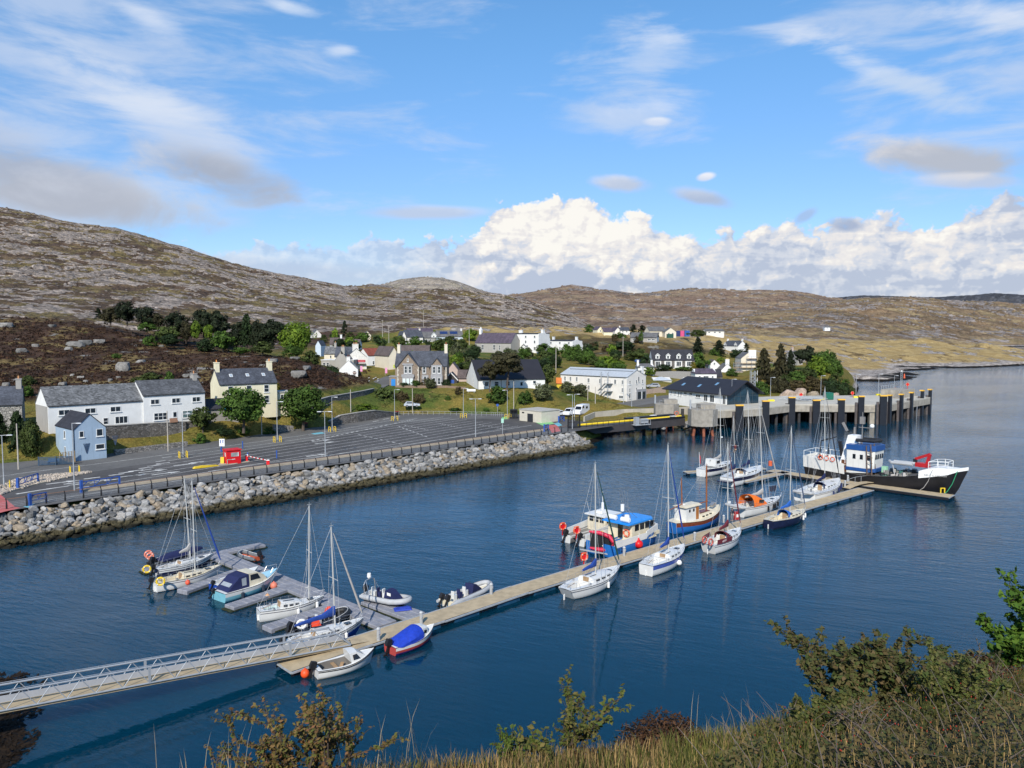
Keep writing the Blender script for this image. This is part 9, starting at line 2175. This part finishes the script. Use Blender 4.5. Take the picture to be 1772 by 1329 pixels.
 for sg in(1,-1):mb.add([(x,sg*b*1.006,h_-(.1 if i>3 else .35))for i,(x,b,h_)in enumerate(r)]+[(x+.02,sg*b*.99,hz(k,i))for i,k in enumerate(r)for x,b in((k[0],k[1]),)],[(i,i+1,n+i+1,n+i)for i in range(n-1)])
 mb.add([(k[0],sg*k[1]*.99,hz(k,i))for i,k in enumerate(r)for sg in(1,-1)],[(2*i,2*i+1,2*i+3,2*i+2)for i in range(n-1)]);k=r[0];mb.add([(k[0],k[1],k[2]-.35),(k[0],-k[1],k[2]-.35),(k[0],-k[1]*.99,hz(k,0)),(k[0],k[1]*.99,hz(k,0))],[(0,1,2,3)]);mb.build('whaleback',WHITE,t)
 mb=MB()
 for sg in(1,-1):
  P=[(k[0],sg*k[1]*.93,hz(k,i))for i,k in enumerate(r)if i>0 and i<n-2];Q=[(a,b,c_+1.05)for a,b,c_ in P]
  for a,b in zip(P,Q):mb.tube([a,b],.045,5)
  for a,b in zip(Q[:-1],Q[1:]):mb.tube([a,b],.045,5);mb.tube([(a[0],a[1],a[2]-.5),(b[0],b[1],b[2]-.5)],.035,5)
  if sg>0:E1,E2=Q[-1],Q[0]
 mb.tube([E1,(E1[0],-E1[1],E1[2])],.045,5);mb.tube([E2,(E2[0],-E2[1],E2[2])],.045,5);mb.build('bow_rail',WHITE,t)
 CR=M('crane_red',(.40,.015,.02),.4,.12);mb=MB();cx,cz=L*.25,4.3;mb.b2((cx-1.2,-.6,cz-.4),(cx+.7,.6,cz+.25));mb.bar((cx+.4,0,cz+.2),(cx+.8,0,cz+1.75),.5,.42);mb.bar((cx+.8,0,cz+1.75),(cx-1.4,0,cz+.75),.42,.42);mb.bar((cx-1.4,0,cz+.75),(cx-1.45,0,cz),.38,.35);mb.build('deck_crane',CR,t);mb=MB();mb.box((cx-1.4,0,cz+.5),(.5,.5,.5));mb.build('crane_motor',BLACK,t)
 mb=MB();mb.tube([(L*.07,-1.4,4.25),(L*.2,-1.4,4.3)],.28,8);mb.tube([(L*.05,-.8,4.4),(L*.07,-1.4,4.25)],.2,7);mb.tube([(L*.07,-.2,4.25),(L*.2,-.2,4.3)],.28,8);mb.bar((L*.08,-1.4,3.9),(L*.1,-1.4,1.6),.12);mb.build('deck_inflatable',TUBE,t)
 rnd=random.Random(31);mb=MB();cl=[BLACK,M('net_grey',(.15,.15,.14),.9),M('net_teal',(.03,.10,.09),.9),GREYC]
 for k in range(46):mb.mat(k%4);mb.box((rnd.uniform(L*.03,L*.19),rnd.uniform(-2.6,2.4),2.0+rnd.uniform(0,.9)),(rnd.uniform(.3,.9),rnd.uniform(.3,.8),rnd.uniform(.3,.7)),rnd.random()*3,.7)
 mb.build('gear_piles',cl,t);mb=MB();mb.b2((L*.02,-2.0,2.0),(L*.05,-1.2,3.5));mb.build('green_locker',M('mint_locker',(.30,.55,.36),.6),t)
 b,zz=at_x(info,L*.37);lettering('REUL A CHUAIN',.42,M('faint_white',(.40,.40,.40),.6),h,(L*.34,-b-.02-.35,3.05),(math.pi/2+.05,0,.30))
 mb=MB();mb.torus((gx+.4,-2.3,z+1.2),.42,.14,'Y',12,6);mb.build('tyre',BLACK,t,True)
 T=t;rz=t.rotation_euler[2];w=lambda x,y,z_:Vector((c.x+x*math.cos(rz)-y*math.sin(rz),c.y+x*math.sin(rz)+y*math.cos(rz),z_))
 for k,lab in enumerate(('lifebuoy nearest the tyre on the trawler poop rail','lifebuoy in the middle of the trawler poop rail','lifebuoy farthest forward on the trawler poop rail')):bb,hh=at_x(info,-L*.36+k*1.1);lifebuoy(w(-L*.37+k*1.1,-bb-.12,hh+1.5),lab,.36,rz)
 f=thing('fender_ball','red ball fender hanging between the trawler and the head pontoon','fender',at(1459,824,.7));mb=MB();mb.sphere((0,0,.4),.42,12,8);mb.cone((0,0,.75),.15,.05,.25,8);mb.build('ball',M('bright_red_ball',(.70,.015,.03),.4),f,True);mb=MB();mb.tube([(0,0,1),(0,.3,2.2)],.02,4);mb.build('rope',WHITE,f)
 for(a,b_),lab,m in[((w(L*.33,-2.4,4.0),at(1592,848,PZ)),'mooring rope from the trawler side to the head pontoon',GREYC),((w(L*.45,-.9,4.0),at(1632,856,.3)),'long mooring rope with a green end at the trawler bow',M('green_rope',(.03,.30,.14),.8))]:
  mb=MB();mb.tube([a,a.lerp(b_,.35)+Vector((0,0,-.7)),a.lerp(b_,.7)+Vector((0,0,-.6)),b_],.05,5);tag(mb.build('mooring_rope',m),lab,'rope')
def person(label,loc,rz,J,jacket,trousers,hair=(.05,.035,.025)):
 0
 t=thing('person',label,'person',loc,rz);SK=M('skin',(.48,.27,.19),.6)
 def skin(name,chains,mat,parent):
  V,E_,Rr=[],[],[];idx={}
  for ch in chains:
   prev=None
   for p,r in ch:
    k=tuple(round(x,3)for x in p)
    if k not in idx:idx[k]=len(V);V.append(p);Rr.append(r)
    if prev is not None and prev!=idx[k]:E_.append((prev,idx[k]))
    prev=idx[k]
  me=bpy.data.meshes.new(name);me.from_pydata(V,E_,[]);me.materials.append(mat);o=bpy.data.objects.new(name,me);COL.objects.link(o);adopt(o,parent)
  o.modifiers.new('skin','SKIN').use_smooth_shade=True
  for i,r in enumerate(Rr):s_=me.skin_vertices[0].data[i];s_.radius=(r,r);s_.use_root=i==0
  m=o.modifiers.new('sub','SUBSURF');m.levels=m.render_levels=1;return o
 ch=[[(J['pel'],.12),(J['chest'],.14),(J['neck'],.06),(J['head'],.095),(J['crown'],.07)]]
 for s_ in('l','r'):
  ch.append([(J['chest'],.14),(J['sh'+s_],.06),(J['el'+s_],.045),(J['wr'+s_],.032),(J['ha'+s_],.036)]);ch.append([(J['pel'],.12),(J['hi'+s_],.085),(J['kn'+s_],.06),(J['an'+s_],.042),(J['to'+s_],.04)])
  w_,h_=Vector(J['wr'+s_]),Vector(J['ha'+s_]);d=(h_-w_).normalized();sd=d.cross(Vector((0,0,1))if abs(d.z)<.9 else Vector((1,0,0))).normalized();cu=Vector((0,1,-.3)).normalized()
  for k,(o_,l_)in enumerate(((-.027,.065),(-.009,.078),(.009,.074),(.027,.058))):a=h_+sd*o_+d*.02;ch.append([(J['ha'+s_],.036),(tuple(a),.010),(tuple(a+d*l_*.55),.009),(tuple(a+d*l_*.8+cu*.03),.008)])
  a=w_+d*.04-sd*.035;ch.append([(J['ha'+s_],.036),(tuple(a),.011),(tuple(a-sd*.03+d*.04),.010)])
 body=skin('body',ch,SK,t)
 j=[[(J['pel'],.15),(J['chest'],.17),(J['neck'],.085)]]+[[(J['chest'],.17),(J['sh'+s_],.085),(J['el'+s_],.065),(tuple(Vector(J['el'+s_]).lerp(Vector(J['wr'+s_]),.9)),.05)]for s_ in 'lr'];skin('jacket',j,M(jacket[0],jacket[1],.85,.15),t)
 k=[[(J['pel'],.145),(J['hi'+s_],.105),(J['kn'+s_],.08),(tuple(Vector(J['kn'+s_]).lerp(Vector(J['an'+s_]),.92)),.062)]for s_ in 'lr'];skin('trousers',k,M(trousers[0],trousers[1],.85,.15),t)
 mb=MB();hd=Vector(J['head']);mb.sphere(hd+Vector((0,.02,.05)),.112,10,7,(1,1.05,.95));mb.build('hair',M('hair',hair,.8),t,True)
 mb=MB()
 for x in(-.035,.035):mb.sphere(hd+Vector((x,-.092,.0)),.011,6,4)
 mb.build('eye',BLACK,t);mb=MB();mb.cone(hd+Vector((0,-.115,-.03)),.018,.006,.035,6);mb.box(hd+Vector((0,-.094,-.055)),(.045,.012,.009));mb.sphere(hd+Vector((-.098,0,-.01)),.024,6,4,(.4,1,1.3));mb.sphere(hd+Vector((.098,0,-.01)),.024,6,4,(.4,1,1.3));mb.build('face',SK,t,True)
def build_people():
 J=dict(pel=(0,0,.92),chest=(0,-.06,1.28),neck=(0,-.10,1.48),head=(0,-.13,1.62),crown=(0,-.12,1.70),shl=(-.18,-.06,1.40),shr=(.18,-.06,1.40),ell=(-.24,-.02,1.12),elr=(.25,-.05,1.12),wrl=(-.20,-.16,.92),wrr=(.22,-.2,.93),hal=(-.19,-.20,.86),har=(.21,-.24,.87),hil=(-.09,0,.86),hir=(.09,0,.86),knl=(-.10,-.03,.48),knr=(.12,-.06,.48),anl=(-.10,.02,.09),anr=(.14,.0,.09),tol=(-.11,-.13,.04),tor=(.16,-.14,.04))
 person('person in a dark jacket and grey trousers standing on the main pontoon',at(1266,901.5,PZ),.3,J,('navy_jacket',(.02,.025,.04)),('grey_trousers',(.12,.13,.15)))
 t=thing('hose_cabinet','red hose cabinet beside the person on the main pontoon','cabinet',at(1274,899,PZ),.5);mb=MB();mb.box((0,0,.5),(.55,.4,1.0));mb.box((0,0,1.02),(.6,.45,.06));mb.build('case',M('cabinet_red',(.40,.03,.03),.5),t);mb=MB();mb.box((0,-.21,.55),(.35,.03,.4));mb.build('panel',WHITE,t)
 K=dict(pel=(0,-.30,.62),chest=(0,-.26,1.0),neck=(0,-.22,1.2),head=(0,-.2,1.33),crown=(0,-.18,1.42),shl=(-.18,-.25,1.12),shr=(.18,-.25,1.12),ell=(-.26,-.05,1.02),elr=(.26,-.08,1.25),wrl=(-.08,.04,1.1),wrr=(.07,.02,1.42),hal=(-.04,.07,1.14),har=(.04,.05,1.47),hil=(-.09,-.30,.57),hir=(.09,-.30,.57),knl=(-.16,-.02,.42),knr=(.17,-.05,.50),anl=(-.08,-.12,.05),anr=(.10,-.10,.14),tol=(-.06,.02,.0),tor=(.06,.05,.10))
 p=pt(1269.3,781,138.0);q=[o for o in bpy.data.objects if o.name.startswith('mizzen_mast')and o.parent and 'two-masted' in o.parent.get('label','')][0]
 vs=[o_ for o_ in q.data.vertices];par=q.parent;w=Matrix.Translation(par.location)@Matrix.Rotation(par.rotation_euler[2],4,'Z');f0,f1=w@vs[0].co,w@vs[8].co;zt=hgt_at(1269.5,783,f0.y);f=f0.lerp(f1,(zt-f0.z)/(f1.z-f0.z))
 person('person in a dark red jacket climbing the mizzen mast of the two-masted yacht',(f.x,f.y-.16,zt),.15,K,('dark_red_jacket',(.11,.018,.02)),('tan_trousers',(.34,.24,.16)))
def car(label,px,py,d,rz,col,L=4.3,W=1.75,H=1.45,kind='hatch',group='parked vehicles'):
 p=pt(px,py,d)if d else at(px,py,ZP);t=thing({'van':'parked_van','camper':'motorhome'}.get(kind,'parked_car'),label,{'van':'van','camper':'motorhome'}.get(kind,'car'),p,rz,group);b=M('car_paint_'+label.split()[0]+kind,col,.25,.03,spec=.6)
 pr={'hatch':[(-.5,.25),(-.5,.58),(-.44,.68),(-.36,1.0),(.02,1.0),(.2,.66),(.46,.58),(.5,.42),(.5,.25)],'van':[(-.5,.2),(-.5,.97),(-.46,1.0),(.12,1.0),(.3,.62),(.46,.5),(.5,.36),(.5,.2)],'camper':[(-.5,.15),(-.5,.97),(-.46,1.0),(.16,.98),(.24,.88),(.36,.5),(.48,.43),(.5,.3),(.5,.15)]}[kind]
 mb=MB();n=len(pr);rg=[[(x*L,s*W/2*(1-.12*max(0,z-.55)/.45),z*H)for x,z in pr]for s in(-1,1)];mb.loft(rg,True,True);bo=mb.build('body',b,t,True,angle=30);g=MB()
 xf={'hatch':(.03,.2,.69,.97),'van':(.135,.29,.66,.96),'camper':(.25,.345,.56,.85)}[kind];g.add([(xf[1]*L+.02,-W*.42,xf[2]*H),(xf[1]*L+.02,W*.42,xf[2]*H),(xf[0]*L+.04,W*.38,xf[3]*H),(xf[0]*L+.04,-W*.38,xf[3]*H)],[(0,1,2,3)])
 for sg in(-1,1):
  a,e=(-.34,.04)if kind=='hatch' else((.0,.16)if kind=='van' else(.05,.2))
  y=sg*(W/2*.955+.012);g.add([(a*L,y,.68*H),(e*L+.35,y,.68*H),(e*L,y*.955,.92*H),(a*L+.1,y*.955,.92*H)],[(0,1,2,3)])
  if kind=='camper':g.b2((-.3*L,y-.02,.6*H),(-.12*L,y+.02,.8*H))
 g.build('window',DARKP,t);lm=MB()
 for sg in(-1,1):lm.box((L/2-.04,sg*W*.36,.46*H if kind=='hatch' else .38*H),(.12,.32,.16))
 lm.build('headlight',M('lamp_lens',(.6,.62,.64),.15),t)
 wm=None
 for x in(-.3,.31):
  for sg in(-1,1):
   if wm is None:mb=MB();mb.M=Matrix.Rotation(math.pi/2,4,'X');mb.tube([(0,0,-.1),(0,0,.1)],.32,14);wm=mb.mesh('wheel',M('tyre_rubber',(.015,.015,.015),.8));rb=MB();rb.M=Matrix.Rotation(math.pi/2,4,'X');rb.tube([(0,0,-.115),(0,0,.115)],.19,10);rm=rb.mesh('rim',STEEL)
   o=link('wheel',wm,t);o.location=(x*L,sg*(W/2-.1),.32);link('rim',rm,o)
 return t
def build_cars():
 W_=(.70,.70,.71)
 car('white hatchback parked right of the cream hut',965,720,201,-2.2,W_,3.9,1.7,1.45);car('white panel van parked between the white hatchback and the motorhome',986,719,203,-2.1,W_,4.8,1.85,1.95,'van');car('white high-roofed motorhome parked by the linkspan gate',1006,717.5,205,-2.1,W_,6.2,2.1,2.75,'camper')
 car('silver car parked on the grass bank under the brown shrubs',713,704,208.5,.1,(.42,.45,.50),4.3,1.75,1.45);car('silver-grey estate car parked behind the long white building',1130,671,262,3.2,(.34,.35,.37),4.6,1.8,1.55);car('dark blue car parked on the road below the dormer terrace',1107,628,326,.1,(.03,.06,.20),4.2,1.75,1.5)
EDGE=[(-900,1480,4.2),(-300,1450,4.4),(0,1430,4.6),(300,1405,5.0),(500,1382,5.3),(700,1350,5.8),(850,1336,6.2),(1000,1322,6.6),(1150,1304,7.0),(1250,1288,7.6),(1350,1258,8.6),(1500,1220,9.8),(1650,1190,10.8),(1772,1166,11.8),(2050,1125,13),(2700,1065,14)]
def near_z(px,t):
 0
 e=np.array(EDGE);py=np.interp(px,e[:,0],e[:,1]);d=np.interp(px,e[:,0],e[:,2]);yc=-(py-664.5)/F;yy=math.cos(PITCH)+yc*math.sin(PITCH);sl=(-math.sin(PITCH)+yc*math.cos(PITCH))/yy
 ze=HC+sl*d;dd=np.where(t<=1,1.3+(d-1.3)*t,d+(t-1)*30);z=np.where(t<=1,23.7+(ze-23.7)*t+.12*np.sin(math.pi*np.clip(t,0,1)),ze-(t-1)*(ze+3))
 x=(px-886)/F/yy*dd
 return x,dd,z+(nfbm(x/.7,dd/.7,77,5)-.5)*.16*np.clip(1.6-t,0,1)
def build_near():
 px=np.linspace(-900,2700,260);t=np.concatenate([np.linspace(0,1,60),np.linspace(1.02,2.0,40)]);PX,T=np.meshgrid(px,t);X,Y,Z=near_z(PX,T)
 m=bpy.data.materials.new('near_turf');m.use_nodes=True;N=NT(m.node_tree);b=N.n['Principled BSDF'];co=N.n.new('ShaderNodeTexCoord').outputs['Object']
 c=N.mix(N.ss(N.noise(co,1.6,6,.7),.36,.62),(.045,.032,.016),(.10,.075,.032));c=N.mix(N.ss(N.noise(co,.8,5,.6),.52,.62),c,(.045,.060,.016));N.put(b.inputs['Base Color'],c);b.inputs['Roughness'].default_value=.95
 tag(grid_obj('near_hillside',X,Y,Z,m),kind='structure')
 rs=np.random.RandomState(8)
 def spots(n,pr,tr):
  p=rs.uniform(*pr,n);t_=rs.uniform(*tr,n);x,y,z=near_z(p,t_);return np.stack([x,y,z],1)
 def blades(name,P,h,w,mat,label,cat,lean=.35,heads=False):
  n=len(P);hh=h*rs.uniform(.45,1.25,n)[:,None];a=rs.uniform(0,6.28,n);d=np.stack([np.cos(a),np.sin(a),a*0],1);s=np.stack([-np.sin(a),np.cos(a),a*0],1);L=lean*rs.uniform(.2,1.5,n)[:,None];up=np.array([0,0,1.]);wd=w*rs.uniform(.6,1.3,n)[:,None]
  lv=[P-up*.04,P+up*hh*.45+d*hh*L*.25,P+up*hh*.8+d*hh*L*.62,P+up*hh+d*hh*L*1.1]
  co_=np.stack([lv[0]-s*wd,lv[0]+s*wd,lv[1]-s*wd*.9,lv[1]+s*wd*.9,lv[2]-s*wd*.6,lv[2]+s*wd*.6,lv[3]],1).reshape(-1,3);base=np.arange(n)[:,None]*7
  q=(base[:,:,None]+np.array([[0,1,3,2],[2,3,5,4]])).reshape(-1,4).tolist();tr=(base+np.array([4,5,6])).tolist();me=bpy.data.meshes.new(name);me.from_pydata(co_.tolist(),[],q+tr);me.attributes.new('tint','FLOAT','POINT').data.foreach_set('value',np.repeat(rs.uniform(0,1,n),7).astype(np.float32));me.materials.append(mat);me.update()
  return tag(link(name,me),label,cat,kind='stuff')
 TANB=leaf_mat('straw_blades',(.30,.215,.105),.45,.03);GRB=leaf_mat('green_blades',(.085,.105,.028),.45,.03)
 blades('dry_grass',np.concatenate([spots(7500,(250,1330),(.45,1.06)),spots(2600,(560,1300),(.9,1.07)),spots(1500,(1330,1900),(.3,1.02))]),.19,.0036,TANB,'straw-coloured dry grass along the brow of the near hillside','grass')
 blades('green_grass',np.concatenate([spots(3600,(1150,1420),(.45,1.05)),spots(2200,(600,1250),(.4,1.0)),spots(3500,(1560,1950),(.6,1.04))]),.22,.0040,GRB,'fresh green grass between the bushes on the near hillside','grass')
 st=spots(60,(560,760),(.85,1.05));blades('seed_stalks',np.concatenate([st,spots(26,(1180,1340),(.9,1.05)),spots(26,(270,420),(.9,1.05))]),.52,.0026,leaf_mat('pale_stalks',(.32,.27,.19),.2),'tall pale seed stalks standing above the dry grass','grass',.22)
 def mixleaf(name,a,b_):
  m_=leaf_mat(name,a,.1);nd=m_.node_tree.nodes
  mx=[k for k in nd if k.bl_idname=='ShaderNodeMix'][0];mx.inputs[6].default_value=(*a,1);mx.inputs[7].default_value=(*b_,1);return m_
 def bush(name,label,px,t_,H,Wd,ns,leaf,mat,per=26,twig=3,stem=(.06,.045,.035),seed=0,cat='shrub',dens=1.0,upright=.55,lean=(0,0)):
  x,y,z=near_z(np.array([float(px)]),np.array([t_]));o=Vector((x[0],y[0],z[0]));T=thing(name,label,cat,o);rnd=random.Random(seed);r2=np.random.RandomState(seed);mb=MB();C=[];Nn=[]
  def branch(p,d,L,r,lvl):
   pts=[p];n=5
   for k in range(n):
    d=(d+Vector((rnd.gauss(0,.16),rnd.gauss(0,.16),rnd.gauss(.03,.12)))).normalized();pts.append(pts[-1]+d*L/n)
   mb.tube(pts,r,5,r*.35,False)
   for k in range(int(per*dens*L/H*(1.0 if lvl else .5))):
    f=rnd.uniform(.12 if lvl else .35,1.04);i=min(n-1,int(f*n));q=pts[i].lerp(pts[i+1],min(1,f*n-i));a=Vector((rnd.gauss(0,1),rnd.gauss(0,1),rnd.gauss(.2,.7))).normalized();C.append(q+a*leaf*.75);Nn.append(a*.4+Vector((0,0,.8)))
   if lvl<twig-1:
    for k in range(rnd.randint(3,5)):
     f=rnd.uniform(.3,.95);i=min(n-1,int(f*n));q=pts[i].lerp(pts[i+1],f*n-i);nd=(d+Vector((rnd.gauss(0,.75),rnd.gauss(0,.75),rnd.gauss(.1,.45)))).normalized();branch(q,nd,L*rnd.uniform(.35,.6),r*.55,lvl+1)
  for k in range(ns):
   a=rnd.uniform(0,6.28);sp=rnd.uniform(.1,1)*Wd/H*.55;d=Vector((math.cos(a)*sp+lean[0],math.sin(a)*sp*.8+lean[1],upright)).normalized();branch(Vector((math.cos(a)*.05*Wd,math.sin(a)*.05*Wd,-.05)),d,H*rnd.uniform(.6,1.02),.008+.006*H,0)
  mb.build('stems',M('twig_%s'%name,stem,.85,.2,6),T)
  if C:me=leaves_mesh('foliage',np.array([list(c)for c in C]),np.array([list(c)for c in Nn]),leaf,np.clip(r2.normal(.45,.33,len(C)),0,1),mat,r2,1.75);link('foliage',me,T)
  return T
 RG=mixleaf('cotoneaster_leaves',(.070,.100,.026),(.150,.105,.048));RED=mixleaf('reddish_leaves',(.115,.130,.030),(.220,.105,.050));FR=mixleaf('fresh_leaves',(.07,.12,.02),(.14,.17,.03));BR=mixleaf('berry_leaves',(.060,.075,.024),(.150,.100,.042))
 bush('cotoneaster_bush','large cotoneaster bush with green and copper leaves rising over the water at lower right',1478,.93,1.05,1.55,15,.042,RG,80,3,seed=3,dens=1.15)
 bush('cotoneaster_bush','leggy copper-leaved branch cluster at the right flank of the large bush',1565,.96,.82,1.3,9,.042,RG,60,3,seed=5,lean=(.35,0))
 bush('copper_shrub','reddish shrub with upright sprays at lower left of the brow',562,.92,.66,.60,10,.018,RED,80,3,seed=11,upright=.9);bush('copper_shrub','small reddish shrub at the bottom edge left of the larger spray shrub',470,.97,.55,.4,6,.020,RED,46,3,seed=12)
 bush('copper_shrub','low reddish sprig at the far left of the bottom edge',352,.98,.42,.35,5,.018,RED,40,2,seed=14)
 bush('young_bush','slim green bush with arching sprays in the middle of the brow',985,.98,.66,.66,8,.026,mixleaf('sprig_leaves',(.07,.10,.02),(.15,.12,.035)),46,3,seed=21,upright=.7);bush('green_fern','small bright green fern tuft left of the slim green bush',884,.99,.36,.24,9,.022,FR,46,2,seed=22,upright=1.2,cat='fern')
 bush('sapling','bright green sapling at the right edge of the hillside',1778,1.0,.78,1.0,15,.060,mixleaf('sapling_leaves',(.045,.10,.012),(.10,.165,.02)),64,3,seed=31);bush('sapling','second bright green sapling partly outside the right edge',1840,.98,1.25,1.3,15,.065,_MATS['sapling_leaves'],60,3,seed=32)
 bush('scrub_bush','leafy yellow-green scrub bush at the bottom edge below the large cotoneaster',1440,.70,.42,1.0,9,.026,mixleaf('leafy_scrub',(.06,.085,.02),(.14,.13,.04)),70,3,seed=51);bush('scrub_bush','leafy yellow-green scrub bush at the bottom right corner',1660,.66,.5,1.2,11,.028,_MATS['leafy_scrub'],70,3,seed=52)
 bush('scrub_bush','olive scrub bush between the large cotoneaster and the saplings',1670,1.0,.75,1.5,11,.040,mixleaf('olive_scrub',(.05,.075,.02),(.12,.10,.045)),55,3,seed=33);bush('yellow_fern','acid yellow fern clump behind the bramble twigs',1592,.90,.42,.5,12,.030,mixleaf('acid_leaves',(.24,.25,.012),(.33,.30,.02)),70,2,seed=34,upright=1.0,cat='fern')
 bush('bare_twigs','grey bare twigs standing before the large bush',1500,.62,.5,.6,4,.018,BR,22,3,(.13,.105,.09),41);bush('bare_twigs','grey bare twig cluster at the lower right corner',1735,.70,.6,.6,4,.018,BR,22,3,(.13,.105,.09),42);bush('bare_twigs','grey bare twigs left of the large bush above the berry scrub',1345,.75,.45,.5,4,.018,BR,20,3,(.13,.105,.09),43)
 def dome(name,label,px,t_,r,h,mat,n,size):
  x,y,z=near_z(np.array([float(px)]),np.array([t_]));T=thing(name,label,'heather',(x[0],y[0],z[0]-.08));d=rs.normal(0,1,(n,3));d[:,2]=np.abs(d[:,2]);d/=np.linalg.norm(d,axis=1)[:,None];q=d*np.array([r,r*.8,h])*rs.uniform(.62,1.02,(n,1))*(1+.16*np.sin(5*d[:,:1]+px)*np.cos(4*d[:,1:2]));link('foliage',leaves_mesh('foliage',q,d,size,rs.uniform(0,1,n),mat,rs,2.6),T);mb=MB()
  for k in range(40):a=k*2.4;e=rs.uniform(.3,1);mb.tube([(0,0,0),(math.cos(a)*r*.5*e,math.sin(a)*r*.4*e,h*.6),(math.cos(a)*r*e,math.sin(a)*r*.8*e,h*(1.05-e*.5))],.006,4,.003)
  mb.build('stems',BARK,T)
 HB=mixleaf('dry_heather',(.040,.022,.012),(.120,.058,.028));dome('heather_dome','rust-brown heather dome on the brow at lower centre right',1152,.97,.50,.46,HB,6500,.016);dome('heather_dome','low dark heather clump left of the rust-brown dome',1020,.93,.36,.22,HB,2600,.016);dome('heather_dome','brown heather patch behind the berry scrub at lower right',1700,.86,.8,.42,HB,4500,.020);dome('heather_dome','low brown heather tuft left of the dry grass',800,.93,.3,.18,HB,1800,.015)
 P=np.concatenate([spots(21000,(1290,2000),(.35,.95)),spots(2600,(1180,1320),(.30,.68))]);lump=(nfbm(P[:,0]/.35,P[:,1]/.35,9,4)-.3);P[:,2]+=rs.uniform(0,.38,len(P))*np.clip(lump*2,.1,1.2);tag(link('berry_scrub',leaves_mesh('berry_scrub',P,np.tile([0,-.2,.8],(len(P),1)),.024,np.clip(rs.normal(.4,.3,len(P)),0,1),BR,rs)),'low berry scrub of small dark green and russet leaves at lower right','scrub',kind='stuff')
 P=spots(260,(1300,1950),(.4,.92));P[:,2]+=rs.uniform(.1,.34,len(P));mb=MB()
 for p in P:mb.sphere(p,.0062,5,3)
 tag(mb.build('berries',M('red_berry',(.30,.035,.015),.4)),'tiny red berries dotted through the low scrub','berries',kind='stuff')
 mb=MB()
 for p in spots(190,(1250,1950),(.35,.9)):a=rs.uniform(0,6.28);L=rs.uniform(.15,.45);p=Vector(p);q=p+Vector((math.cos(a)*L,math.sin(a)*L,rs.uniform(.1,.4)));mb.tube([p,p.lerp(q,.5)+Vector((0,0,.06)),q],.0045,4,.002,False)
 tag(mb.build('dead_twigs',M('grey_twig',(.12,.095,.08),.9,.2)),'tangle of grey dead twigs through the low scrub','twigs',kind='stuff')
 n=5200;px_=-60+150*rs.beta(1.2,2.6,n);py_=rs.uniform(1165,1420,n);A=np.array([at(a,b_,.0)for a,b_ in zip(px_,py_)]);keep=nfbm(A[:,0]/1.8,A[:,1]/1.8,15,4)>(.42+.12*(px_>40));A=A[keep];A[:,2]=rs.uniform(.004,.05,len(A));tag(link('seaweed',leaves_mesh('seaweed',A,np.tile([0,0,3.0],(len(A),1)),.24,rs.uniform(0,1,len(A)),mixleaf('bladderwrack',(.010,.007,.005),(.035,.022,.012)),rs,2.4)),'dark brown seaweed floating by the shore at lower left','seaweed',kind='stuff')
build_ground();build_hills();build_water()
build_quay();build_sea_wall();build_promenade_fence();build_lamps();build_kiosk_area();build_walls()
build_near_houses();build_town()
build_trees();build_heather()
build_pontoons();build_gangway();build_pier();build_linkspan()
build_left_boats();build_right_boats();build_trawler();build_people();build_cars()
build_near()
